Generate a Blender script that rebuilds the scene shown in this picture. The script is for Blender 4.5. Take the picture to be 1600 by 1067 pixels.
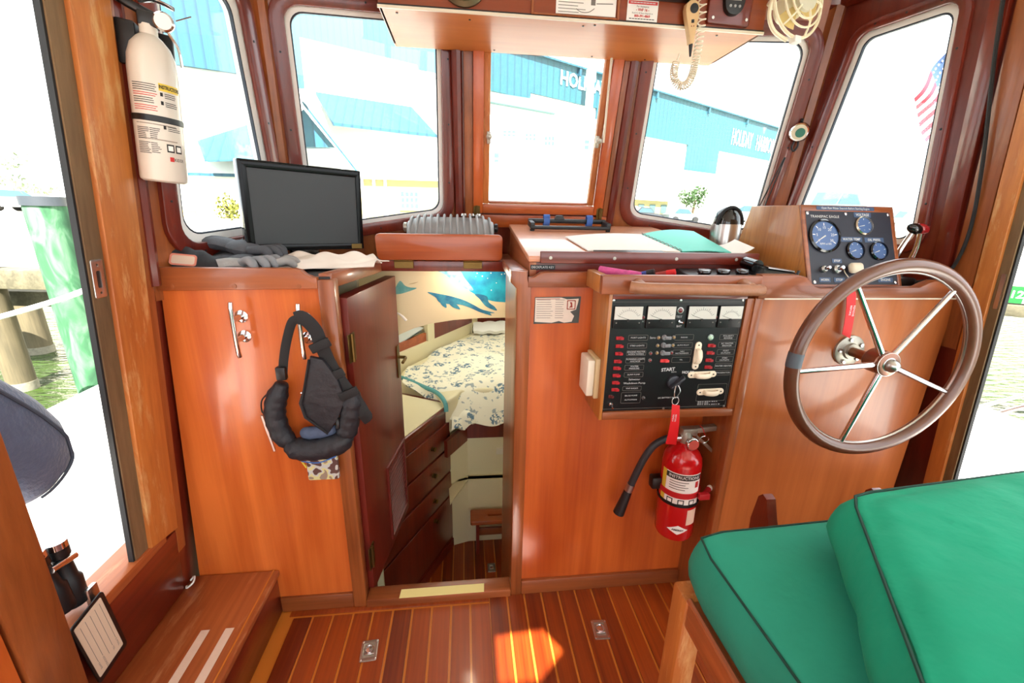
import bpy, bmesh, math, random
from mathutils import Vector, Matrix
random.seed(7)
for o in list(bpy.data.objects): bpy.data.objects.remove(o, do_unlink=True)
scene = bpy.context.scene
COL = scene.collection

# ---------------------------------------------------------------- camera, sky, sun, exposure
cam_data = bpy.data.cameras.new('camera')
cam_data.sensor_width = 36.0
cam_data.lens = 657.0 / 1600.0 * 36.0
cam_data.clip_start = 0.02
cam_data.clip_end = 500
camera = bpy.data.objects.new('camera', cam_data)
COL.objects.link(camera)
EYE = Vector((0.0, 0.0, 1.2193))
# world axes seen from the camera (image right, image down, forward)
RX = Vector((0.99405139, -0.01217377, 0.10822951))
RY = Vector((-0.10706357, -0.2915312, 0.95055087))
RZ = Vector((0.01998049, -0.95648385, -0.29110036))
cr = Vector((RX[0], RY[0], RZ[0])); cd = Vector((RX[1], RY[1], RZ[1])); cf_ = Vector((RX[2], RY[2], RZ[2]))
camera.matrix_world = Matrix(((cr[0], -cd[0], -cf_[0], EYE[0]), (cr[1], -cd[1], -cf_[1], EYE[1]),
                              (cr[2], -cd[2], -cf_[2], EYE[2]), (0, 0, 0, 1)))
scene.camera = camera

world = bpy.data.worlds.new('sky'); scene.world = world; world.use_nodes = True
wn = world.node_tree; wn.nodes.clear()
wo = wn.nodes.new('ShaderNodeOutputWorld'); wb = wn.nodes.new('ShaderNodeBackground')
wb.inputs[0].default_value = (0.93, 0.97, 1.0, 1); wb.inputs[1].default_value = 2.2
wn.links.new(wb.outputs[0], wo.inputs[0])

sun_data = bpy.data.lights.new('sun', 'SUN'); sun_data.energy = 20.0; sun_data.angle = 0.009
sun_data.color = (1.0, 0.95, 0.86)
sun = bpy.data.objects.new('sun', sun_data); COL.objects.link(sun)
SUN_TO = Vector((0.0, -0.64, 0.77)).normalized()      # direction towards the sun
sun.rotation_euler = SUN_TO.to_track_quat('Z', 'Y').to_euler()
sun.location = (6, -6, 9)

vs = scene.view_settings
vs.view_transform = 'Standard'; vs.look = 'None'; vs.exposure = 0.85; vs.gamma = 1.0; vs.use_curve_mapping = False

# ---------------------------------------------------------------- materials
def lin(r, g, b):
    f = lambda c: (c / 255 / 12.92) if c / 255 <= 0.04045 else ((c / 255 + 0.055) / 1.055) ** 2.4
    return (f(r), f(g), f(b), 1)
MATS = {}
def mat(name, col, rough=0.5, metal=0.0, coat=0.0, var=0.0, vscale=8.0, bump=0.0, bscale=60.0, trans=0.0, sheen=0.0, emit=0.0):
    m = bpy.data.materials.new(name); m.use_nodes = True; MATS[name] = m
    nt = m.node_tree; p = nt.nodes['Principled BSDF']
    p.inputs['Base Color'].default_value = col; p.inputs['Roughness'].default_value = rough
    p.inputs['Metallic'].default_value = metal; p.inputs['Coat Weight'].default_value = coat
    p.inputs['Coat Roughness'].default_value = 0.12
    p.inputs['Sheen Weight'].default_value = sheen
    p.inputs['Transmission Weight'].default_value = trans
    if emit: p.inputs['Emission Color'].default_value = col; p.inputs['Emission Strength'].default_value = emit
    tc = nt.nodes.new('ShaderNodeTexCoord')
    n = nt.nodes.new('ShaderNodeTexNoise'); n.inputs['Scale'].default_value = vscale; n.inputs['Detail'].default_value = 5
    nt.links.new(tc.outputs['Object'], n.inputs['Vector'])
    if var > 0:
        mx = nt.nodes.new('ShaderNodeMix'); mx.data_type = 'RGBA'
        mx.inputs[6].default_value = tuple(c * (1 - var) for c in col[:3]) + (1,)
        mx.inputs[7].default_value = tuple(min(1, c * (1 + var)) for c in col[:3]) + (1,)
        nt.links.new(n.outputs['Fac'], mx.inputs[0]); nt.links.new(mx.outputs[2], p.inputs['Base Color'])
    if bump > 0:
        n2 = nt.nodes.new('ShaderNodeTexNoise'); n2.inputs['Scale'].default_value = bscale; n2.inputs['Detail'].default_value = 4
        nt.links.new(tc.outputs['Object'], n2.inputs['Vector'])
        b = nt.nodes.new('ShaderNodeBump'); b.inputs['Strength'].default_value = bump; b.inputs['Distance'].default_value = 0.01
        nt.links.new(n2.outputs['Fac'], b.inputs['Height']); nt.links.new(b.outputs[0], p.inputs['Normal'])
    return m
def wood(name, c1, c2, axis='z', across=55.0, along=1.6, rough=0.28, coat=0.35, wear=None, wear_amt=0.0, per_obj=0.0, streak=0.5):
    """varnished timber: grain runs along one axis, broad blotches, optional bare worn patches"""
    m = bpy.data.materials.new(name); m.use_nodes = True; MATS[name] = m
    nt = m.node_tree; L = nt.links; p = nt.nodes['Principled BSDF']
    p.inputs['Roughness'].default_value = rough; p.inputs['Coat Weight'].default_value = coat; p.inputs['Coat Roughness'].default_value = 0.1
    tc = nt.nodes.new('ShaderNodeTexCoord'); mp = nt.nodes.new('ShaderNodeMapping')
    mp.inputs['Scale'].default_value = tuple(along if a == axis else across for a in 'xyz')
    L.new(tc.outputs['Object'], mp.inputs['Vector'])
    n = nt.nodes.new('ShaderNodeTexNoise'); n.inputs['Scale'].default_value = 1.0; n.inputs['Detail'].default_value = 7; n.inputs['Roughness'].default_value = 0.65
    n.inputs['Distortion'].default_value = 0.25
    L.new(mp.outputs[0], n.inputs['Vector'])
    oi = nt.nodes.new('ShaderNodeObjectInfo')
    mp2 = nt.nodes.new('ShaderNodeMapping'); mp2.inputs['Scale'].default_value = tuple(1.1 if a == axis else 4.5 for a in 'xyz')
    L.new(tc.outputs['Object'], mp2.inputs['Vector'])
    n2 = nt.nodes.new('ShaderNodeTexNoise'); n2.inputs['Scale'].default_value = 1.6; n2.inputs['Detail'].default_value = 3
    L.new(mp2.outputs[0], n2.inputs['Vector'])
    ma = nt.nodes.new('ShaderNodeMath'); ma.operation = 'MULTIPLY_ADD'; ma.inputs[1].default_value = streak; 
    L.new(n.outputs['Fac'], ma.inputs[0])
    mb = nt.nodes.new('ShaderNodeMath'); mb.operation = 'MULTIPLY'; mb.inputs[1].default_value = 1 - streak
    L.new(n2.outputs['Fac'], mb.inputs[0]); L.new(mb.outputs[0], ma.inputs[2])
    md = nt.nodes.new('ShaderNodeMath'); md.operation = 'MULTIPLY_ADD'; md.inputs[1].default_value = per_obj
    L.new(oi.outputs['Random'], md.inputs[0]); L.new(ma.outputs[0], md.inputs[2])
    rp = nt.nodes.new('ShaderNodeValToRGB'); cr_ = rp.color_ramp
    cr_.elements[0].position = 0.34 + per_obj * 0.3; cr_.elements[0].color = c1
    cr_.elements[1].position = 0.64 + per_obj * 0.7; cr_.elements[1].color = c2
    L.new(md.outputs[0], rp.inputs[0])
    out = rp.outputs[0]
    if wear:
        n3 = nt.nodes.new('ShaderNodeTexNoise'); n3.inputs['Scale'].default_value = 9.0; n3.inputs['Detail'].default_value = 8; n3.inputs['Roughness'].default_value = 0.7
        mp3 = nt.nodes.new('ShaderNodeMapping'); mp3.inputs['Scale'].default_value = tuple(0.4 if a == axis else 2.2 for a in 'xyz')
        L.new(tc.outputs['Object'], mp3.inputs['Vector']); L.new(mp3.outputs[0], n3.inputs['Vector'])
        r3 = nt.nodes.new('ShaderNodeValToRGB'); r3.color_ramp.elements[0].position = 0.62 - wear_amt * 0.3; r3.color_ramp.elements[1].position = 0.78 - wear_amt * 0.3
        L.new(n3.outputs['Fac'], r3.inputs[0])
        mx = nt.nodes.new('ShaderNodeMix'); mx.data_type = 'RGBA'; mx.inputs[7].default_value = wear
        L.new(r3.outputs[0], mx.inputs[0]); L.new(out, mx.inputs[6]); out = mx.outputs[2]
    L.new(out, p.inputs['Base Color'])
    b = nt.nodes.new('ShaderNodeBump'); b.inputs['Strength'].default_value = 0.08; b.inputs['Distance'].default_value = 0.004
    L.new(n.outputs['Fac'], b.inputs['Height']); L.new(b.outputs[0], p.inputs['Normal'])
    return m
def glassy(name, tint, gloss=0.06):
    """thin window pane: mostly see-through with a faint mirror-like sheen"""
    m = bpy.data.materials.new(name); m.use_nodes = True; MATS[name] = m
    nt = m.node_tree; nt.nodes.clear(); L = nt.links
    o = nt.nodes.new('ShaderNodeOutputMaterial'); mx = nt.nodes.new('ShaderNodeMixShader')
    t = nt.nodes.new('ShaderNodeBsdfTransparent'); t.inputs[0].default_value = tint
    g = nt.nodes.new('ShaderNodeBsdfGlossy'); g.inputs['Roughness'].default_value = 0.02
    mx.inputs[0].default_value = gloss
    L.new(t.outputs[0], mx.inputs[1]); L.new(g.outputs[0], mx.inputs[2]); L.new(mx.outputs[0], o.inputs[0])
    return m

M_PANEL = wood('varnished_panel', lin(164, 66, 20), lin(208, 104, 42), 'z', 26, 0.9, 0.3, 0.35)
M_LOCKER = wood('locker_panel', lin(180, 78, 26), lin(220, 118, 52), 'z', 26, 0.9, 0.3, 0.35)
M_PANELX = wood('varnished_panel_x', lin(146, 62, 22), lin(190, 96, 42), 'x', 40, 1.2, 0.32, 0.3)
M_TRIM = wood('trim_teak', lin(116, 58, 25), lin(168, 94, 46), 'z', 60, 2, 0.35, 0.25)
M_TRIMX = wood('trim_teak_x', lin(110, 54, 25), lin(162, 88, 44), 'x', 60, 2, 0.35, 0.25)
M_TRIMY = wood('trim_teak_y', lin(110, 54, 25), lin(162, 88, 44), 'y', 60, 2, 0.35, 0.25)
M_RED = wood('mahogany', lin(84, 22, 14), lin(122, 42, 24), 'z', 55, 1.5, 0.28, 0.4)
M_REDX = wood('mahogany_x', lin(84, 22, 14), lin(122, 42, 24), 'x', 55, 1.5, 0.28, 0.4)
M_REDY = wood('mahogany_y', lin(84, 22, 14), lin(122, 42, 24), 'y', 55, 1.5, 0.28, 0.4)
M_DOOR = wood('door_mahogany', lin(94, 21, 12), lin(116, 34, 20), 'z', 40, 1.2, 0.38, 0.12)
M_WORN = wood('worn_teak', lin(164, 88, 34), lin(206, 128, 58), 'z', 60, 2, 0.5, 0.1, wear=lin(222, 178, 118), wear_amt=0.3)
M_WORNY = wood('worn_teak_y', lin(140, 68, 34), lin(184, 104, 56), 'y', 60, 2, 0.42, 0.15, wear=lin(204, 146, 100), wear_amt=0.2)
M_WORNX = wood('worn_teak_x', lin(120, 52, 24), lin(168, 86, 42), 'x', 60, 2, 0.42, 0.15, wear=lin(205, 150, 100), wear_amt=0.2)
M_GREYW = wood('weathered_teak', lin(92, 70, 44), lin(132, 104, 70), 'z', 70, 2.5, 0.7, 0.0)
M_PLANK = wood('floor_teak', lin(104, 34, 8), lin(166, 72, 20), 'y', 75, 1.5, 0.34, 0.15, per_obj=0.28, streak=0.62)
M_HOLLY = mat('holly_strip', lin(202, 120, 44), 0.3, coat=0.3)
M_CONSOLE = wood('console_panel', lin(148, 76, 33), lin(188, 107, 53), 'z', 22, 1.0, 0.32, 0.3)
M_INSTR = wood('oak_box', lin(150, 88, 34), lin(196, 128, 60), 'z', 70, 4, 0.38, 0.3, wear=lin(118, 70, 34), wear_amt=0.1)
M_BLACK = mat('black_plastic', lin(20, 20, 22), 0.4)
M_BLACKG = mat('gloss_black', lin(10, 11, 13), 0.12, coat=0.5)
M_RUBBER = mat('rubber', lin(26, 26, 28), 0.7)
M_CHROME = mat('chrome', lin(222, 222, 224), 0.12, 1.0)
M_STEEL = mat('brushed_steel', lin(190, 188, 184), 0.28, 1.0)
M_ALU = mat('cast_alloy', lin(176, 172, 160), 0.45, 0.8, var=0.1)
M_BRASS = mat('brass', lin(116, 94, 54), 0.45, 1.0, var=0.2, vscale=40)
M_WHITE = mat('white_paint', lin(238, 238, 234), 0.45)
M_PAPER = mat('paper', lin(240, 238, 232), 0.8)
M_CREAM = mat('cream_paint', lin(226, 214, 176), 0.5, var=0.04, vscale=3)
M_CREAMP = mat('cream_plastic', lin(228, 218, 196), 0.4)
M_REDP = mat('red_paint', lin(196, 16, 22), 0.2, coat=0.6)
M_REDT = mat('red_tag', lin(214, 18, 24), 0.55)
M_YEL = mat('yellow_print', lin(226, 196, 60), 0.5)
M_GREYP = mat('grey_plastic', lin(150, 152, 152), 0.42, var=0.05)
M_INK = mat('black_print', lin(28, 26, 26), 0.6)
M_GREYINK = mat('grey_print', lin(118, 112, 106), 0.6)
M_REDINK = mat('red_print', lin(196, 40, 36), 0.6)
M_WINK = mat('white_print', lin(220, 222, 220), 0.6)
M_GREEN = mat('green_canvas', lin(34, 148, 122), 0.9, var=0.2, vscale=4, bump=0.8, bscale=9)
M_SEAM = mat('dark_green_thread', lin(10, 62, 50), 0.8)
M_GASK = mat('gasket', lin(44, 50, 64), 0.6)
M_LID = wood('lid_worn', lin(196, 124, 88), lin(226, 168, 132), 'x', 30, 1.2, 0.3, 0.4)
M_GLASS = glassy('window_glass', (0.97, 1.0, 1.0, 1), 0.05)
M_SASHG = glassy('sash_glass', (0.93, 0.97, 0.98, 1), 0.06)

# ---------------------------------------------------------------- mesh helpers
def frame(o, xd, yd):
    x = Vector(xd).normalized(); y = Vector(yd); y = (y - x * y.dot(x)).normalized(); z = x.cross(y); o = Vector(o)
    return Matrix(((x[0], y[0], z[0], o[0]), (x[1], y[1], z[1], o[1]), (x[2], y[2], z[2], o[2]), (0, 0, 0, 1)))
def front(x, y, z):      # a frame on an aft-facing surface: local x right, y up, z towards the wheelhouse
    return frame((x, y, z), (1, 0, 0), (0, 0, 1))
I4 = Matrix.Identity(4)
def rrect(x0, x1, y0, y1, r, n=5):
    if r <= 0: return [(x0, y0), (x1, y0), (x1, y1), (x0, y1)]
    pts = []
    for cx, cy, a in ((x1 - r, y0 + r, -90), (x1 - r, y1 - r, 0), (x0 + r, y1 - r, 90), (x0 + r, y0 + r, 180)):
        for k in range(n + 1):
            t = math.radians(a + 90 * k / n); pts.append((cx + r * math.cos(t), cy + r * math.sin(t)))
    return pts
def rquad(q, r, n=6):
    """quadrilateral (counter-clockwise) with rounded corners"""
    out = []; N = len(q)
    for i in range(N):
        p = Vector(q[i]); a = (Vector(q[i - 1]) - p).normalized(); b = (Vector(q[(i + 1) % N]) - p).normalized()
        ang = a.angle(b); d = r / math.tan(ang / 2); s = p + a * d; e = p + b * d
        c = p + (a + b).normalized() * (r / math.sin(ang / 2))
        a0 = math.atan2(s[1] - c[1], s[0] - c[0]); a1 = math.atan2(e[1] - c[1], e[0] - c[0])
        da = (a1 - a0 + math.pi) % (2 * math.pi) - math.pi
        for k in range(n + 1):
            t = a0 + da * k / n; out.append((c[0] + r * math.cos(t), c[1] + r * math.sin(t)))
    return out
def offset(q, d):
    """move every side of a convex counter-clockwise polygon outwards by d"""
    N = len(q); out = []
    for i in range(N):
        p = Vector(q[i]); a = (p - Vector(q[i - 1])).normalized(); b = (Vector(q[(i + 1) % N]) - p).normalized()
        na = Vector((a[1], -a[0])); nb = Vector((b[1], -b[0])); m_ = (na + nb); m_ = m_ / (m_.dot(na)) if m_.length > 1e-6 else na
        out.append((p[0] + m_[0] * d, p[1] + m_[1] * d))
    return out
def circ(cx, cy, r, n=20, ry=None):
    return [(cx + r * math.cos(2 * math.pi * k / n), cy + (ry or r) * math.sin(2 * math.pi * k / n)) for k in range(n)]
def spline(pts, n=8, closed=False):
    P = [Vector(p) for p in pts]; out = []; N = len(P)
    for i in range(N if closed else N - 1):
        p0 = P[i - 1] if (i > 0 or closed) else P[0]; p1 = P[i]; p2 = P[(i + 1) % N]
        p3 = P[(i + 2) % N] if (closed or i + 2 < N) else P[-1]
        for k in range(n):
            t = k / n
            out.append(0.5 * ((2 * p1) + (p2 - p0) * t + (2 * p0 - 5 * p1 + 4 * p2 - p3) * t * t + (3 * p1 - p0 - 3 * p2 + p3) * t ** 3))
    if not closed: out.append(P[-1])
    return out
class MB:
    def __init__(s, M=None): s.bm = bmesh.new(); s.M = M or I4
    def _merge(s, b, M=None):
        me = bpy.data.meshes.new('t'); b.to_mesh(me); b.free()
        me.transform(s.M @ (M or I4)); s.bm.from_mesh(me); bpy.data.meshes.remove(me); return s
    def box(s, x0, x1, y0, y1, z0, z1, bev=0.0, seg=2, M=None):
        b = bmesh.new(); bmesh.ops.create_cube(b, size=1)
        for v in b.verts: v.co = Vector(((x0 + x1) / 2 + v.co[0] * (x1 - x0), (y0 + y1) / 2 + v.co[1] * (y1 - y0), (z0 + z1) / 2 + v.co[2] * (z1 - z0)))
        if bev > 0: bmesh.ops.bevel(b, geom=b.edges[:], offset=bev, segments=seg, profile=0.5, affect='EDGES')
        return s._merge(b, M)
    def hexa(s, p, bev=0.0, M=None):
        """eight corners: four of the bottom, four of the top, same order"""
        b = bmesh.new(); v = [b.verts.new(q) for q in p]
        for f in ((3, 2, 1, 0), (4, 5, 6, 7), (0, 1, 5, 4), (1, 2, 6, 5), (2, 3, 7, 6), (3, 0, 4, 7)): b.faces.new([v[i] for i in f])
        bmesh.ops.recalc_face_normals(b, faces=b.faces[:])
        if bev > 0: bmesh.ops.bevel(b, geom=b.edges[:], offset=bev, segments=2, profile=0.5, affect='EDGES')
        return s._merge(b, M)
    def plate(s, outer, z0, z1, holes=(), bev=0.0, M=None):
        """flat plate in local xy with holes, from z0 to z1"""
        b = bmesh.new(); edges = []
        for loop in (outer,) + tuple(holes):
            vs_ = [b.verts.new((p[0], p[1], z0)) for p in loop]
            for i in range(len(vs_)): edges.append(b.edges.new((vs_[i], vs_[(i + 1) % len(vs_)])))
        if holes: bmesh.ops.triangle_fill(b, edges=edges, use_beauty=True)
        else: b.faces.new([e.verts[0] for e in edges])
        r = bmesh.ops.extrude_face_region(b, geom=b.faces[:])
        for v in r['geom']:
            if isinstance(v, bmesh.types.BMVert): v.co[2] = z1
        bmesh.ops.recalc_face_normals(b, faces=b.faces[:])
        if bev > 0:
            top = [e for e in b.edges if all(abs(v.co[2] - z1) < 1e-7 for v in e.verts) and len(e.link_faces) == 2 and abs(e.link_faces[0].normal.dot(e.link_faces[1].normal)) < 0.5]
            bmesh.ops.bevel(b, geom=top, offset=bev, segments=2, profile=0.5, affect='EDGES')
        return s._merge(b, M)
    def tube(s, pts, r, seg=8, closed=False, M=None, flat=None):
        """swept round (or oval: flat = (width factor, height factor, up)) section; r may be a list"""
        P = [Vector(p) for p in pts]; N = len(P); b = bmesh.new(); rings = []
        up = Vector((0, 0, 1)); prev = None
        for i in range(N):
            a = P[(i + 1) % N] if (closed or i < N - 1) else P[i]; c = P[i - 1] if (closed or i > 0) else P[i]
            t = (a - c).normalized()
            if flat: n_ = Vector(flat[2]) - t * Vector(flat[2]).dot(t)
            else:
                if prev is None:
                    n_ = up - t * up.dot(t)
                    if n_.length < 1e-3: n_ = Vector((1, 0, 0)) - t * t[0]
                else: n_ = prev - t * prev.dot(t)
            n_.normalize(); prev = n_; q = t.cross(n_); rr = r[i] if isinstance(r, (list, tuple)) else r
            fw, fh = (flat[0], flat[1]) if flat else (1, 1)
            rings.append([b.verts.new(P[i] + q * (rr * fw * math.cos(2 * math.pi * k / seg)) + n_ * (rr * fh * math.sin(2 * math.pi * k / seg))) for k in range(seg)])
        for i in range(N if closed else N - 1):
            A, B = rings[i], rings[(i + 1) % N]
            for k in range(seg): b.faces.new((A[k], A[(k + 1) % seg], B[(k + 1) % seg], B[k]))
        if not closed: b.faces.new(rings[0][::-1]); b.faces.new(rings[-1])
        bmesh.ops.recalc_face_normals(b, faces=b.faces[:])
        return s._merge(b, M)
    def lathe(s, prof, seg=24, M=None):
        """profile of (radius, height) turned about local z"""
        b = bmesh.new(); rings = []
        for r, h in prof: rings.append([b.verts.new((r * math.cos(2 * math.pi * k / seg), r * math.sin(2 * math.pi * k / seg), h)) for k in range(seg)])
        for A, B in zip(rings, rings[1:]):
            for k in range(seg): b.faces.new((A[k], A[(k + 1) % seg], B[(k + 1) % seg], B[k]))
        b.faces.new(rings[0][::-1]); b.faces.new(rings[-1])
        bmesh.ops.recalc_face_normals(b, faces=b.faces[:])
        return s._merge(b, M)
    def ball(s, c, r, seg=12, sc=(1, 1, 1), M=None):
        b = bmesh.new(); bmesh.ops.create_uvsphere(b, u_segments=seg, v_segments=max(6, seg // 2), radius=r)
        for v in b.verts: v.co = Vector(c) + Vector((v.co[0] * sc[0], v.co[1] * sc[1], v.co[2] * sc[2]))
        return s._merge(b, M)
    def grid(s, fn, nu, nv, thick=0.0, M=None):
        """surface sampled from fn(u, v) with u, v in 0..1, given a thickness along -normal"""
        b = bmesh.new(); V_ = [[b.verts.new(fn(i / nu, j / nv)) for j in range(nv + 1)] for i in range(nu + 1)]
        for i in range(nu):
            for j in range(nv): b.faces.new((V_[i][j], V_[i + 1][j], V_[i + 1][j + 1], V_[i][j + 1]))
        if thick:
            bmesh.ops.recalc_face_normals(b, faces=b.faces[:])
            bmesh.ops.solidify(b, geom=b.faces[:], thickness=thick)
        return s._merge(b, M)
    def text(s, body, x, y, size, M=None, align='LEFT', z=0.0004, sx=1.0, bold=0.0, rot=0.0):
        cu = bpy.data.curves.new('t', 'FONT'); cu.body = body; cu.size = size; cu.align_x = align; cu.align_y = 'CENTER'
        cu.resolution_u = 2; cu.offset = bold
        ob = bpy.data.objects.new('t', cu); me = bpy.data.meshes.new_from_object(ob)
        me.transform((s.M @ (M or I4)) @ Matrix.Translation((x, y, z)) @ Matrix.Rotation(rot, 4, 'Z') @ Matrix.Diagonal((sx, 1, 1, 1)))
        s.bm.from_mesh(me); bpy.data.meshes.remove(me); bpy.data.objects.remove(ob); bpy.data.curves.remove(cu); return s
    def build(s, name, m, parent=None, smooth=40):
        me = bpy.data.meshes.new(name); s.bm.to_mesh(me); s.bm.free()
        if smooth:
            me.polygons.foreach_set('use_smooth', [True] * len(me.polygons)); me.set_sharp_from_angle(angle=math.radians(smooth))
        me.materials.append(m); o = bpy.data.objects.new(name, me); COL.objects.link(o)
        if parent is not None: adopt(o, parent)
        return o
def adopt(o, parent):
    o.parent = parent; o.matrix_parent_inverse = world_of(parent).inverted()
def world_of(o):
    m = o.matrix_basis.copy()
    if o.parent: m = world_of(o.parent) @ o.matrix_parent_inverse @ m
    return m
def tag(o, label, cat, group=None, kind=None):
    o['label'] = label
    if cat: o['category'] = cat
    if group: o['group'] = group
    if kind: o['kind'] = kind
    return o
def thing(name, label, cat, loc=(0, 0, 0), group=None, kind=None):
    o = bpy.data.objects.new(name, None); COL.objects.link(o); o.empty_display_size = 0.05; o.location = loc
    return tag(o, label, cat, group, kind)
def part(name, m, parent, M=None): 
    b = MB(M); b._n = (name, m, parent); return b
def copy_tree(o, parent=None, M=None):
    c = o.copy(); COL.objects.link(c)
    if parent is not None: c.parent = parent
    if M is not None: c.matrix_world = M
    for ch in o.children: copy_tree(ch, c)
    return c
def share(mesh_obj, name, parent, M=None):
    """another piece with the same mesh data, moved by M"""
    o = bpy.data.objects.new(name, mesh_obj.data); COL.objects.link(o)
    adopt(o, parent)
    if M is not None: o.matrix_basis = M
    return o
# ================================================================ the wheelhouse shell
# side walls lean inwards: port x = -0.84 + 0.097 z, starboard x = 1.394 - 0.097 z
XP = lambda z: -0.84 + 0.097 * z
XS = lambda z: 1.394 - 0.097 * z
WL = frame((-0.84, 0, 0), (0, 1, 0), (0.097, 0, 1))      # local: u = y, v = up the wall, z into the cabin
WR = frame((1.394, 0, 0), (0, -1, 0), (-0.097, 0, 1))    # local: u = -y

# ---- floor: holly-coloured bed, teak planks proud of it
fl = thing('floor', 'varnished teak sole with pale strips between the planks', None, (0.3, 0.4, 0), kind='structure')
MB().box(-0.60, 1.42, -0.5, 1.1, -0.05, -0.0035).build('strip_bed', M_HOLLY, fl)
xs_l = [0.064 - 0.0612 * k for k in range(12)]
xs_r = [0.067 + 0.0575 * k for k in range(24)]
for a, b_, y1 in [(xs_l[k + 1] + 0.0035, xs_l[k] - (0.0 if k == 0 else 0.0035), 1.066) for k in range(10)] + [(xs_r[k] + (0.0 if k == 0 else 0.0033), xs_r[k + 1] - 0.0033, 1.098) for k in range(23)]:
    MB().box(a, b_, -0.5, y1, -0.02, 0.0, 0.0006, 1).build('plank', M_PLANK, fl)
MB().box(-0.56, 0.064, 1.074, 1.1, -0.02, 0.0, 0.0006, 1).build('plank', M_PLANK, fl)
def lift_ring(x, y, z, label, rot=0.0):
    t = thing('lift_ring', label, 'hatch ring', (x, y, z), 'recessed lift rings in the soles')
    M = Matrix.Translation((x, y, z)) @ Matrix.Rotation(rot, 4, 'Z')
    b = MB(M); b.plate(rrect(-0.0235, 0.0235, -0.031, 0.031, 0.004), 0.0005, 0.0030, (rrect(-0.015, 0.015, -0.021, 0.021, 0.004),), 0.0006); b.build('plate', M_STEEL, t)
    b = MB(M); b.plate(rrect(-0.0150, 0.0150, -0.021, 0.021, 0.004), 0.0004, 0.0009); b.build('recess', M_ALU, t)
    b = MB(M); b.tube([(0.0115 * math.cos(a), 0.004 + 0.0115 * math.sin(a), 0.003) for a in [math.pi * 2 * k / 16 for k in range(16)]], 0.0018, 6, True)
    b.box(-0.014, 0.014, -0.012, -0.008, 0.0015, 0.004, 0.0008, 1); b.lathe([(0.001, 0.0008), (0.009, 0.001), (0.009, 0.0018), (0.001, 0.003)], 14, Matrix.Translation((0, 0.004, 0))); b.build('ring', M_CHROME, t)
    for sx in (-1, 1):
        for sy in (-1, 1): MB(M).lathe([(0.0028, 0.0025), (0.0028, 0.0036), (0.0012, 0.0042)], 8, Matrix.Translation((sx * 0.0192, sy * 0.0262, 0))).build('screw', M_CHROME, t)
lift_ring(-0.29, 0.94, 0.0, 'steel flush lift ring in the sole nearest the port step', 0.06)
lift_ring(0.399, 0.942, 0.0, 'steel flush lift ring in the sole below the red extinguisher', -0.05)

# ---- boarding step under the port door
st = thing('boarding_step', 'low wooden step with two white grip strips under the port doorway', 'step', (-0.7, 0.6, 0))
MB().box(-0.823, -0.578, -0.4, 1.098, 0.142, 0.160, 0.004).build('tread', M_WORNY, st)
MB().box(-0.606, -0.588, -0.4, 1.098, 0.0, 0.142, 0.002).build('riser', M_REDY, st)
MB().box(-0.596, -0.592, -0.4, 1.098, 0.1605, 0.162).build('edge_line', M_HOLLY, st)
for x in (-0.698, -0.638): MB().box(x, x + 0.022, 0.55, 0.912, 0.1602, 0.1612, 0.0004, 1).build('grip_strip', MATS.get('grip') or mat('grip', lin(226, 202, 182), 0.8, var=0.06, vscale=60), st)
eh = tag(part('x', None, None).tube(spline([(-0.815, 1.072, 0.168), (-0.806, 1.078, 0.176), (-0.80, 1.060, 0.172), (-0.812, 1.050, 0.164), (-0.818, 1.058, 0.163)], 5), 0.0028, 6).build('eye_hook', M_WHITE), 'small white bent hook in the inner corner of the boarding step', 'hook')

# ---- port wall, with the sliding doorway
wl = thing('wall_left', 'leaning port wall of the wheelhouse with its sliding doorway', None, (-0.8, 0.9, 0), kind='structure')
MB(WL).plate([(-0.5, 0.0), (1.5, 0.0), (1.5, 1.03), (1.075, 1.03), (1.075, 1.95), (-0.5, 1.95)], -0.008, 0.0, ([(-0.40, 0.40), (0.905, 0.40), (0.905, 1.86), (-0.40, 1.86)],)).build('panel', M_RED, wl)
MB(WL).plate([(0.905, 0.40), (0.944, 0.40), (0.944, 1.86), (0.905, 1.86)], -0.012, 0.006).build('door_stop', M_GREYW, wl)
MB(WL).box(0.900, 0.906, 0.40, 1.86, -0.008, 0.003).build('seal', M_RUBBER, wl)
MB(WL).plate([(0.944, 0.405), (1.040, 0.385), (1.040, 1.86), (0.944, 1.86)], 0.0, 0.016, (), 0.003).build('jamb_board', M_WORN, wl)
MB(WL).plate([(1.0405, 0.30), (1.070, 0.30), (1.070, 1.86), (1.0405, 1.86)], 0.0, 0.010, (), 0.002).build('jamb_trim', M_TRIM, wl)
MB(WL).box(-0.4, 1.0, 0.375, 0.405, -0.06, 0.012, 0.003).build('door_sill', M_WORNY, wl)
MB(WL).box(-0.4, 1.045, 0.165, 0.375, 0.0, 0.008, 0.002).build('sill_face', M_REDY, wl)
b = MB(WL); b.plate(rrect(0.909, 0.937, 1.046, 1.122, 0.003), 0.006, 0.0085, (rrect(0.918, 0.928, 1.066, 1.100, 0.003), circ(0.923, 1.112, 0.0025, 8), circ(0.923, 1.056, 0.0025, 8)), 0.0005)
lp = tag(b.build('latch_plate', M_STEEL), 'bright steel strike plate on the port door jamb', 'strike plate')
MB(WL).plate(rrect(0.918, 0.928, 1.066, 1.100, 0.003), 0.0055, 0.0062).build('latch_slot', M_BLACK, lp)

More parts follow.
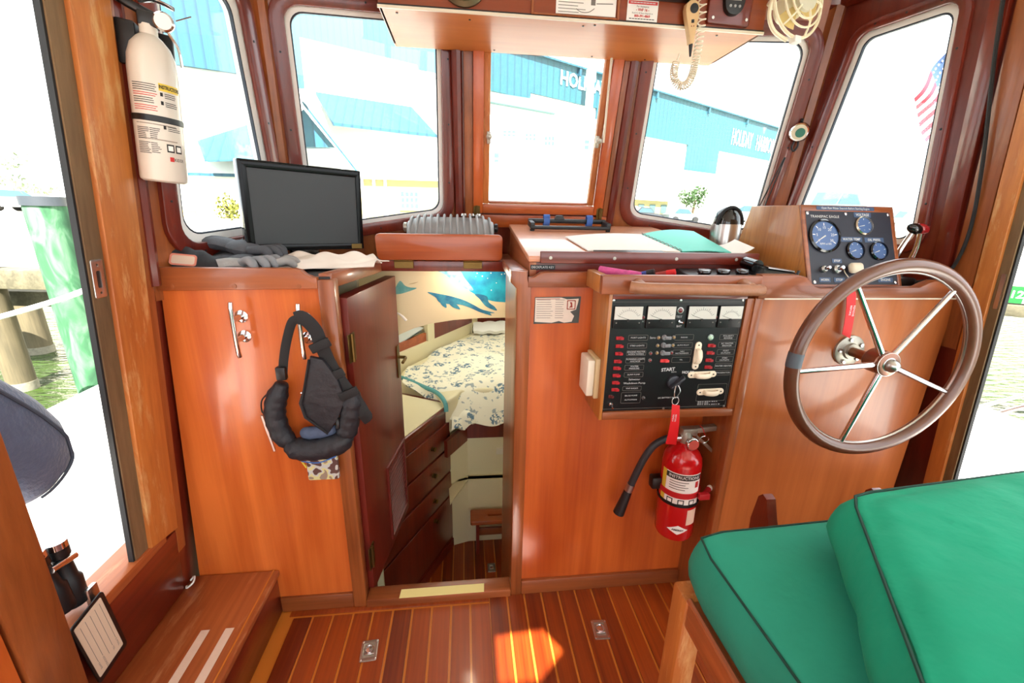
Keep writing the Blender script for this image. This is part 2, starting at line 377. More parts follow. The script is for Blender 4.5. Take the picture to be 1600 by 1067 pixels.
d1 = thing('door_1', 'wooden sliding door pushed most of the way across the port opening', None, (-0.78, 0.4, 0.16), kind='structure')
ed = lambda z: 0.664 - 0.074 * (z - 0.89)
def leaf(y0f, y1f, z0, z1, t0, t1):
    p = []
    for z, (x0, x1) in ((z0, (t0, t1)), (z1, (t0, t1))):
        a, b_ = y0f(z), y1f(z)
        p += [WL @ Vector((a, z, x0)), WL @ Vector((b_, z, x0)), WL @ Vector((b_, z, x1)), WL @ Vector((a, z, x1))]
    return p
MB().hexa(leaf(lambda z: ed(z) - 0.085, ed, 0.17, 1.85, 0.012, 0.036), 0.003).build('stile', M_TRIM, d1)
MB().hexa(leaf(lambda z: ed(z) - 0.092, lambda z: ed(z) - 0.085, 0.17, 1.85, 0.014, 0.022)).build('groove', M_REDY, d1)
MB().hexa(leaf(lambda z: -0.38, lambda z: ed(z) - 0.092, 0.17, 1.35, 0.012, 0.032)).build('panel', M_PANEL, d1)
MB().hexa(leaf(lambda z: -0.38, lambda z: ed(z) - 0.092, 1.80, 1.85, 0.012, 0.034)).build('top_rail', M_TRIMY, d1)
MB().hexa(leaf(lambda z: 0.12, lambda z: 0.32, 1.35, 1.80, 0.020, 0.024)).build('pane', M_GLASS, d1)
MB().hexa(leaf(lambda z: -0.38, lambda z: 0.12, 1.35, 1.80, 0.012, 0.032)).build('upper_panel', M_PANEL, d1)
MB().hexa(leaf(lambda z: 0.32, lambda z: ed(z) - 0.092, 1.35, 1.80, 0.012, 0.032)).build('upper_panel', M_PANEL, d1)

# ---- starboard wall
wr = thing('wall_right', 'leaning starboard wall of the wheelhouse with its open doorway', None, (1.35, 0.9, 0), kind='structure')
MB(WR).plate([(-1.5, 0.0), (0.5, 0.0), (0.5, 1.95), (-1.035, 1.95), (-1.035, 1.03), (-1.5, 1.03)], -0.008, 0.0, ([(-0.872, 0.455), (0.42, 0.455), (0.42, 1.86), (-0.872, 1.86)],)).build('panel', M_RED, wr)
MB(WR).plate([(-0.928, 0.44), (-0.888, 0.455), (-0.888, 1.86), (-0.928, 1.86)], 0.0, 0.014, (), 0.003).build('jamb_board', M_WORN, wr)
MB(WR).plate([(-0.888, 0.455), (-0.868, 0.455), (-0.868, 1.86), (-0.888, 1.86)], -0.008, 0.006).build('door_stop', M_GREYW, wr)
MB(WR).box(-0.869, -0.864, 0.455, 1.86, -0.008, 0.002).build('seal', M_RUBBER, wr)
MB(WR).box(-0.93, 0.42, 0.425, 0.455, -0.06, 0.014, 0.003).build('door_sill', M_TRIMY, wr)
MB(WR).plate([(-0.985, 0.9), (-0.932, 0.9), (-0.932, 1.9), (-0.985, 1.9)], 0.0, 0.010, (), 0.002).build('jamb_trim', M_TRIM, wr)
MB(WR).plate([(-1.035, 0.9), (-0.995, 0.9), (-0.995, 1.9), (-1.035, 1.9)], 0.0, 0.016, (), 0.003).build('window_post', M_RED, wr)
MB(WR).plate(rrect(-0.880, -0.871, 1.025, 1.11, 0.002), 0.006, 0.008).build('latch_plate', M_STEEL, wr)
wire = tag(MB().tube(spline([WR @ Vector(p) for p in ((-1.015, 1.9, 0.024), (-0.995, 1.62, 0.022), (-0.968, 1.36, 0.018), (-0.963, 1.20, 0.016), (-0.985, 1.10, 0.02), (-1.03, 1.072, 0.03), (-1.075, 1.064, 0.045))], 8), 0.0042, 8).build('cable', M_RUBBER), 'thin black cable hanging down the starboard window post', 'cable')

# ---- ceiling and aft roof (beyond the frame)
cl = thing('ceiling', 'wheelhouse ceiling above the windows', None, (0.28, 0.6, 1.92), kind='structure')
MB().plate([(-0.665, -0.5), (1.215, -0.5), (1.215, 1.16), (-0.665, 1.16)], 1.905, 1.945).build('panel', M_WHITE, cl)
MB().plate([(-0.70, 1.161), (1.26, 1.161), (1.20, 1.46), (0.60, 1.60), (-0.05, 1.60), (-0.60, 1.46)], 1.905, 1.945).build('fore_panel', M_WHITE, cl)
MB().box(1.216, 1.75, -2.2, 1.16, 1.905, 1.945).build('starboard_sun_block', M_WHITE, cl)  # unseen overhang added to keep direct sun off the helm console
MB().box(-1.2, -0.666, -0.7, 1.16, 1.905, 1.945).build('port_sun_block', M_WHITE, cl)  # added out of view to stop sun reaching the locker front

# ---- the five window facets
FAC = dict(
 lf=(frame((-0.59, 1.56, 1.14), (0.963, 0.268, 0), (0.046, -0.167, 0.985)), 0.5917),
 cf=(frame((-0.02, 1.7186, 1.14), (1, 0, 0), (0, -0.227, 0.974)), 0.595),
 rf=(frame((0.575, 1.7186, 1.14), (0.966, -0.26, 0), (-0.057, -0.212, 0.976)), 0.611),
 ls=(frame((-0.735, 1.08, 1.06), (0.289, 0.957, 0), (0.086, -0.026, 0.996)), 0.5014),
 rs=(frame((1.165, 1.56, 1.06), (0.237, -0.971, 0), (-0.034, -0.008, 0.999)), 0.5353))
def window(name, key, glass, r, label, tw=0.008, edge_l=0.0, edge_r=0.0, lo=-0.10, hi=0.80, fw=0.045, mb=M_TRIM, mf=M_RED, tl=0.0, tr=0.0):
    M, Lw = FAC[key]
    w = thing(name, label, None, M.translation, kind='structure')
    g = glass; outer = [(edge_l, lo), (Lw + edge_r, lo), (Lw + tr, hi), (tl, hi)]
    MB(M).plate(outer, -0.035, 0.0, (rquad(offset(g, 0.012), r + 0.012),)).build('wall_board', mb, w)
    MB(M).plate(rquad(offset(g, fw), r + fw), 0.0, 0.012, (rquad(offset(g, 0.004), r + 0.004),), 0.004).build('frame', mf, w)
    MB(M).plate(rquad(offset(g, 0.012), r + 0.012), -0.03, -0.004, (rquad(offset(g, -tw), r),)).build('outer_trim', M_WHITE, w)
    MB(M).plate(rquad(offset(g, -tw), r), -0.014, -0.005, (rquad(offset(g, -tw - 0.0035), r),)).build('gasket', M_GASK, w)
    MB(M).plate(rquad(offset(g, 0.004), r), -0.018, -0.013).build('pane', M_GLASS, w)
    for k in range(4):          # screws of the frame, two to a side
        a = Vector(offset(g, fw * 0.55)[k]); c = Vector(offset(g, fw * 0.55)[(k + 1) % 4])
        for f in (0.2, 0.5, 0.8):
            p = a.lerp(c, f); MB(M).lathe([(0.003, 0.010), (0.003, 0.0128), (0.001, 0.0132)], 8, Matrix.Translation((p[0], p[1], 0))).build('screw', M_BLACK, w)
    return w
window('window_1', 'ls', [(0.085, 0.072), (0.432, 0.10), (0.318, 0.70), (0.096, 0.66)], 0.045, 'port side window beside the white fire extinguisher', lo=-0.06, tl=0.0, tr=-0.11, tw=0.014)
window('window_2', 'lf', [(0.066, 0.012), (0.521, 0.082), (0.504, 0.668), (0.064, 0.635)], 0.04, 'port front window behind the dark monitor', tl=0.01, tr=-0.01)
window('window_4', 'rf', [(0.082, 0.085), (0.556, 0.020), (0.572, 0.640), (0.107, 0.66)], 0.045, 'starboard front window looking out on the turquoise building', tl=0.01, tr=-0.012)
window('window_5', 'rs', [(0.075, 0.10), (0.472, 0.10), (0.436, 0.690), (0.208, 0.690)], 0.03, 'starboard side window with the flag beyond it', lo=-0.06, tl=0.105, tr=0.0, fw=0.030, tw=0.010, mb=M_RED)
# corner posts between the facets
tr1 = thing('trim_1', 'wooden posts and headers that join the wheelhouse windows', None, (0.28, 1.7, 1.05), kind='structure')
for a, c, r_, m in (((-0.592, 1.556, 1.04), (-0.553, 1.428, 1.92), 0.024, M_TRIM), ((1.166, 1.556, 1.04), (1.163, 1.428, 1.92), 0.028, M_TRIM),
                    ((-0.02, 1.738, 1.04), (-0.02, 1.535, 1.92), 0.017, M_RED), ((0.575, 1.738, 1.04), (0.575, 1.535, 1.92), 0.017, M_RED)):
    MB().tube([a, c], r_, 8).build('corner_post', m, tr1)
MB().tube([(-0.735, 1.075, 1.04), (-0.655, 1.062, 1.92)], 0.016, 8).build('corner_post', M_RED, tr1)
for a, c in (((-0.66, 1.08, 1.845), (-0.562, 1.425, 1.868)), ((1.222, 1.05, 1.845), (1.166, 1.425, 1.868)), ((1.166, 1.43, 1.868), (0.575, 1.555, 1.868)), ((0.575, 1.555, 1.868), (-0.02, 1.555, 1.868)), ((-0.02, 1.555, 1.868), (-0.56, 1.43, 1.868))):
    MB().tube([a, c], 0.024, 8).build('header', M_RED, tr1)

# centre window: boarded surround, hinged sash that opens, pane, clips and stay
M, Lw = FAC['cf']
w = thing('window_3', 'hinged centre window with a wooden sash and brass hinges', None, M.translation, kind='structure')
MB(M).plate([(0, -0.1), (Lw, -0.1), (Lw, 0.8), (0, 0.8)], -0.035, 0.0, ([(0.075, 0.10), (0.535, 0.10), (0.535, 0.69), (0.075, 0.69)],)).build('wall_board', M_RED, w)
MB(M).plate([(0.022, 0.0), (0.052, 0.0), (0.052, 0.75), (0.022, 0.75)], 0.0, 0.008, (), 0.002).build('stile', M_TRIM, w)
MB(M).plate([(0.562, 0.0), (0.588, 0.0), (0.588, 0.75), (0.562, 0.75)], 0.0, 0.008, (), 0.002).build('stile', M_TRIM, w)
for x0, x1, y0, y1, m_ in ((0.053, 0.089, 0.085, 0.70, M_PANEL), (0.521, 0.557, 0.085, 0.70, M_PANEL), (0.089, 0.521, 0.085, 0.117, M_PANELX), (0.089, 0.521, 0.66, 0.70, M_PANELX)):
    MB(M).box(x0, x1, y0, y1, 0.0, 0.020, 0.0025).build('sash_frame', m_, w)
MB(M).box(0.03, 0.58, 0.03, 0.078, 0.0, 0.014, 0.003).build('sill_board', M_PANELX, w)
for x0, x1, y0, y1 in ((0.089, 0.112, 0.117, 0.66), (0.498, 0.521, 0.117, 0.66)):
    MB(M).box(x0, x1, y0, y1, -0.02, 0.004, 0.002).build('inner_stile', M_WORN, w)
MB(M).box(0.112, 0.498, 0.117, 0.126, -0.02, 0.004, 0.002).build('inner_stile', M_WORNX, w)
MB(M).box(0.112, 0.498, 0.126, 0.66, -0.012, -0.008).build('pane', M_SASHG, w)
for x in (0.066, 0.545):
    b = MB(M); b.box(x - 0.012, x + 0.012, 0.062, 0.112, 0.019, 0.023, 0.001, 1); b.tube([(x, 0.06, 0.025), (x, 0.114, 0.025)], 0.0045, 8)
    for yy in (0.072, 0.102): b.lathe([(0.003, 0.022), (0.003, 0.025)], 6, Matrix.Translation((x + 0.007, yy, 0)))
    b.build('hinge', M_BRASS, w)
for x in (0.108, 0.502):
    b = MB(M); b.box(x - 0.007, x + 0.007, 0.325, 0.365, 0.004, 0.012, 0.002); b.lathe([(0.005, 0.012), (0.004, 0.022), (0.010, 0.026), (0.010, 0.031), (0.003, 0.034)], 12, Matrix.Translation((x, 0.350, 0)))
    b.build('clamp', M_ALU, w)
b = MB(M); b.tube([(0.520, 0.345, 0.028), (0.508, 0.60, 0.028)], 0.004, 8); b.tube([(0.508 + 0.008 * math.cos(k), 0.608 + 0.008 * math.sin(k), 0.028) for k in [6.283 * i / 12 for i in range(12)]], 0.002, 6, True); b.build('stay_rod', M_CREAMP, w)

# ================================================================ port locker
lk = thing('locker_cabinet', 'orange varnished locker with two rope cleats on its front', 'cabinet', (-0.58, 1.2, 0))
def xl(z): return max(-0.83, XP(z) + 0.004)
MB().hexa([(-0.82, 1.1, 0.0), (-0.36, 1.1, 0.0), (-0.36, 1.118, 0.0), (-0.82, 1.118, 0.0), (xl(1.03), 1.1, 1.035), (-0.36, 1.1, 1.035), (-0.36, 1.118, 1.035), (xl(1.03), 1.118, 1.035)]).build('front_panel', M_LOCKER, lk)
MB().box(-0.368, -0.328, 1.088, 1.13, 0.0, 1.052, 0.004).build('corner_post', M_TRIM, lk)
MB().plate([(-0.742, 1.024), (-0.366, 1.030), (-0.366, 1.058), (-0.376, 1.0585), (-0.392, 1.066), (-0.402, 1.076), (-0.418, 1.080), (-0.738, 1.0805)], -1.104, -1.086, (), 0.004, M=frame((0, 0, 0), (1, 0, 0), (0, 0, 1)) @ Matrix.Translation((0, 0, 0))).build('fiddle_rail', M_TRIMX, lk)
MB().box(-0.587, -0.368, 1.090, 1.101, 0.0, 0.054, 0.003).build('baseboard', M_TRIMX, lk)
MB().plate([(-0.745, 1.10), (-0.34, 1.10), (-0.275, 1.43), (-0.275, 1.63), (-0.585, 1.55), (-0.735, 1.10)], 1.040, 1.058).build('worktop', mat('dark_mat', lin(46, 46, 48), 0.75, var=0.1, vscale=60), lk)
MB().hexa([(-0.368, 1.104, 1.028), (-0.335, 1.104, 1.028), (-0.272, 1.425, 1.028), (-0.302, 1.425, 1.028), (-0.368, 1.104, 1.066), (-0.335, 1.104, 1.066), (-0.272, 1.425, 1.066), (-0.302, 1.425, 1.066)], 0.003).build('side_rail', M_TRIMY, lk)
for x in (-0.7, -0.56, -0.41): MB().lathe([(0.0055, 0), (0.0055, 0.0012), (0.001, 0.0016)], 12, frame((x, 1.086, 1.036), (1, 0, 0), (0, 0, 1))).build('plug', M_TRIM, lk)
MB().box(-0.80, -0.36, 1.12, 1.45, 0.80, 0.815).build('shelf', M_TRIMX, lk)
MB().box(-0.80, -0.36, 1.44, 1.455, 0.0, 1.03).build('back_panel', M_CREAM, lk)

# ---- doorway: threshold, right jamb, header with the folding flap
dw = thing('trim_2', 'jambs, threshold and header of the forward companionway', None, (-0.1, 1.1, 0), kind='structure')
MB().hexa([(-0.328, 1.084, -0.02), (0.137, 1.084, -0.02), (0.137, 1.14, -0.02), (-0.328, 1.14, -0.02), (-0.328, 1.086, 0.026), (0.137, 1.086, 0.026), (0.137, 1.14, 0.026), (-0.328, 1.14, 0.026)], 0.003).build('threshold', M_TRIMX, dw)
MB().hexa([(-0.225, 1.0855, 0.0262), (0.048, 1.0855, 0.0262), (0.050, 1.118, 0.0262), (-0.222, 1.118, 0.0262), (-0.225, 1.0855, 0.0275), (0.048, 1.0855, 0.0275), (0.050, 1.118, 0.0275), (-0.222, 1.118, 0.0275)]).build('grip_tape', mat('tape', lin(236, 222, 150), 0.7), dw)
MB().plate([(0.137, 0.0), (0.172, 0.0), (0.172, 1.044), (0.163, 1.05), (0.160, 1.075), (0.118, 1.078), (0.118, 1.046), (0.134, 1.030)], -1.135, -1.088, (), 0.003, M=front(0, 0, 0)).build('jamb', M_TRIM, dw)
MB().hexa([(0.118, 1.104, 1.045), (0.165, 1.104, 1.045), (0.165, 1.44, 1.045), (0.124, 1.44, 1.045), (0.118, 1.104, 1.078), (0.165, 1.104, 1.078), (0.165, 1.44, 1.070), (0.124, 1.44, 1.070)], 0.003).build('coaming', M_TRIMY, dw)
MB().box(-0.285, 0.145, 1.425, 1.452, 1.030, 1.064, 0.002).build('header', M_RED, dw)
MB().box(0.139, 0.160, 1.13, 1.45, -0.75, 1.045).build('side_lining', M_TRIM, dw)
MB().box(-0.36, -0.334, 1.131, 1.26, -0.75, 0.02).build('side_lining', M_RED, dw)
fp = thing('hatch_flap', 'folded-up wooden flap with rounded top corners above the companionway', 'flap', (-0.08, 1.43, 1.06))
MB(front(0, 1.424, 0)).plate(rquad([(-0.284, 1.066), (0.124, 1.066), (0.124, 1.151), (-0.289, 1.150)], 0.016), -0.018, 0.0, (), 0.003).build('board', M_PANELX, fp)
for x in (-0.2, 0.025):
    b = MB(front(0, 1.424, 0)); b.box(x - 0.031, x + 0.031, 1.040, 1.062, 0.0012, 0.004, 0.0008, 1); b.tube([(x - 0.031, 1.064, 0.004), (x + 0.031, 1.064, 0.004)], 0.003, 8)
    for dx in (-0.022, 0, 0.022): b.lathe([(0.003, 0.004), (0.003, 0.0048)], 8, Matrix.Translation((x + dx, 1.050, 0)))
    b.build('hinge', M_BRASS, fp)
tb = thing('trim_3', 'wooden deck shelf and boards under the centre window', None, (-0.05, 1.6, 1.05), kind='structure')
MB().plate([(-0.275, 1.45), (0.172, 1.45), (0.172, 1.73), (-0.03, 1.73), (-0.275, 1.66)], 1.045, 1.062).build('deck_shelf', M_TRIMX, tb)

# ---- inward door to the forward cabin
d2 = thing('door_2', 'dark red mahogany door with a louvred lower panel, swung open inwards', None, (-0.312, 1.13, 0.01), kind='structure')
DM = frame((-0.312, 1.135, 0.0), (0.148, 0.989, 0), (0, 0, 1))    # local x along the door, y up, z into the opening
MB(DM).plate([(0.0, 0.014), (0.417, 0.014), (0.417, 0.997), (0.0, 0.997)], -0.036, 0.0, ([(0.20, 0.06), (0.385, 0.06), (0.385, 0.345), (0.20, 0.345)],), 0.003).build('slab', M_DOOR, d2)
b = MB(DM); b.plate([(0.19, 0.05), (0.395, 0.05), (0.395, 0.355), (0.19, 0.355)], -0.002, 0.006, ([(0.20, 0.06), (0.385, 0.06), (0.385, 0.345), (0.20, 0.345)],), 0.002); b.build('louvre_frame', M_DOOR, d2)
for k in range(17):
    z = 0.066 + k * 0.0165
    MB(DM).hexa([(0.20, z, -0.020), (0.385, z, -0.020), (0.385, z + 0.004, -0.020), (0.20, z + 0.004, -0.020), (0.20, z - 0.008, 0.001), (0.385, z - 0.008, 0.001), (0.385, z - 0.002, 0.003), (0.20, z - 0.002, 0.003)]).build('slat', M_DOOR, d2)
for z in (0.86, 0.155):
    b = MB(DM); b.box(-0.022, 0.022, z - 0.04, z + 0.04, 0.0, 0.003, 0.0008, 1); b.tube([(-0.002, z - 0.04, 0.005), (-0.002, z + 0.04, 0.005)], 0.005, 8)
    for yy in (-0.026, 0, 0.026): b.lathe([(0.0036, 0.003), (0.0036, 0.004)], 8, Matrix.Translation((0.013, z + yy, 0)))
    b.build('hinge', M_BRASS, d2)
b = MB(DM); b.box(0.375, 0.398, 0.62, 0.745, 0.0, 0.004, 0.001, 1); b.tube([(0.386, 0.70, 0.003), (0.386, 0.70, 0.03)], 0.006, 8); b.tube(spline([(0.386, 0.70, 0.030), (0.37, 0.70, 0.034), (0.335, 0.697, 0.034)], 4), 0.0055, 8); b.build('handle', M_BRASS, d2)
b = MB(DM); b.box(0.375, 0.398, 0.62, 0.745, -0.040, -0.036, 0.001, 1); b.tube(spline([(0.386, 0.70, -0.038), (0.386, 0.70, -0.062), (0.37, 0.70, -0.066), (0.335, 0.697, -0.066)], 4), 0.0055, 8); b.build('handle', M_BRASS, d2)

# ================================================================ bulkhead right of the doorway
wf = thing('wall_front', 'orange varnished bulkhead panel between the companionway and the helm console', None, (0.45, 1.1, 0), kind='structure')
MB().box(0.172, 0.722, 1.1, 1.116, 0.0, 1.05).build('panel', M_PANEL, wf)
MB().box(0.172, 0.722, 1.088, 1.1005, 0.0, 0.054, 0.003).build('baseboard', M_TRIMX, wf)
MB(front(0, 0, 0)).plate([(0.163, 1.034), (0.345, 1.034), (0.345, 1.075), (0.21, 1.075), (0.196, 1.0735), (0.180, 1.062), (0.163, 1.060)], -1.104, -1.086, (), 0.003).build('fiddle_rail', M_TRIMX, wf)

# ---- helm console
hc = thing('helm_console', 'varnished helm console panel that carries the steering wheel', 'console', (1.0, 1.0, 0))
MB().box(0.722, 1.292, 0.966, 0.984, 0.0, 1.030).build('front_panel', M_CONSOLE, hc)
MB().box(0.722, 0.738, 0.984, 1.10, 0.0, 1.030).build('side_panel', M_TRIM, hc)
MB().box(0.719, 0.741, 0.962, 0.990, 0.0, 1.030, 0.002).build('corner_strip', M_TRIM, hc)
MB(front(0, 0, 0)).plate([(0.722, 1.028), (1.292, 1.028), (1.300, 1.075), (1.205, 1.075), (1.185, 1.068), (1.165, 1.058), (0.885, 1.056), (0.870, 1.060), (0.842, 1.083), (0.82, 1.088), (0.722, 1.088)], -0.982, -0.958, (), 0.004).build('fiddle_rail', M_TRIMX, hc)
MB().box(0.74, 1.292, 0.9585, 0.9655, 1.0265, 1.030).build('white_line', M_CREAMP, hc)
MB().box(0.74, 1.270, 0.984, 1.56, 1.030, 1.046).build('worktop', M_PANELX, hc)
MB().hexa([(1.24, 1.0, 1.03), (1.30, 1.0, 1.03), (1.18, 1.56, 1.03), (1.1, 1.56, 1.03), (1.24, 1.0, 1.046), (1.30, 1.0, 1.046), (1.18, 1.56, 1.046), (1.1, 1.56, 1.046)]).build('outer_worktop', M_WHITE, hc)
# ================================================================ forward cabin seen through the companionway
FZ = -0.75
f2 = thing('floor_2', 'dim teak and holly sole of the lower forward cabin', None, (0.0, 1.9, FZ), kind='structure')
MB().box(-0.5, 0.62, 1.2, 2.3, FZ - 0.04, FZ - 0.003).build('strip_bed', M_HOLLY, f2)
for k in range(17):
    x = -0.46 + k * 0.0615
    MB().box(x + 0.003, x + 0.0585, 1.2, 2.3, FZ - 0.02, FZ, 0.0006, 1).build('plank', M_PLANK, f2)
lift_ring(0.13, 1.95, FZ, 'small steel lift ring in the lower sole in front of the wooden stool')
lift_ring(0.225, 1.935, FZ, 'steel lift ring in the lower sole half hidden by the companionway jamb')

cab = thing('trim_4', 'cream lining and dark panels of the forward cabin', None, (0, 2.5, FZ), kind='structure')
def vwall(b, a, c, z0, z1, t):
    """upright board between two plan points with thickness t to the left of a->c"""
    a = Vector((a[0], a[1], 0)); c = Vector((c[0], c[1], 0)); d = (c - a).normalized(); n_ = Vector((-d[1], d[0], 0)) * t
    return b.hexa([tuple(p + Vector((0, 0, z))) for z in (z0, z1) for p in (a, c, c + n_, a + n_)])
b = MB(); vwall(b, (-0.43, 2.62), (0.095, 3.52), 0.10, 0.34, 0.03); b.build('berth_board', M_CREAM, cab)
b = MB(); vwall(b, (-0.46, 2.62), (-0.262, 2.94), 0.335, 0.40, 0.02); b.build('shelf_fiddle', M_PANELX, cab)
b = MB(); vwall(b, (-0.268, 2.90), (-0.225, 2.975), 0.335, 0.60, 0.03); b.build('divider', M_CREAM, cab)
b = MB(); vwall(b, (-0.226, 2.97), (0.05, 3.43), 0.34, 0.60, 0.02); b.build('locker_front', M_RED, cab)
b = MB(); vwall(b, (0.05, 3.43), (0.10, 3.60), 0.10, 0.60, 0.02); b.build('end_lining', M_CREAM, cab)
for x0, x1 in ((0.095, 0.301), (0.303, 0.6)): MB().box(x0, x1, 3.60, 3.62, 0.05, 0.60).build('end_panel', M_RED, cab)
b = MB(); vwall(b, (-0.95, 1.46), (-0.75, 2.60), FZ, 1.03, 0.03); vwall(b, (-0.75, 2.60), (0.10, 3.75), FZ, 1.03, 0.03); b.build('hull_lining', M_CREAM, cab)
b = MB(); vwall(b, (0.62, 3.75), (1.2, 2.6), FZ, 1.03, 0.03); vwall(b, (1.2, 2.6), (1.3, 1.46), FZ, 1.03, 0.03); b.build('hull_lining', M_CREAM, cab)
MB().box(0.05, 0.66, 3.75, 3.78, FZ, 1.03).build('hull_lining', M_CREAM, cab)
MB().box(-0.97, -0.36, 1.456, 1.47, FZ, 1.03).build('aft_lining', M_CREAM, cab)
MB().box(0.16, 1.3, 1.456, 1.47, FZ, 1.03).build('aft_lining', M_CREAM, cab)
# foot well under the berth
b = MB(); b.box(0.0, 0.62, 2.17, 2.20, FZ, -0.30); vwall(b, (-0.098, 2.142), (0.0, 2.17), FZ, -0.30, 0.02); b.build('well_front', M_CREAM, cab)
b = MB(); b.hexa([(-0.098, 1.96, -0.312), (0.0, 2.165, -0.312), (0.02, 2.26, -0.312), (-0.11, 2.10, -0.312), (-0.098, 1.96, -0.30), (0.0, 2.165, -0.30), (0.02, 2.26, -0.30), (-0.11, 2.10, -0.30)]); b.box(0.0, 0.62, 2.165, 2.26, -0.312, -0.30); b.build('well_ledge', M_CREAM, cab)
b = MB(); b.box(0.0, 0.62, 2.215, 2.235, -0.30, 0.05); vwall(b, (-0.105, 2.13), (0.0, 2.215), -0.30, 0.02, 0.02); b.build('well_back', M_CREAM, cab)
b = MB(); b.box(0.0, 0.62, 2.195, 2.215, -0.04, 0.06); vwall(b, (-0.108, 2.02), (0.0, 2.195), -0.055, 0.045, 0.02); b.build('berth_rail', M_RED, cab)
outl = tag(MB(front(0.197, 2.214, -0.142)).plate(rrect(-0.026, 0.026, -0.022, 0.022, 0.003), 0.0, 0.007, (circ(0, 0.002, 0.003, 8),), 0.002).build('outlet', M_CREAMP), 'small cream socket plate on the wall under the berth', 'outlet')

# overhead panel with the whale mural
mu = thing('mural_panel', 'cream arched panel painted with turquoise whales above the berth', 'mural', (-0.05, 1.62, 0.7))
MF = front(0, 1.62, 0)
arc = [(-0.42, 0.50), (-0.34, 0.655), (-0.30, 0.715), (-0.258, 0.758), (-0.20, 0.783), (-0.14, 0.800), (-0.05, 0.814), (0.06, 0.822), (0.3, 0.824)]
MB(MF).plate([(0.3, 1.03), (-0.42, 1.03)] + arc, -0.012, 0.0).build('board', M_CREAM, mu)
def paint(name, pts, m, z=0.0008, n=5):
    return MB(MF).plate([tuple(p)[:2] for p in spline([(q[0], q[1], 0) for q in pts], n, True)], 0.0, z).build(name, m, mu)
def watercolour(name, a, c, sc=14):
    m = bpy.data.materials.new(name); m.use_nodes = True; nt = m.node_tree; p = nt.nodes['Principled BSDF']; p.inputs['Roughness'].default_value = 0.6
    tc = nt.nodes.new('ShaderNodeTexCoord'); n_ = nt.nodes.new('ShaderNodeTexNoise'); n_.inputs['Scale'].default_value = sc; n_.inputs['Detail'].default_value = 6
    r = nt.nodes.new('ShaderNodeValToRGB'); r.color_ramp.elements[0].position = 0.36; r.color_ramp.elements[0].color = a; r.color_ramp.elements[1].position = 0.64; r.color_ramp.elements[1].color = c
    nt.links.new(tc.outputs['Object'], n_.inputs[0]); nt.links.new(n_.outputs[0], r.inputs[0]); nt.links.new(r.outputs[0], p.inputs[0]); return m
M_WH1 = watercolour('whale_blue', lin(0, 110, 160), lin(26, 176, 206)); M_WH2 = watercolour('whale_pale', lin(90, 170, 190), lin(150, 205, 212), 60)
M_WH3 = watercolour('calf_blue', lin(24, 100, 140), lin(60, 150, 176), 30); M_WH4 = watercolour('wash_teal', lin(84, 158, 160), lin(140, 194, 186), 20)
# big whale: body, pale grooved throat, flipper with speckles
paint('whale_body', [(-0.12, 1.02), (-0.07, 0.99), (-0.02, 0.955), (0.03, 0.92), (0.085, 0.895), (0.14, 0.886), (0.22, 0.89), (0.28, 0.95), (0.28, 1.02), (0.05, 1.028)], M_WH1)
paint('whale_throat', [(-0.115, 1.018), (-0.075, 0.99), (-0.035, 0.962), (0.005, 0.935), (0.03, 0.935), (0.0, 0.975), (-0.03, 1.012)], M_WH2, 0.0012)
paint('whale_flipper', [(0.035, 0.918), (0.055, 0.897), (0.075, 0.872), (0.10, 0.858), (0.122, 0.852), (0.112, 0.868), (0.09, 0.885), (0.08, 0.91)], M_WH3, 0.0014)
b = MB(MF); rs = random.Random(3)
for k in range(26): b.plate(circ(rs.uniform(0.03, 0.26), rs.uniform(0.93, 1.02), rs.uniform(0.001, 0.0026), 6), 0.0, 0.0018)
b.build('whale_spots', M_PAPER, mu)['kind'] = 'stuff'
paint('calf_body', [(-0.145, 0.925), (-0.115, 0.905), (-0.10, 0.885), (-0.06, 0.878), (-0.02, 0.876), (0.02, 0.862), (0.055, 0.846), (0.10, 0.832), (0.095, 0.841), (0.112, 0.843), (0.065, 0.856), (0.03, 0.875), (-0.01, 0.895), (-0.06, 0.91), (-0.10, 0.918)], M_WH3, 0.0011)
paint('calf_fin', [(-0.10, 0.89), (-0.09, 0.872), (-0.075, 0.864), (-0.078, 0.882)], M_WH3, 0.0014)
paint('calf_fin', [(-0.065, 0.884), (-0.05, 0.866), (-0.022, 0.858), (-0.042, 0.882)], M_WH3, 0.0014)
paint('wash_island', [(-0.275, 0.92), (-0.262, 0.945), (-0.245, 0.968), (-0.228, 0.95), (-0.21, 0.943), (-0.185, 0.94), (-0.22, 0.926), (-0.25, 0.918)], M_WH4)
paint('wash_stroke', [(-0.215, 0.955), (-0.19, 0.962), (-0.178, 0.964), (-0.195, 0.957)], mat('wash_tan', lin(186, 168, 126), 0.7), 0.0006)
tag(MB().tube(spline([(-0.262, 1.60, 0.848), (-0.25, 1.59, 0.846), (-0.238, 1.585, 0.838), (-0.225, 1.585, 0.822)], 5), [0.004] * 10 + [0.005] * 6, 8).build('coat_hook', M_WHITE), 'short white hook hanging below the painted panel beside the open door', 'hook')

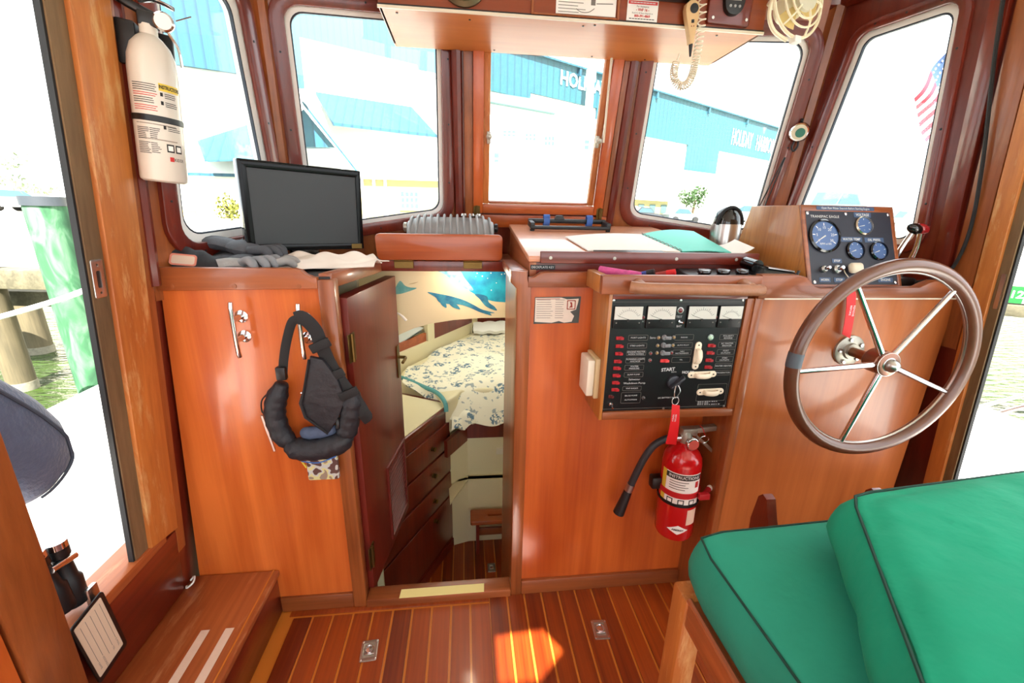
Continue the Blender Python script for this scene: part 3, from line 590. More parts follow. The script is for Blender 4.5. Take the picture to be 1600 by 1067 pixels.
# chest of drawers
dr = thing('drawer_chest', 'dark red chest of four drawers with a cream top beside the berth', 'cabinet', (-0.2, 1.9, FZ))
DC = frame((-0.096, 2.142, FZ), (-0.479, -0.878, 0), (0, 0, 1))   # local x towards the stern along the face, y up, z = x cross y
zs_ = -1 if DC.to_3x3().col[2].dot(Vector((1, 0, 0))) < 0 else 1
Dn = DC.to_3x3().col[2] * zs_   # outward normal of the drawer fronts
def dbox(u0, u1, v0, v1, d0, d1, bev=0.0):
    b = MB(DC); z0, z1 = sorted((d0 * zs_, d1 * zs_)); b.box(u0, u1, v0, v1, z0, z1, bev); return b
dbox(0.0, 0.72, 0.0, 0.935, -0.45, 0.0).build('carcass', M_RED, dr)
dbox(-0.01, 0.73, 0.935, 0.962, -0.42, 0.012, 0.004).build('top_edge', M_RED, dr)
dbox(0.02, 0.73, 0.9622, 0.966, -0.42, 0.0).build('top', M_CREAM, dr)
dbox(0.0, 0.72, 0.93, 0.934, 0.0, 0.006, 0.001).build('moulding', M_RED, dr)
for v0, v1 in ((0.72, 0.866), (0.560, 0.706), (0.404, 0.546), (0.10, 0.392)):
    d_ = dbox(0.025, 0.70, v0, v1, 0.0, 0.014, 0.003).build('drawer', M_RED, dr)
    for u in (0.205,):
        kb = MB(DC); kb.lathe([(0.013, 0.0), (0.013, 0.003), (0.006, 0.006), (0.012, 0.014), (0.012, 0.019), (0.004, 0.021)] if True else [], 14, Matrix.Translation((u, (v0 + v1) / 2 if v0 > 0.3 else 0.345, 0.014 * zs_)) @ (Matrix.Rotation(math.pi, 4, 'X') if zs_ < 0 else I4))
        kb.build('knob', M_BRASS, d_)
dbox(0.0, 0.72, 0.0, 0.06, 0.0, 0.006).build('toe_board', M_DOOR, dr)

# berth: mattress, cushion, quilt, pillow
be = thing('berth_mattress', 'cream berth cushion edged with teal piping behind the drawer chest', 'mattress', (-0.1, 2.4, 0.06))
def cushion(o, name, m, outline, z0, z1, r, parent, puff=0.0, n=4):
    """soft slab: the outline shrinks over rounded edges, top slightly domed"""
    P = spline([(p[0], p[1], 0) for p in outline], n, True); c = sum(P, Vector()) / len(P); b = bmesh.new(); rings = []
    prof = [(r, z0), (0.3 * r, z0 + 0.3 * r), (0, z0 + r), (0, z1 - r), (0.3 * r, z1 - 0.3 * r), (r, z1)]
    prof += [(r + 0.06 * k, z1 + puff * (1 - (1 - k / 4) ** 2)) for k in (1, 2, 3)]
    for d, z in prof:
        ring = []
        for p in P:
            v = p - c; L_ = v.length; q = c + v * max(0.05, (L_ - d) / L_); ring.append(b.verts.new((q[0], q[1], z)))
        rings.append(ring)
    N = len(P)
    for A, B in zip(rings, rings[1:]):
        for k in range(N): b.faces.new((A[k], A[(k + 1) % N], B[(k + 1) % N], B[k]))
    b.faces.new(rings[0][::-1]); b.faces.new(rings[-1]); bmesh.ops.recalc_face_normals(b, faces=b.faces[:])
    mb_ = MB(); mb_._merge(b); return mb_.build(name, m, parent, 60)
cushion(None, 'cushion', M_CREAM, [(-0.39, 2.43), (-0.33, 2.36), (-0.25, 2.28), (-0.16, 2.19), (-0.115, 2.10), (-0.06, 2.16), (0.0, 2.24), (0.3, 2.24), (0.6, 2.26), (0.6, 3.5), (0.12, 3.52), (-0.20, 2.98), (-0.40, 2.62)], 0.04, 0.245, 0.02, be)
MB().tube(spline([(-0.395, 2.44, 0.252), (-0.33, 2.372, 0.253), (-0.25, 2.285, 0.254), (-0.165, 2.195, 0.252), (-0.118, 2.09, 0.242), (-0.11, 2.06, 0.20)], 6), 0.012, 8).build('piping', mat('teal_piping', lin(92, 158, 160), 0.8), be)
def quilt_mat():
    m = bpy.data.materials.new('printed_quilt'); m.use_nodes = True; nt = m.node_tree; L = nt.links; p = nt.nodes['Principled BSDF']; p.inputs['Roughness'].default_value = 0.9
    tc = nt.nodes.new('ShaderNodeTexCoord')
    v = nt.nodes.new('ShaderNodeTexVoronoi'); v.inputs['Scale'].default_value = 11; v.inputs['Randomness'].default_value = 0.8
    n_ = nt.nodes.new('ShaderNodeTexNoise'); n_.inputs['Scale'].default_value = 62; n_.inputs['Detail'].default_value = 3
    w_ = nt.nodes.new('ShaderNodeTexNoise'); w_.inputs['Scale'].default_value = 30; w_.inputs['Detail'].default_value = 2
    for a in (v, n_, w_): L.new(tc.outputs['Object'], a.inputs['Vector'])
    r1 = nt.nodes.new('ShaderNodeValToRGB'); r1.color_ramp.elements[0].position = 0.36; r1.color_ramp.elements[0].color = (1, 1, 1, 1); r1.color_ramp.elements[1].position = 0.40; r1.color_ramp.elements[1].color = (0, 0, 0, 1)
    L.new(v.outputs['Distance'], r1.inputs[0])
    r2 = nt.nodes.new('ShaderNodeValToRGB'); r2.color_ramp.elements[0].position = 0.47; r2.color_ramp.elements[0].color = (0, 0, 0, 1); r2.color_ramp.elements[1].position = 0.53; r2.color_ramp.elements[1].color = (1, 1, 1, 1)
    L.new(n_.outputs['Fac'], r2.inputs[0])
    r3 = nt.nodes.new('ShaderNodeValToRGB'); r3.color_ramp.elements[0].position = 0.60; r3.color_ramp.elements[0].color = (0, 0, 0, 1); r3.color_ramp.elements[1].position = 0.64; r3.color_ramp.elements[1].color = (0.7, 0.7, 0.7, 1)
    L.new(w_.outputs['Fac'], r3.inputs[0])
    mu_ = nt.nodes.new('ShaderNodeMath'); mu_.operation = 'MULTIPLY'; L.new(r1.outputs[0], mu_.inputs[0]); L.new(r2.outputs[0], mu_.inputs[1])
    ad = nt.nodes.new('ShaderNodeMath'); ad.operation = 'MAXIMUM'; L.new(mu_.outputs[0], ad.inputs[0]); L.new(r3.outputs[0], ad.inputs[1])
    mx = nt.nodes.new('ShaderNodeMix'); mx.data_type = 'RGBA'; mx.inputs[6].default_value = lin(240, 234, 212); mx.inputs[7].default_value = lin(96, 124, 142)
    L.new(ad.outputs[0], mx.inputs[0]); L.new(mx.outputs[2], p.inputs['Base Color']); return m
M_QUILT = quilt_mat()
rq = random.Random(5)
def quilt_pt(u, v):
    y = 2.09 + (1 - v) * 1.25 if v < 0.86 else 2.09 + 0.14 * 1.25 - (v - 0.86) * 0.9
    yy = 3.40 - v * 1.28
    xl_ = max(-0.38, -0.40 + max(0, yy - 2.62) * 0.56) if yy > 2.35 else -0.38 + (2.35 - yy) * 1.05
    x = xl_ + (0.60 - xl_) * u
    z = 0.268 + 0.010 * math.sin(9 * x + 5 * yy) + 0.008 * math.sin(17 * yy - 6 * x) + 0.006 * math.sin(31 * x + 3 * yy)
    if v > 0.84: z -= ((v - 0.84) / 0.16) ** 2 * (0.15 + 0.03 * math.sin(13 * x))
    if u < 0.12: z -= (1 - u / 0.12) ** 2 * 0.02
    return Vector((x, yy + (0.012 * math.sin(22 * x) if v > 0.84 else 0), z))
ql = tag(MB().grid(quilt_pt, 40, 48, 0.012).build('quilt', M_QUILT, None, 80), 'white quilt printed with small blue boats spread over the berth', 'quilt')
pw = tag(MB().grid(lambda u, v: Vector((0.06 + u * 0.5, 3.30 + v * 0.26, 0.30 + 0.045 * math.sin(math.pi * v) * (0.7 + 0.3 * math.sin(math.pi * u)) + 0.006 * math.sin(30 * u + 9 * v))), 24, 12, 0.03).build('pillow', M_PAPER, None, 80), 'white pillow at the head of the berth under the whale mural', 'pillow')
fb = tag(MB().grid(lambda u, v: Vector((-0.085 + u * 0.115 + v * 0.015, 2.075 + v * 0.10 - u * 0.01 + u * 0.07, 0.075 + 0.05 * math.sin(math.pi * min(1, v * 1.2)) * (0.6 + 0.4 * math.sin(math.pi * u)) + 0.012 * math.sin(9 * u + 5 * v))), 14, 10, 0.025).build('folded_blanket', M_QUILT, None, 80), 'folded white printed cloth on the corner of the berth by the drawers', 'blanket')
for i, (dz, c_) in enumerate(((0.0, lin(70, 78, 84)), (0.012, lin(196, 200, 198)))):
    b = MB(frame((-0.44 + i * 0.01, 2.66 + i * 0.02, 0.38 + dz), (0.5, 0.83, 0.16), (-0.9, 0.5, 0.1))); b.box(0, 0.26, 0, 0.10, 0, 0.008, 0.001, 1)
    tag(b.build('magazine', mat('magazine_cover_%d' % i, c_, 0.4)), ('dark', 'pale')[i] + ' magazine lying on the small shelf behind the open cabin door', 'magazine', 'magazines on the cabin shelf')

# step stool
so = thing('step_stool', 'small wooden stool with a hand slot on the lower cabin sole', 'stool', (0.13, 2.09, FZ))
MB().plate(rrect(0.012, 0.29, 2.042, 2.150, 0.012), -0.525, -0.500, ([(p[0], p[1]) for p in rrect(0.112, 0.20, 2.086, 2.100, 0.006)],), 0.003).build('seat', M_PANELX, so)
for x in (0.045, 0.25): MB().hexa([(x, 2.055, FZ), (x + 0.018, 2.055, FZ), (x + 0.018, 2.14, FZ), (x, 2.14, FZ), (x, 2.06, -0.525), (x + 0.018, 2.06, -0.525), (x + 0.018, 2.135, -0.525), (x, 2.135, -0.525)]).build('leg', M_DOOR, so)
MB().box(0.063, 0.25, 2.088, 2.104, -0.64, -0.59, 0.003).build('stretcher', M_TRIMX, so)

def frosted(name, c):
    m = bpy.data.materials.new(name); m.use_nodes = True; nt = m.node_tree; nt.nodes.clear(); o = nt.nodes.new('ShaderNodeOutputMaterial'); t = nt.nodes.new('ShaderNodeBsdfTranslucent'); t.inputs[0].default_value = c
    nt.links.new(t.outputs[0], o.inputs[0]); return m
# foredeck over the cabin with an unseen frosted hatch added to light the cabin
fd = thing('ceiling_2', 'white foredeck over the forward cabin with an added frosted hatch for daylight', None, (0.3, 2.6, 1.04), kind='structure')
MB().plate([(-0.62, 1.60), (-0.02, 1.76), (0.58, 1.76), (1.2, 1.60), (1.35, 2.6), (0.7, 3.9), (-0.1, 3.9), (-0.85, 2.6)], 1.034, 1.075, ([(-0.25, 2.10), (0.75, 2.10), (0.75, 3.05), (-0.25, 3.05)],)).build('deck', M_WHITE, fd)
MB().box(-0.27, 0.77, 2.08, 3.07, 1.076, 1.090).build('added_hatch_pane', frosted('added_hatch_diffuser', (0.55, 0.55, 0.52, 1)), fd)
dl = thing('mural_fill_lamp', 'unseen fill lamp added above the companionway mural', 'lamp', (0.0, 1.53, 1.044))  # fill light added behind the header to brighten the mural
MB().lathe([(0.02, 1.026), (0.045, 1.028), (0.05, 1.036), (0.05, 1.044)], 20, Matrix.Translation((0.0, 1.53, 0))).build('shade', mat('fill_lamp_glow', lin(255, 240, 214), 0.5, emit=3.0), dl)
ld = bpy.data.lights.new('mural_fill_light', 'POINT'); ld.energy = 0.8; ld.color = (1.0, 0.86, 0.66); ld.shadow_soft_size = 0.02
lo_ = bpy.data.objects.new('fill_bulb', ld); COL.objects.link(lo_); lo_.location = (0.0, 1.53, 1.01); adopt(lo_, dl)
# ================================================================ switch box with the electrical panel
sb = thing('switch_box', 'wooden box on the bulkhead that holds the black electrical panel', 'switch box', (0.53, 1.03, 0.70))
MB().box(0.343, 0.352, 0.966, 1.099, 0.704, 1.045, 0.0015).build('side', M_INSTR, sb)
MB().box(0.352, 0.720, 0.966, 1.099, 0.704, 0.7255, 0.0015).build('bottom', M_TRIMX, sb)
MB().box(0.7005, 0.7205, 0.966, 1.0, 0.7255, 1.028, 0.0015).build('side', M_TRIM, sb)
MB().box(0.352, 0.7005, 0.966, 1.0, 1.0265, 1.045, 0.0015).build('top_frame', M_REDX, sb)
MB().box(0.345, 0.720, 0.99, 1.098, 1.040, 1.054).build('tray', M_REDX, sb)
MB().box(0.318, 0.721, 0.953, 0.972, 1.040, 1.086, 0.003).build('fiddle_rail', M_TRIMX, sb)
MB().box(0.318, 0.340, 0.972, 1.084, 1.040, 1.084, 0.003).build('fiddle_end', M_INSTR, sb)
hp = [(0.372, 0.935, 1.068), (0.384, 0.922, 1.064), (0.40, 0.918, 1.062), (0.68, 0.918, 1.058), (0.70, 0.922, 1.058), (0.708, 0.935, 1.059)]
b = MB(); b.tube(spline([(0.375, 0.925, 1.064), (0.386, 0.921, 1.063), (0.41, 0.919, 1.061), (0.54, 0.918, 1.059), (0.67, 0.919, 1.057), (0.69, 0.921, 1.057), (0.70, 0.925, 1.058)], 5), [0.008] + [0.0145] * 29 + [0.008], 12, flat=(1.0, 0.95, (0, 0, 1)))
for x in (0.405, 0.672): b.tube([(x, 0.919, 1.060), (x, 0.954, 1.062)], [0.0145, 0.018], 10)
b.build('grab_rail', mat('worn_grip', lin(158, 108, 78), 0.45, var=0.25, vscale=30, bump=0.2), sb)
EP = front(0.353, 0.972, 0.7265)
ep = thing('electrical_panel', 'black breaker panel with four meters and rows of red switches', 'control panel', (0.526, 0.972, 0.7265))
b = MB(EP); b.box(0.0, 0.347, 0.0, 0.30, -0.01, 0.0, 0.0005, 1); b.build('plate', mat('panel_black', lin(17, 15, 17), 0.35, var=0.2, vscale=90), ep)
b = MB(EP); b.plate([(0.0005, 0.006), (0.3425, 0.006), (0.3425, 0.2925), (0.0005, 0.2925)], 0.0001, 0.0005, ([(0.0011, 0.0066), (0.3419, 0.0066), (0.3419, 0.2919), (0.0011, 0.2919)],)); b.build('border_line', M_GREYINK, ep)
M_DIAL = mat('meter_dial', lin(214, 214, 204), 0.4)
for x0, x1 in ((0.006, 0.079), (0.090, 0.164), (0.196, 0.272), (0.279, 0.341)):
    mtr = MB(EP); mtr.plate(rrect(x0, x1, 0.226, 0.283, 0.002), 0.0, 0.006, (), 0.001); mo = mtr.build('meter', M_BLACK, ep)
    MB(EP).box(x0 + 0.001, x1 - 0.001, 0.2495, 0.282, 0.0055, 0.0068, 0.0004, 1).build('dial', M_DIAL, mo)
    cx = (x0 + x1) / 2; b = MB(EP); w_ = (x1 - x0) * 0.40
    for k in range(13):
        t = math.radians(150 - k * 10); r0, r1 = w_ * 0.92, w_ * (1.06 if k % 3 else 1.16)
        c_, s_ = math.cos(t), math.sin(t); n_ = Vector((-s_, c_)) * 0.00028
        b.plate([(cx + r0 * c_ + n_[0], 0.245 + r0 * s_ + n_[1]), (cx + r0 * c_ - n_[0], 0.245 + r0 * s_ - n_[1]), (cx + r1 * c_ - n_[0], 0.245 + r1 * s_ - n_[1]), (cx + r1 * c_ + n_[0], 0.245 + r1 * s_ + n_[1])], 0.0068, 0.0070)
    b.tube([(cx + w_ * 0.92 * math.cos(math.radians(150 - k * 10)), 0.245 + w_ * 0.92 * math.sin(math.radians(150 - k * 10)), 0.0069) for k in range(13)], 0.0002, 4)
    b.build('scale', M_INK, mo)
    b = MB(EP); t = math.radians(152); b.tube([(cx, 0.25, 0.0075), (cx + w_ * math.cos(t), 0.25 + w_ * 0.95 * math.sin(t) * 0.7, 0.0075)], 0.0004, 4); b.lathe([(0.0035, 0.0068), (0.0035, 0.0082)], 10, Matrix.Translation((cx, 0.2475, 0))); b.build('needle', M_INK, mo)
    b = MB(EP)
    for dx in (-0.4, 0.4): b.lathe([(0.0018, 0.006), (0.0018, 0.0066)], 8, Matrix.Translation((cx + dx * (x1 - x0), 0.241, 0)))
    b.build('screws', M_GREYINK, mo)['kind'] = 'stuff'
M_TOG = mat('red_toggle', lin(170, 30, 38), 0.4); M_TOGD = mat('dark_red_toggle', lin(92, 24, 26), 0.4)
def toggle(x, y, m, name='rocker_switch', w_=0.017):
    b = MB(EP); b.box(x - w_ / 2, x + w_ / 2, y - 0.0045, y + 0.0045, 0.0, 0.003, 0.001, 1)
    b.hexa([(x - 0.0015, y - 0.003, 0.003), (x + w_ / 2, y - 0.003, 0.003), (x + w_ / 2, y + 0.003, 0.003), (x - 0.0015, y + 0.003, 0.003), (x + 0.002, y - 0.003, 0.008), (x + w_ / 2 + 0.002, y - 0.003, 0.0065), (x + w_ / 2 + 0.002, y + 0.003, 0.0065), (x + 0.002, y + 0.003, 0.008)]); return b.build(name, m, ep)
for x, y in ((0.0263, 0.2006), (0.0273, 0.18), (0.028, 0.1601), (0.0267, 0.1395), (0.0268, 0.121), (0.0271, 0.1011), (0.0271, 0.0813), (0.0277, 0.0617)): toggle(x, y, M_TOG)
toggle(0.0183, 0.0429, M_TOGD, w_=0.011)
b = MB(EP); b.lathe([(0.006, 0), (0.006, 0.003), (0.0035, 0.004), (0.0035, 0.008), (0.0025, 0.016), (0.003, 0.018)], 10, Matrix.Translation((0.0211, 0.0216, 0)) @ Matrix.Rotation(0.3, 4, 'X')); b.build('lever_switch', M_CHROME, ep)
for x, y in ((0.2724, 0.1783), (0.2726, 0.1584), (0.2728, 0.1382), (0.2732, 0.119)): toggle(x, y, M_TOG)
toggle(0.1514, 0.1389, mat('bright_red_toggle', lin(214, 60, 62), 0.4), w_=0.02)
for x, y in ((0.1438, 0.2013), (0.1446, 0.1807), (0.1454, 0.1601)):
    b = MB(EP); b.lathe([(0.007, 0), (0.007, 0.003), (0.0055, 0.004), (0.0055, 0.007)], 14, Matrix.Translation((x, y, 0))); b.box(x, x + 0.017, y - 0.0045, y + 0.0045, 0.004, 0.009, 0.002, 2); b.build('round_breaker', mat('breaker_grey', lin(122, 124, 126), 0.35) if 'breaker_grey' not in MATS else MATS['breaker_grey'], ep)
M_LED = {c: mat('lens_' + c, lin(*v), 0.25, coat=0.5) for c, v in dict(red=(110, 20, 26), green=(176, 206, 178), amber=(150, 120, 70), dark=(40, 32, 32)).items()}
for x, y, c in ((0.1294, 0.2006, 'amber'), (0.1295, 0.18, 'amber'), (0.1301, 0.1605, 'amber'), (0.1133, 0.1594, 'red'), (0.1138, 0.1406, 'red'), (0.1697, 0.2013, 'amber'), (0.17, 0.18, 'amber'), (0.169, 0.16, 'red'), (0.0826, 0.2537, 'red'), (0.2734, 0.253, 'red'), (0.177, 0.2709, 'red'), (0.1085, 0.036, 'dark'), (0.2683, 0.1999, 'green')):
    big = c == 'green' or (x, y) == (0.177, 0.2709); r_ = 0.0062 if big else 0.0035
    lo2 = MB(EP).lathe([(r_ * 1.35, 0), (r_ * 1.35, 0.002), (r_, 0.0022)], 12, Matrix.Translation((x, y, 0))).build('indicator', M_STEEL if big else M_GREYINK, ep)
    MB(EP).lathe([(r_, 0.002), (r_ * 0.9, 0.004), (r_ * 0.4, 0.0052)], 12, Matrix.Translation((x, y, 0))).build('lens', M_LED[c], lo2)
b = MB(EP); b.lathe([(0.005, 0), (0.005, 0.002), (0.003, 0.003), (0.0022, 0.012), (0.003, 0.013)], 10, Matrix.Translation((0.178, 0.2417, 0)) @ Matrix.Rotation(0.5, 4, 'Y')); b.build('lever_switch', M_CHROME, ep)
M_CRW = mat('cream_handle', lin(240, 226, 200), 0.4)
for (ax, ay), (bx_, by_) in (((0.2391, 0.18), (0.2387, 0.1217)), ((0.2308, 0.0977), (0.2922, 0.0994)), ((0.263, 0.048), (0.3215, 0.0497))):
    a = Vector((ax, ay, 0)); c = Vector((bx_, by_, 0)); d = (c - a).normalized(); q = Vector((-d[1], d[0], 0))
    hb = MB(EP); pts = []
    for e, sg in ((a, -1), (c, 1)):
        for k in range(9):
            t = math.pi * k / 8 - math.pi / 2; v = e + d * sg * 0.0085 * math.cos(t) + q * sg * 0.0085 * math.sin(t); pts.append((v[0], v[1]))
    hb.plate(pts, 0.0, 0.003, (), 0.001); mid = (a + c) / 2; Lh = (c - a).length
    hb.tube(spline([tuple(a + d * 0.010 + Vector((0, 0, 0.002))), tuple(a + d * 0.014 + Vector((0, 0, 0.012))), tuple(mid + Vector((0, 0, 0.017))), tuple(c - d * 0.014 + Vector((0, 0, 0.012))), tuple(c - d * 0.010 + Vector((0, 0, 0.002)))], 5), 0.0055, 8, flat=(1.25, 0.55, (0, 0, 1)))
    ho = hb.build('guard_handle', M_CRW, ep)
    for e in (a, c): MB(EP).lathe([(0.002, 0.003), (0.002, 0.0038)], 8, Matrix.Translation(e)).build('screw', M_INK, ho)
b = MB(EP); b.lathe([(0.018, 0), (0.018, 0.006), (0.016, 0.007)], 20, Matrix.Translation((0.186, 0.079, 0)))
b.hexa([(0.170, 0.070, 0.007), (0.178, 0.062, 0.007), (0.212, 0.094, 0.007), (0.205, 0.102, 0.007), (0.172, 0.071, 0.022), (0.177, 0.065, 0.022), (0.208, 0.094, 0.020), (0.204, 0.099, 0.020)], 0.002); b.build('battery_selector', mat('knob_black', lin(46, 48, 56), 0.4), ep)
for x, y in ((0.004, 0.296), (0.1751, 0.296), (0.339, 0.296), (0.168, 0.003), (0.339, 0.0048)): MB(EP).lathe([(0.0032, 0), (0.0032, 0.0012), (0.001, 0.0018)], 10, Matrix.Translation((x, y, 0))).build('screw', M_STEEL, ep)
# printed captions in their outlined boxes
bx = MB(EP); tx = MB(EP)
def cap(x0, x1, y1, y0, lines, fs=0.0058, box=True):
    if box: bx.plate(rrect(x0, x1, y0, y1, 0.0025, 3), 0.0001, 0.0004, (rrect(x0 + 0.0006, x1 - 0.0006, y0 + 0.0006, y1 - 0.0006, 0.002, 3),))
    n_ = len(lines)
    for i, l in enumerate(lines): tx.text(l, (x0 + x1) / 2, (y0 + y1) / 2 + ((n_ - 1) / 2 - i) * fs * 1.02, fs, align='CENTER', sx=min(1.1, (x1 - x0 - 0.004) / max(1, len(l)) / fs * 1.75))
L_ = [(0.0507, 0.2081, 0.1937, ['PORT LIGHTS']), (0.0502, 0.1869, 0.1731, ['STBD LIGHTS']), (0.0499, 0.1673, 0.1533, ['ENGINE MASTER', 'HORN WIPERS']), (0.0495, 0.1481, 0.1337, ['RUNNING LIGHTS', 'ANCHOR']), (0.0489, 0.1286, 0.1142, ['WATER', 'PRESSURE']), (0.0493, 0.1087, 0.095, ['SUMP PUMP']), (0.049, 0.0696, 0.0573, ['VHF RADIO'])]
for x0, y1, y0, l in L_: cap(x0, x0 + 0.051, y1, y0, l)
cap(0.0473, 0.101, 0.0525, 0.0216, ['BILGE PUMP', '', 'AUTO/MAN'])
cap(0.049, 0.108, 0.0935, 0.0835, ['Saltwater'], 0.0075, False); cap(0.047, 0.112, 0.083, 0.073, ['Washdown Pump'], 0.0075, False)
cap(0.1025, 0.1265, 0.2055, 0.1955, ['Stereo'], 0.0085, False)
for y1, y0, l in ((0.2081, 0.193, ['RADAR']), (0.1869, 0.1725, ['AUTO PILOT']), (0.1673, 0.1533, ['NAV', 'INSTRUMENTS']), (0.1474, 0.133, ['TEL'])): cap(0.1727, 0.223, y1, y0, l, 0.005)
for y1, y0, l in ((0.2074, 0.1927, ['POLARITY', 'REVERSE']), (0.1869, 0.1725, ['AC MASTER', 'BREAKER']), (0.167, 0.1526, ['PORT', 'OUTLETS']), (0.1474, 0.1327, ['STBD', 'OUTLETS']), (0.1279, 0.1142, ['WATER HEATER']), (0.1087, 0.095, ['REFRIGERATOR'])): cap(0.2936, 0.343 - 0.002, y1, y0, l)
tx.text('TEST', 0.1764, 0.2544, 0.0075, align='CENTER'); tx.text('BAT', 0.1795, 0.2297, 0.0075, align='CENTER'); tx.text('DC', 0.0835, 0.243, 0.0055, align='CENTER'); tx.text('AC', 0.2745, 0.243, 0.0055, align='CENTER')
tx.text('START', 0.1665, 0.1138, 0.0125, align='CENTER', bold=0.0004, rot=0.06); tx.text('HOUSE', 0.206, 0.1053, 0.010, bold=0.0003, rot=-0.03); tx.text('BOTH', 0.183, 0.1065, 0.005, align='CENTER')
tx.text('DC BATTERY SELECT', 0.178, 0.0343, 0.0062, align='CENTER')
[tx.box(0.2625 + k * 0.0065, 0.2675 + k * 0.0065 - (k % 3) * 0.001, yy, yy + 0.0016, 0.0001, 0.0004) for yy, n_ in ((0.0188, 9), (0.0147, 5), (0.0105, 10)) for k in range(n_)]
bx.plate(rrect(0.256, 0.338, 0.0216, 0.0705, 0.002, 3), 0.0001, 0.0004, (rrect(0.2566, 0.3374, 0.0222, 0.0699, 0.002, 3),))
b_o = bx.build('caption_outlines', M_GREYINK, ep); t_o = tx.build('lettering', mat('panel_lettering', lin(196, 196, 196), 0.6), ep)
for o in (b_o, t_o): o['kind'] = 'stuff'
# key on its ring with a red streamer
ky = thing('key_fob', 'ignition key on a steel ring with a red streamer tag at the breaker panel', 'key tag', (0.538, 0.945, 0.64))
MB().tube(spline([(0.539, 0.953, 0.806), (0.531, 0.945, 0.79), (0.534, 0.944, 0.772), (0.546, 0.945, 0.79)], 5, True), 0.0012, 5, True).build('chain', M_STEEL, ky)
MB().tube([(0.536 + 0.009 * math.cos(t), 0.944, 0.764 + 0.011 * math.sin(t)) for t in [6.283 * k / 18 for k in range(18)]], 0.0011, 6, True).build('ring', M_STEEL, ky)
MB().grid(lambda u, v: Vector((0.527 + u * 0.021 + (1 - v) * (0.004 + u * 0.009) - (1 - v) * 0.006, 0.943 - 0.006 * math.sin(3 * v), 0.640 + v * 0.116 - u * 0.004)), 4, 10, 0.0012).build('streamer', M_REDT, ky)
b = MB(front(0.536, 0.938, 0.735)); b.text('REMOVE', -0.004, -0.006, 0.006, rot=-1.6, z=0.002); b.text('BEFORE', 0.003, -0.006, 0.006, rot=-1.6, z=0.002); b.build('lettering', M_WINK, ky)
# cream rocker on the side of the box
sw = thing('wall_switch', 'cream rectangular switch on the left side of the electrical box', 'switch', (0.33, 1.03, 0.77))
MB().box(0.3305, 0.343, 0.985, 1.068, 0.757, 0.867, 0.002).build('back_plate', mat('cream_switch_edge', lin(206, 184, 138), 0.5), sw)
MB().box(0.311, 0.3305, 0.990, 1.062, 0.762, 0.862, 0.004).build('rocker', M_CREAMP, sw)
# torn paper notice on the bulkhead
nt_ = thing('torn_notice', 'torn white paper notice with red print glued to the bulkhead', 'notice', (0.248, 1.099, 0.93))
NM = front(0.183, 1.0995, 0.932)
MB(NM).plate([(0, 0), (0.126, 0.002), (0.128, 0.076), (0.002, 0.074)], 0.0, 0.0006).build('backing', mat('notice_backing', lin(78, 86, 84), 0.8, var=0.3, vscale=60), nt_)
MB(NM).plate([(0.003, 0.006), (0.05, 0.003), (0.07, 0.008), (0.085, 0.003), (0.106, 0.006), (0.112, 0.022), (0.100, 0.034), (0.116, 0.040), (0.120, 0.056), (0.122, 0.070), (0.09, 0.068), (0.074, 0.073), (0.003, 0.072)], 0.0006, 0.0012).build('sheet', mat('notice_paper', lin(228, 220, 206), 0.8, var=0.08, vscale=50), nt_)
b = MB(NM); rn = random.Random(2)
for r_ in range(9):
    y = 0.066 - r_ * 0.0062
    for c0, c1 in ((0.007, 0.052), (0.058, 0.084)): b.plate([(c0, y), (c1 - rn.uniform(0, 0.008), y), (c1 - rn.uniform(0, 0.008), y + 0.0012), (c0, y + 0.0012)], 0.0012, 0.0014)
b.build('print_lines', M_GREYINK, nt_)['kind'] = 'stuff'
b = MB(NM); b.plate(rrect(0.09, 0.114, 0.040, 0.066, 0.002), 0.0012, 0.0015, (rrect(0.0925, 0.1115, 0.0425, 0.0635, 0.002),)); b.plate([(0.096, 0.045), (0.101, 0.052), (0.098, 0.061), (0.104, 0.060), (0.106, 0.046)], 0.0012, 0.0015); b.plate([(0.004, 0.068), (0.07, 0.069), (0.07, 0.0705), (0.004, 0.0695)], 0.0012, 0.0015); b.build('red_emblem', mat('rust_print', lin(150, 62, 44), 0.7), nt_)

# ================================================================ engine instrument box
ib = thing('instrument_box', 'sloping oak instrument box on the helm console', 'instrument box', (1.02, 1.15, 1.046))
iy0, iy1 = 1.000, 1.088
MB().hexa([(0.885, iy0, 1.046), (1.158, iy0, 1.046), (1.158, 1.355, 1.046), (0.885, 1.355, 1.046), (0.885, iy1, 1.256), (1.158, iy1, 1.256), (1.158, 1.283, 1.256), (0.885, 1.283, 1.256)], 0.003).build('case', M_INSTR, ib)
IM = frame((0.885, iy0 - 0.001, 1.046), (1, 0, 0), (0, iy1 - iy0, 0.210))
MB(IM).plate(rrect(0.0, 0.273, 0.0, 0.2275, 0.002), 0.0, 0.004, (rrect(0.012, 0.262, 0.012, 0.211, 0.002),), 0.001).build('front_frame', M_TRIMX, ib)
MB(IM).box(0.012, 0.262, 0.012, 0.211, 0.0, 0.003).build('panel', mat('slate_panel', lin(36, 40, 54), 0.5, var=0.15, vscale=40), ib)
M_BLUE = mat('gauge_blue', lin(70, 100, 150), 0.35); M_BEZ = M_BLACKG; M_LBL = mat('label_blue', lin(60, 84, 118), 0.5)
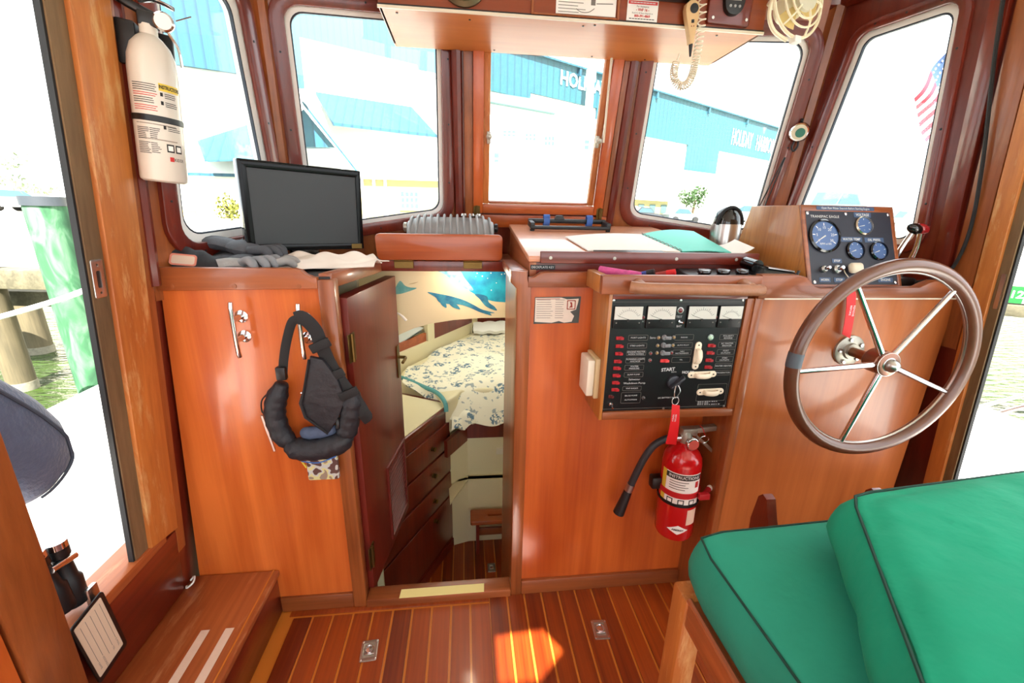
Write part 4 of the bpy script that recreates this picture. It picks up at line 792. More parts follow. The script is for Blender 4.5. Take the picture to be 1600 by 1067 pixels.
def gauge(cx, cy, r, bez, ticks, label, needle, nums=()):
    g = MB(IM); g.lathe([(r * 1.14, 0.002), (r * 1.14, 0.008), (r * 1.02, 0.011), (r * 0.98, 0.0085), (r * 0.97, 0.004)], 28, Matrix.Translation((cx, cy, 0))); go = g.build('gauge', bez, ib)
    MB(IM).lathe([(r * 0.98, 0.004), (r * 0.98, 0.0062)], 28, Matrix.Translation((cx, cy, 0))).build('dial', M_BLUE, go)
    b = MB(IM)
    for k in range(ticks):
        t = math.radians(215 - 250 * k / (ticks - 1)); c_, s_ = math.cos(t), math.sin(t); n_ = Vector((-s_, c_)) * r * 0.028
        b.plate([(cx + r * .70 * c_ + n_[0], cy + r * .70 * s_ + n_[1]), (cx + r * .70 * c_ - n_[0], cy + r * .70 * s_ - n_[1]), (cx + r * .88 * c_ - n_[0], cy + r * .88 * s_ - n_[1]), (cx + r * .88 * c_ + n_[0], cy + r * .88 * s_ + n_[1])], 0.0062, 0.0066)
        if nums and k < len(nums): b.text(nums[k], cx + r * .56 * c_, cy + r * .56 * s_, r * 0.26, align='CENTER', z=0.0064)
    t = math.radians(needle); b.tube([(cx, cy, 0.0075), (cx + r * 0.7 * math.cos(t), cy + r * 0.7 * math.sin(t), 0.0075)], [r * 0.05, r * 0.02], 6)
    if label: b.text(label, cx, cy - r * 0.55, r * 0.2, align='CENTER', z=0.0064)
    b.build('markings', M_WINK, go)
gauge(0.060, 0.142, 0.040, M_BLACKG, 7, 'RPM x100', 212, ('0', '5', '10', '15', '20', '25', '30'))
gauge(0.178, 0.172, 0.0225, mat('bezel_brass', lin(200, 190, 168), 0.25, 1.0), 5, 'V', 190)
gauge(0.145, 0.104, 0.0225, M_BLACKG, 6, '', 200)
gauge(0.214, 0.103, 0.0225, M_BLACKG, 6, '', 200)
def lbl(x0, x1, y, txt, fs):
    o = MB(IM).plate(rrect(x0, x1, y - fs * 0.72, y + fs * 0.72, 0.001), 0.003, 0.0038).build('label', M_LBL, ib)
    MB(IM).text(txt, (x0 + x1) / 2, y, fs, align='CENTER', z=0.004, sx=0.92, bold=0.0001).build('lettering', M_WINK, o)
lbl(0.154, 0.204, 0.2025, 'VOLTAGE', 0.0095); lbl(0.108, 0.170, 0.1345, 'WATER TEMP', 0.0092); lbl(0.178, 0.234, 0.1335, 'OIL PRESS.', 0.0092)
lbl(0.076, 0.104, 0.075, 'STOP', 0.0082); lbl(0.034, 0.066, 0.024, 'HORN', 0.0088); lbl(0.076, 0.106, 0.024, 'STOP', 0.0088); lbl(0.125, 0.172, 0.024, 'START', 0.0088); lbl(0.205, 0.248, 0.0245, 'ENGINE', 0.0088)
o = MB(IM).plate(rrect(0.045, 0.215, 0.214, 0.2245, 0.001), 0.004, 0.0046).build('label', M_LBL, ib)
MB(IM).text('Open Raw Water Seacock Before Starting Engine', 0.13, 0.2192, 0.0082, align='CENTER', z=0.0048, sx=0.86).build('lettering', M_WINK, o)
MB(IM).text('TRANSPAC EAGLE', 0.026, 0.196, 0.0098, z=0.0033, sx=1.05).build('lettering', M_WINK, ib)
for x, y in ((0.018, 0.205), (0.130, 0.205), (0.256, 0.205), (0.020, 0.018), (0.255, 0.018)): MB(IM).lathe([(0.0046, 0.003), (0.0046, 0.0045), (0.002, 0.0058)], 12, Matrix.Translation((x, y, 0))).build('screw', M_CHROME, ib)
for x, r_ in ((0.047, 0.009), (0.085, 0.011)):
    o = MB(IM).lathe([(r_, 0.003), (r_, 0.010), (r_ * 0.7, 0.013)], 16, Matrix.Translation((x, 0.052, 0))).build('push_button', M_STEEL, ib)
    MB(IM).lathe([(r_ * 0.55, 0.012), (r_ * 0.55, 0.024), (r_ * 0.4, 0.026)], 14, Matrix.Translation((x, 0.052, 0))).build('plunger', M_CHROME, o)
kf = thing('engine_key', 'white key float and red streamer hanging from the instrument panel', 'key tag', (0.99, 0.96, 0.94))
MB(IM).box(0.108, 0.146, 0.038, 0.066, 0.010, 0.028, 0.009, 3).build('float', M_CREAMP, kf)
MB(IM).tube(spline([(0.106, 0.05, 0.006), (0.10, 0.04, 0.014), (0.106, 0.02, 0.02), (0.1, -0.005, 0.03)], 5), 0.0012, 5).build('cord', M_CREAMP, kf)
MB().grid(lambda u, v: Vector((0.952 + u * 0.026 + (1 - v) * 0.018, 0.952 - 0.004 * math.sin(3 * v), 0.937 + v * 0.112 - u * 0.006 * (1 - v) * 2)), 4, 10, 0.0012).build('streamer', M_REDT, kf)
b = MB(front(0.974, 0.944, 0.995)); b.text('REMOVE', 0.0, 0.02, 0.0075, rot=-1.5, z=0.003); b.text('BEFORE', -0.009, 0.02, 0.0075, rot=-1.5, z=0.003); b.build('lettering', M_WINK, kf)

# ---- twin control levers beyond the instrument box
cl_ = thing('control_levers', 'pair of chrome control levers with one black and one red knob', 'lever', (1.2, 1.07, 1.046))
MB().box(1.165, 1.235, 1.03, 1.12, 1.046, 1.072, 0.006).build('base', M_BLACK, cl_)
for pts, kc, m in (([(1.176, 1.06, 1.07), (1.166, 1.05, 1.10), (1.168, 1.042, 1.14), (1.180, 1.034, 1.190)], (1.183, 1.03, 1.202), M_BLACKG), ([(1.214, 1.07, 1.07), (1.218, 1.055, 1.10), (1.220, 1.045, 1.15), (1.214, 1.04, 1.190)], (1.216, 1.04, 1.202), mat('red_knob', lin(158, 30, 34), 0.25, coat=0.5))):
    MB().tube(spline(pts, 6), [0.0095 - 0.0045 * k / 18 for k in range(19)], 10, flat=(1.1, 0.6, (1, 0, 0.2))).build('lever', M_CHROME, cl_)
    MB().ball(kc, 0.0155, 16, (1.4, 0.9, 0.85), M=Matrix.Translation(kc) @ Matrix.Rotation(0.35, 4, 'Y') @ Matrix.Translation(-Vector(kc))).build('knob', m, cl_)

# ================================================================ steering wheel
wh = thing('steering_wheel', 'varnished wooden steering wheel with five stainless spokes', 'steering wheel', (1.014, 0.965, 0.64))
WM = front(1.014, 0.868, 0.888)
MB(WM).tube([(0.2365 * math.cos(t), 0.2365 * math.sin(t), 0.0) for t in [6.2832 * k / 72 for k in range(72)]], 0.0165, 14, True).build('rim', mat('wheel_rim', lin(98, 56, 36), 0.32, coat=0.35, var=0.25, vscale=22), wh)
t0 = 174
MB(WM).tube([(0.2365 * math.cos(math.radians(t)), 0.2365 * math.sin(math.radians(t)), 0.0) for t in [t0 - 1 + k * 1.2 for k in range(8)]], 0.0172, 14).build('tape_wrap', mat('grey_tape', lin(84, 92, 100), 0.6), wh)
MB(WM).tube([(0.2205 * math.cos(t), 0.2205 * math.sin(t), 0.0) for t in [6.2832 * k / 72 for k in range(72)]], 0.0035, 6, True).build('inner_band', M_STEEL, wh)
for t in (123, 53, -22, -104, -175):
    c_, s_ = math.cos(math.radians(t)), math.sin(math.radians(t))
    MB(WM).tube([(0.022 * c_, 0.022 * s_, 0.006), (0.222 * c_, 0.222 * s_, 0.0)], [0.0078, 0.0062], 10).build('spoke', M_CHROME, wh)
b = MB(WM); b.lathe([(0.027, -0.030), (0.030, -0.026), (0.030, 0.006), (0.026, 0.010), (0.030, 0.011), (0.031, 0.016), (0.026, 0.019)], 28); b.build('hub', mat('hub_bronze', lin(134, 96, 80), 0.3, 0.8), wh)
b = MB(WM); b.lathe([(0.030, 0.012), (0.030, 0.017), (0.018, 0.019), (0.016, 0.020), (0.016, 0.028), (0.011, 0.036), (0.004, 0.040)], 24); b.build('hub_nut', M_STEEL, wh)
MB(WM).tube([(0, 0, -0.097), (0, 0, -0.02)], 0.0125, 14).build('shaft', mat('shaft_bronze', lin(150, 108, 84), 0.3, 1.0), wh)
fo = MB(WM).lathe([(0.042, -0.0985), (0.042, -0.092), (0.040, -0.0905), (0.022, -0.090), (0.020, -0.084)], 28).build('flange', M_ALU, wh)
for k in range(5):
    t = math.radians(90 + 72 * k + 12); MB(WM).lathe([(0.0058, -0.091), (0.0058, -0.086), (0.003, -0.0855)], 6, Matrix.Translation((0.032 * math.cos(t), 0.032 * math.sin(t), 0))).build('bolt', M_STEEL, fo)

# ================================================================ red fire extinguisher under the panel
re_ = thing('fire_extinguisher', 'red fire extinguisher with a black hose on the bulkhead below the panel', 'extinguisher', (0.643, 1.04, 0.27))
AX = frame((0.642, 1.036, 0.272), (1, 0, 0.02), (0.0, 0.995, 0.0)) @ I4   # local z up
MB(AX).lathe([(0.040, 0.0), (0.054, 0.006), (0.057, 0.014), (0.057, 0.255), (0.053, 0.276), (0.042, 0.293), (0.026, 0.304), (0.020, 0.308), (0.020, 0.318)], 32).build('cylinder', M_REDP, re_)
def wrap(rad, a0, a1, z0, z1, name, m, par, M, n=14):
    return MB(M).grid(lambda u, v: Vector((rad * math.sin(math.radians(a0 + (a1 - a0) * u)), -rad * math.cos(math.radians(a0 + (a1 - a0) * u)), z0 + (z1 - z0) * v)), n, 2, 0.0004).build(name, m, par)
def wraptext(M, rad, a, z, txt, fs, m, par, name='lettering', sx=1.0, bold=0.0, tilt=0.0):
    """lettering bent round a cylinder, centred on angle a"""
    t = MB(); t.text(txt, 0, 0, fs, align='CENTER', sx=sx, bold=bold, z=0.0)
    for v in t.bm.verts:
        ang = math.radians(a) + v.co[0] / rad; v.co = Vector((rad * math.sin(ang), -rad * math.cos(ang), z + v.co[1] + v.co[0] * tilt))
    t.bm.transform(M); return t.build(name, m, par)
lb = wrap(0.0576, -70, 36, 0.135, 0.240, 'label', M_PAPER, re_, AX)
wrap(0.0576, -86, -71, 0.135, 0.240, 'label_edge', M_YEL, re_, AX)
wrap(0.0579, -70, 36, 0.220, 0.237, 'label_band', M_INK, lb, AX)
wraptext(AX, 0.0583, -17, 0.2285, 'INSTRUCTIONS', 0.013, M_WINK, lb, bold=0.0003)
for k in range(4): wrap(0.0579, -58, -4 - 9 * (k % 2), 0.211 - k * 0.008, 0.2135 - k * 0.008, 'print_line', M_GREYINK, lb, AX, 6)
for a in (-52, -20, 12):
    ic = wrap(0.0579, a - 9, a + 9, 0.137, 0.154, 'pictogram', M_INK, lb, AX, 4); wrap(0.0581, a - 6, a + 6, 0.140, 0.151, 'pictogram_face', M_PAPER, lb, AX, 4)
MB(AX).grid(lambda u, v: Vector((0.0582 * math.sin(0.30 + 0.2 * u), -0.0582 * math.cos(0.30 + 0.2 * u), 0.195 + 0.02 * v)), 3, 2, 0.0003).build('flame_mark', M_REDINK, lb)
wrap(0.0576, 4, 38, 0.065, 0.118, 'side_label', mat('faded_label', lin(236, 200, 176), 0.7), re_, AX)
# diamond badge
def diamond(u, v):
    w_ = 0.031 * (1 - abs(2 * v - 1)); a = math.radians(-18) + (u * 2 - 1) * w_ / 0.0577
    return Vector((0.0577 * math.sin(a), -0.0577 * math.cos(a), 0.032 + 0.032 * v))
dm = MB(AX).grid(diamond, 10, 10, 0.0004).build('diamond_badge', M_PAPER, re_)
wraptext(AX, 0.0583, -18, 0.048, 'AMEREX', 0.0085, M_INK, dm, sx=1.1, bold=0.0002)
MB(AX).lathe([(0.0585, 0.128), (0.0600, 0.129), (0.0600, 0.137), (0.0585, 0.138)], 32).build('bracket_band', M_BLACK, re_)
MB(AX).lathe([(0.0585, 0.158), (0.0598, 0.159), (0.0598, 0.176), (0.0585, 0.177)], 32).build('strap', mat('strap_red', lin(190, 24, 30), 0.5), re_)
b = MB(AX); b.box(0.03, 0.062, -0.066, -0.052, 0.158, 0.177, 0.002); b.tube([(0.05, -0.055, 0.168), (0.075, -0.035, 0.172)], 0.008, 8); bk = b.build('strap_buckle', mat('buckle_red', lin(176, 30, 36), 0.4), re_)
MB(AX).ball((0.080, -0.032, 0.173), 0.009, 10).build('strap_end', M_WHITE, re_)
MB(AX).box(-0.085, -0.045, 0.0, 0.03, 0.155, 0.195, 0.006).build('bracket', M_BLACK, re_)
MB(AX).box(-0.02, 0.02, 0.05, 0.063, 0.08, 0.24, 0.002).build('back_bracket', M_BLACK, re_)
hd = MB(AX).lathe([(0.017, 0.312), (0.019, 0.318), (0.019, 0.340), (0.015, 0.352)], 16).build('valve', M_ALU, re_)
b = MB(AX); b.box(-0.016, 0.03, -0.013, 0.013, 0.338, 0.362, 0.004); b.hexa([(0.02, -0.011, 0.345), (0.118, -0.009, 0.352), (0.118, 0.009, 0.352), (0.02, 0.011, 0.345), (0.02, -0.011, 0.362), (0.116, -0.009, 0.368), (0.116, 0.009, 0.368), (0.02, 0.011, 0.362)], 0.003); b.build('carry_handle', M_ALU, re_)
MB(AX).hexa([(0.03, -0.008, 0.330), (0.094, -0.007, 0.268), (0.094, 0.007, 0.268), (0.03, 0.008, 0.330), (0.03, -0.008, 0.340), (0.102, -0.007, 0.276), (0.102, 0.007, 0.276), (0.03, 0.008, 0.340)], 0.002).build('squeeze_lever', M_ALU, re_)
gg = MB(AX).lathe([(0.019, 0), (0.019, 0.010), (0.016, 0.012)], 20, Matrix.Translation((0.010, -0.020, 0.322)) @ Matrix.Rotation(math.pi / 2, 4, 'X')).build('gauge', M_CHROME, re_)
MB(AX).lathe([(0.0155, 0.0), (0.0155, 0.0125)], 20, Matrix.Translation((0.010, -0.020, 0.322)) @ Matrix.Rotation(math.pi / 2, 4, 'X')).build('gauge_face', mat('gauge_red', lin(200, 90, 80), 0.4), gg)
MB(AX).tube([(0.048 + 0.014 * math.cos(t), -0.018, 0.330 + 0.011 * math.sin(t)) for t in [6.283 * k / 16 for k in range(16)]], 0.0013, 6, True).build('pin_ring', M_CHROME, re_)
MB(AX).tube(spline([(0.03, -0.015, 0.375), (0.04, -0.016, 0.365), (0.046, -0.017, 0.35), (0.05, -0.018, 0.342)], 4), 0.001, 5).build('seal', M_REDT, re_)
b = MB(AX)
for k in range(6): b.lathe([(0.0105, 0), (0.0118, 0.0025), (0.0105, 0.005)], 12, Matrix.Translation((-0.016 - k * 0.005, 0, 0.330)) @ Matrix.Rotation(-math.pi / 2, 4, 'Y'))
b.build('hose_coupling', M_CHROME, re_)
hs = MB().tube(spline([(0.600, 1.035, 0.601), (0.572, 1.034, 0.599), (0.540, 1.035, 0.578), (0.518, 1.038, 0.535), (0.503, 1.042, 0.487), (0.489, 1.046, 0.435)], 8), 0.0105, 12).build('hose', mat('hose_rubber', lin(40, 40, 44), 0.5, var=0.15, vscale=90), re_)
MB().tube([(0.491, 1.046, 0.443), (0.485, 1.047, 0.419)], 0.0125, 14).build('ferrule', M_STEEL, hs)
MB().tube([(0.485, 1.047, 0.419), (0.463, 1.049, 0.338)], [0.0125, 0.0175], 14).build('nozzle', M_BLACK, hs)
# ================================================================ chart table and what lies on it
ct = thing('chart_table', 'sloping varnished chart table beside the companionway', 'table', (0.48, 1.4, 1.05))
lz = lambda y: 1.112 + 0.127 * (y - 1.125)
MB().hexa([(0.168, 1.125, lz(1.125) - 0.016), (0.822, 1.125, lz(1.125) - 0.016), (0.735, 1.660, lz(1.66) - 0.016), (0.168, 1.660, lz(1.66) - 0.016), (0.168, 1.125, lz(1.125)), (0.822, 1.125, lz(1.125)), (0.735, 1.660, lz(1.66)), (0.168, 1.660, lz(1.66))], 0.003).build('lid', M_LID, ct)
MB().hexa([(0.172, 1.13, 1.050), (0.19, 1.13, 1.050), (0.19, 1.655, 1.050), (0.172, 1.655, 1.050), (0.172, 1.13, lz(1.13) - 0.017), (0.19, 1.13, lz(1.13) - 0.017), (0.19, 1.655, lz(1.655) - 0.017), (0.172, 1.655, lz(1.655) - 0.017)]).build('side', M_WORNY, ct)
MB().box(0.19, 0.82, 1.13, 1.145, 1.050, 1.0955).build('front', M_REDX, ct)
MB().box(0.198, 0.818, 1.112, 1.1245, 1.094, 1.126, 0.002).build('batten', M_REDX, ct)
for x in (0.225, 0.40, 0.575, 0.75): MB().lathe([(0.0045, 0), (0.0045, 0.0012), (0.001, 0.0015)], 12, front(x, 1.112, 1.109)).build('plug', M_ALU, ct)
o = MB(front(0.174, 1.1298, 1.0755)).box(0.0, 0.068, 0.0, 0.013, 0, 0.0012).build('name_strip', M_BLACK, ct)
MB(front(0.174, 1.1285, 1.0755)).text('DECKPLATE KEY', 0.034, 0.0065, 0.0085, align='CENTER', z=0.0003, sx=0.98).build('lettering', M_WINK, o)
LM = frame((0, 1.125, lz(1.125)), (1, 0, 0), (0, 1, 0.127))     # local plane of the lid: x, distance up the slope
nb = thing('notebook', 'open notebook with a white page and a turquoise cover on the chart table', 'notebook', (0.6, 1.3, 1.13))
def page(pts, m, name, lift, h0):
    q = [Vector(p) for p in pts]
    def fn(u, v):
        p = q[0].lerp(q[1], u).lerp(q[3].lerp(q[2], u), v); return Vector((p[0], p[1], h0 + lift * math.sin(math.pi * u) * (0.4 + 0.6 * v)))
    return MB(LM).grid(fn, 10, 8, 0.003).build(name, m, nb, 60)
page([(0.345, 0.056), (0.618, 0.054), (0.609, 0.330), (0.326, 0.265)], M_PAPER, 'white_page', 0.006, 0.006)
page([(0.622, 0.052), (0.768, 0.044), (0.842, 0.405), (0.612, 0.330)], mat('turquoise_cover', lin(96, 208, 190), 0.6), 'cover', 0.010, 0.007)
MB(LM).tube([(0.619 - 0.009 * k / 40 + 0.0035 * math.cos(k * 1.6), 0.055 + 0.275 * k / 40, 0.008 + 0.0035 * math.sin(k * 1.6)) for k in range(41)], 0.0011, 5).build('spiral', M_GREYINK, nb)
MB(LM).box(0.358, 0.56, 0.030, 0.050, 0.0005, 0.008, 0.001, 1).build('binder_edge', M_BLACK, nb)
tag(MB(LM).grid(lambda u, v: Vector((0.772 + 0.055 * u + 0.02 * v, 0.03 + 0.13 * v, 0.003 + 0.02 * u * u)), 6, 6, 0.001).build('loose_paper', M_PAPER, None, 60), 'loose curled white paper at the right edge of the chart table', 'paper')
cb = thing('velcro_rack', 'black open rack with two blue straps at the back of the chart table', 'rack', (0.37, 1.57, 1.17))
CM = LM @ Matrix.Translation((0.375, 0.40, 0.0))
b = MB(CM); b.box(-0.145, 0.145, -0.008, 0.008, 0.006, 0.018, 0.003); b.box(-0.145, 0.145, 0.055, 0.067, 0.018, 0.034, 0.003)
for x in (-0.138, 0.138): b.box(x - 0.008, x + 0.008, -0.006, 0.066, 0.008, 0.030, 0.003)
b.hexa([(-0.05, 0.052, 0.03), (-0.01, 0.052, 0.03), (-0.01, 0.068, 0.03), (-0.05, 0.068, 0.03), (-0.043, 0.054, 0.046), (-0.018, 0.054, 0.046), (-0.018, 0.066, 0.046), (-0.043, 0.066, 0.046)], 0.002); b.build('frame', M_BLACK, cb)
for x in (-0.138, 0.138): MB(CM).lathe([(0.008, 0.0), (0.008, 0.006)], 10, Matrix.Translation((x, 0, 0))).build('foot', M_RUBBER, cb)
M_BLST = mat('blue_strap', lin(60, 98, 170), 0.7)
for x in (-0.078, 0.082): MB(CM).grid(lambda u, v, x=x: Vector((x - 0.011 + 0.022 * v, 0.061 + 0.013 * math.cos(6.283 * u), 0.028 + 0.021 * math.sin(6.283 * u))), 20, 1, 0.003).build('strap', M_BLST, cb)
cn = thing('steel_canister', 'brushed steel canister with a black domed top beside the instrument box', 'canister', (0.905, 1.43, 1.046))
MB(Matrix.Translation((0.905, 1.43, 1.046))).lathe([(0.044, 0), (0.046, 0.002), (0.049, 0.150), (0.0485, 0.153), (0.046, 0.150), (0.044, 0.14)], 32).build('body', M_STEEL, cn)
MB(Matrix.Translation((0.905, 1.43, 1.046))).lathe([(0.045, 0.140), (0.045, 0.158), (0.042, 0.178), (0.034, 0.196), (0.020, 0.207), (0.004, 0.211)], 32).build('dome', M_BLACKG, cn)
MB(Matrix.Translation((0.905, 1.43, 1.046))).tube([(0.044 * math.cos(t), -0.02, 0.150 + 0.058 * math.sin(t)) for t in [math.pi * k / 18 for k in range(19)]], 0.006, 8).build('handle', M_RUBBER, cn)

# ---- oddments in the tray behind the grab rail
def pen(name, a, c, r, m, label, cat='pen', cap=None):
    t = thing(name, label, cat, a); a = Vector(a); c = Vector(c)
    MB().tube([a, a.lerp(c, 0.7)], r, 10).build('barrel', m, t); MB().tube([a.lerp(c, 0.7), a.lerp(c, 0.98), c], [r * 1.12, r * 1.05, r * 0.5], 10).build('cap', cap or m, t); return t
M_PINK = mat('pink_pattern', lin(206, 84, 150), 0.45, var=0.45, vscale=90)
pen('marker', (0.352, 1.085, 1.082), (0.440, 1.02, 1.074), 0.0105, M_PINK, 'pink patterned pouch-like marker in the tray behind the grab rail', 'marker', M_PINK)
pen('marker', (0.432, 1.075, 1.064), (0.482, 1.035, 1.084), 0.008, mat('blue_barrel', lin(50, 70, 160), 0.4), 'stubby blue marker lying in the tray', 'marker', M_BLACK)
pen('marker', (0.478, 1.075, 1.064), (0.536, 1.03, 1.084), 0.0085, mat('red_barrel', lin(160, 52, 44), 0.4), 'stubby red marker lying in the tray', 'marker', M_REDT)
tag(MB().tube(spline([(0.45 + 0.02 * math.cos(t) * (1 + 0.1 * t), 1.07 + 0.012 * math.sin(t * 1.3), 1.068 + 0.004 * math.sin(3 * t)) for t in [k * 0.9 for k in range(12)]], 4), 0.002, 5).build('cord', M_BLACK), 'small tangle of black cord among the markers in the tray', 'cord')
b = MB(); b.tube(spline([(0.53, 1.04, 1.060), (0.56, 1.065, 1.062), (0.60, 1.06, 1.060), (0.64, 1.04, 1.060), (0.60, 1.03, 1.059), (0.55, 1.035, 1.059)], 6, True), 0.003, 6, True)
tag(b.build('wire_loop', mat('grey_wire', lin(176, 170, 162), 0.5)), 'loop of pale grey wire in the middle of the tray', 'wire')
rd = thing('knob_unit', 'flat black unit with three round knobs in the tray', 'radio', (0.66, 1.05, 1.056))
MB().hexa([(0.565, 1.0, 1.055), (0.75, 1.0, 1.055), (0.75, 1.10, 1.055), (0.565, 1.10, 1.055), (0.570, 1.0, 1.074), (0.75, 1.0, 1.074), (0.75, 1.10, 1.086), (0.570, 1.10, 1.086)], 0.003).build('case', M_BLACK, rd)
for x in (0.612, 0.664, 0.716): MB().lathe([(0.014, 0), (0.014, 0.004), (0.0165, 0.006), (0.0165, 0.013), (0.015, 0.015)], 20, Matrix.Translation((x, 1.03, 1.0765)) @ Matrix.Rotation(0.12, 4, 'X')).build('knob', M_BLACKG, rd)
hs2 = thing('handset', 'black handheld device lying on the console beside the instrument box', 'handset', (0.81, 1.06, 1.05))
MB().hexa([(0.762, 1.02, 1.062), (0.868, 1.0, 1.062), (0.872, 1.085, 1.062), (0.766, 1.10, 1.062), (0.772, 1.03, 1.098), (0.860, 1.01, 1.086), (0.866, 1.08, 1.090), (0.776, 1.095, 1.104)], 0.008).build('body', M_BLACK, hs2)
MB().tube([(0.772, 1.05, 1.098), (0.772, 1.10, 1.102)], 0.017, 12).build('roller', M_BLACKG, hs2)
MB().hexa([(0.785, 1.025, 1.096), (0.85, 1.012, 1.088), (0.852, 1.03, 1.089), (0.787, 1.045, 1.098), (0.785, 1.025, 1.099), (0.85, 1.012, 1.091), (0.852, 1.03, 1.092), (0.787, 1.045, 1.101)]).build('strip', M_STEEL, hs2)
MB().tube([(0.845, 1.0, 1.07), (0.85, 0.998, 1.094)], 0.0035, 8).build('clip', M_BLACK, hs2)

# ================================================================ port counter: monitor, gloves, cloth, heater
M_BEZEL = mat('bezel_black', lin(12, 13, 15), 0.12); M_BEZEL.node_tree.nodes['Principled BSDF'].inputs['Specular IOR Level'].default_value = 0.18
tv = thing('monitor', 'dark flat monitor standing at an angle on the port counter', 'monitor', (-0.45, 1.34, 1.058))
TM = frame((-0.580, 1.220, 1.108), (0.255, 0.200, -0.006), (0.02, -0.03, 1))
MB(TM).box(0.0, 0.325, 0.0, 0.232, -0.035, -0.002, 0.004).build('case', M_BLACKG, tv)
MB(TM).plate(rrect(0.0, 0.325, 0.0, 0.232, 0.004), -0.002, 0.004, (rrect(0.020, 0.309, 0.018, 0.212, 0.001),), 0.0015).build('bezel', M_BEZEL, tv)
MB(TM).box(0.020, 0.309, 0.018, 0.212, -0.002, 0.0005).build('screen', mat('screen_off', lin(40, 43, 45), 0.4), tv)
MB(TM).box(0.285, 0.318, 0.002, 0.016, 0.003, 0.005).build('button_strip', M_BRASS, tv)
MB(TM).box(0.12, 0.20, -0.048, 0.02, -0.06, -0.03, 0.004).build('neck', M_BLACKG, tv)
MB(TM).box(0.06, 0.26, -0.048, -0.038, -0.12, 0.03, 0.004).build('foot', M_BLACKG, tv)
M_GLV = mat('glove_grey', lin(132, 134, 138), 0.8, var=0.25, vscale=25, bump=0.3); M_GLD = mat('glove_dark', lin(78, 80, 86), 0.8, var=0.3, vscale=25, bump=0.3)
def glove(name, c, ang, m, mf, label, s_=1.0, tilt=0.0):
    t = thing(name, label, 'glove', c, 'work gloves on the port counter'); M = Matrix.Translation(c) @ Matrix.Rotation(ang, 4, 'Z') @ Matrix.Rotation(tilt, 4, 'Y') @ Matrix.Scale(s_, 4)
    MB(M).ball((0, 0, 0.022), 0.045, 16, (1.1, 0.95, 0.5)).build('palm', m, t)
    MB(M).tube(spline([(-0.03, 0, 0.022), (-0.07, 0.004, 0.024), (-0.10, 0.0, 0.02)], 4), [0.030, 0.031, 0.032, 0.033, 0.034, 0.035, 0.035, 0.036, 0.036], 12, flat=(1, 0.55, (0, 0, 1))).build('cuff', m, t)
    for k, (y, l) in enumerate(((-0.030, 0.055), (-0.010, 0.068), (0.011, 0.066), (0.031, 0.052))):
        MB(M).tube(spline([(0.03, y, 0.024), (0.05 + l * 0.35, y * 1.15, 0.034), (0.04 + l * 0.8, y * 1.2, 0.028), (0.035 + l, y * 1.15, 0.014)], 4), [0.0115] * 9 + [0.0105, 0.010, 0.0085, 0.005], 10).build('finger', mf, t)
    MB(M).tube(spline([(-0.005, 0.035, 0.022), (0.02, 0.058, 0.026), (0.042, 0.060, 0.02)], 4), [0.012] * 6 + [0.011, 0.010, 0.006], 10).build('thumb', mf, t)
glove('glove', (-0.575, 1.185, 1.060), -0.55, M_GLD, M_GLV, 'grey work glove lying in front, finger tips towards the edge of the counter')
glove('glove', (-0.595, 1.235, 1.092), -0.15, M_GLD, M_GLD, 'dark work glove lying on top of the glove pile', 1.0, 0.15)
glove('glove', (-0.53, 1.165, 1.060), 0.35, mat('glove_pale', lin(150, 148, 146), 0.8, var=0.3, vscale=25, bump=0.3), MATS['glove_pale'], 'pale grey work glove between the dark gloves and the cream cloth', 0.9)
fg = thing('flashlight', 'short black flashlight propped behind the work gloves', 'flashlight', (-0.63, 1.27, 1.10))
MB().tube([(-0.665, 1.23, 1.088), (-0.60, 1.30, 1.138)], 0.012, 12).build('barrel', M_RUBBER, fg); MB().tube([(-0.60, 1.30, 1.138), (-0.588, 1.312, 1.147)], [0.013, 0.016], 12).build('head', M_BLACKG, fg)
cs = thing('folded_pouch', 'black patterned pouch with a pink edged tag at the port end of the counter', 'pouch', (-0.69, 1.16, 1.06))
MB(Matrix.Translation((-0.665, 1.165, 1.06)) @ Matrix.Rotation(0.2, 4, 'Z')).grid(lambda u, v: Vector((-0.055 + 0.12 * u, -0.045 + 0.10 * v, 0.004 + 0.05 * (1 - u) * math.sin(math.pi * v) + 0.02 * math.sin(math.pi * v) + 0.004 * math.sin(20 * u + 9 * v))), 16, 12, 0.006).build('body', mat('black_pattern', lin(40, 42, 46), 0.7, var=0.5, vscale=60), cs)
MB(frame((-0.715, 1.118, 1.085), (1, 0.2, -0.12), (0.1, 0.55, 0.9))).plate(rrect(0, 0.052, 0, 0.026, 0.006), 0, 0.003, (), 0.001).build('tag', mat('tag_cream', lin(214, 190, 168), 0.6), cs)
MB(frame((-0.715, 1.117, 1.0855), (1, 0.2, -0.12), (0.1, 0.55, 0.9))).plate(rrect(-0.002, 0.054, -0.002, 0.028, 0.007), 0, 0.002, (rrect(0.002, 0.050, 0.002, 0.024, 0.005),)).build('tag_edge', mat('tag_pink', lin(216, 132, 112), 0.6), cs)
def cloth_pt(u, v):
    x = -0.545 + u * 0.285 + 0.015 * math.sin(7 * v); y = 1.135 + 0.10 * u + v * (0.19 - 0.04 * u)
    h = 0.008 + 0.028 * math.sin(math.pi * v) ** 0.8 * (0.55 + 0.45 * math.sin(math.pi * min(1, u * 1.05)))
    h += (0.008 * math.sin(9 * u - 11 * v) + 0.006 * math.sin(17 * u + 13 * v + 1) + 0.003 * math.sin(31 * v - 17 * u)) * math.sin(math.pi * v)
    return Vector((x + 0.01 * math.sin(11 * v + 3 * u), y + 0.008 * math.sin(15 * u), 1.060 + max(0.003, h)))
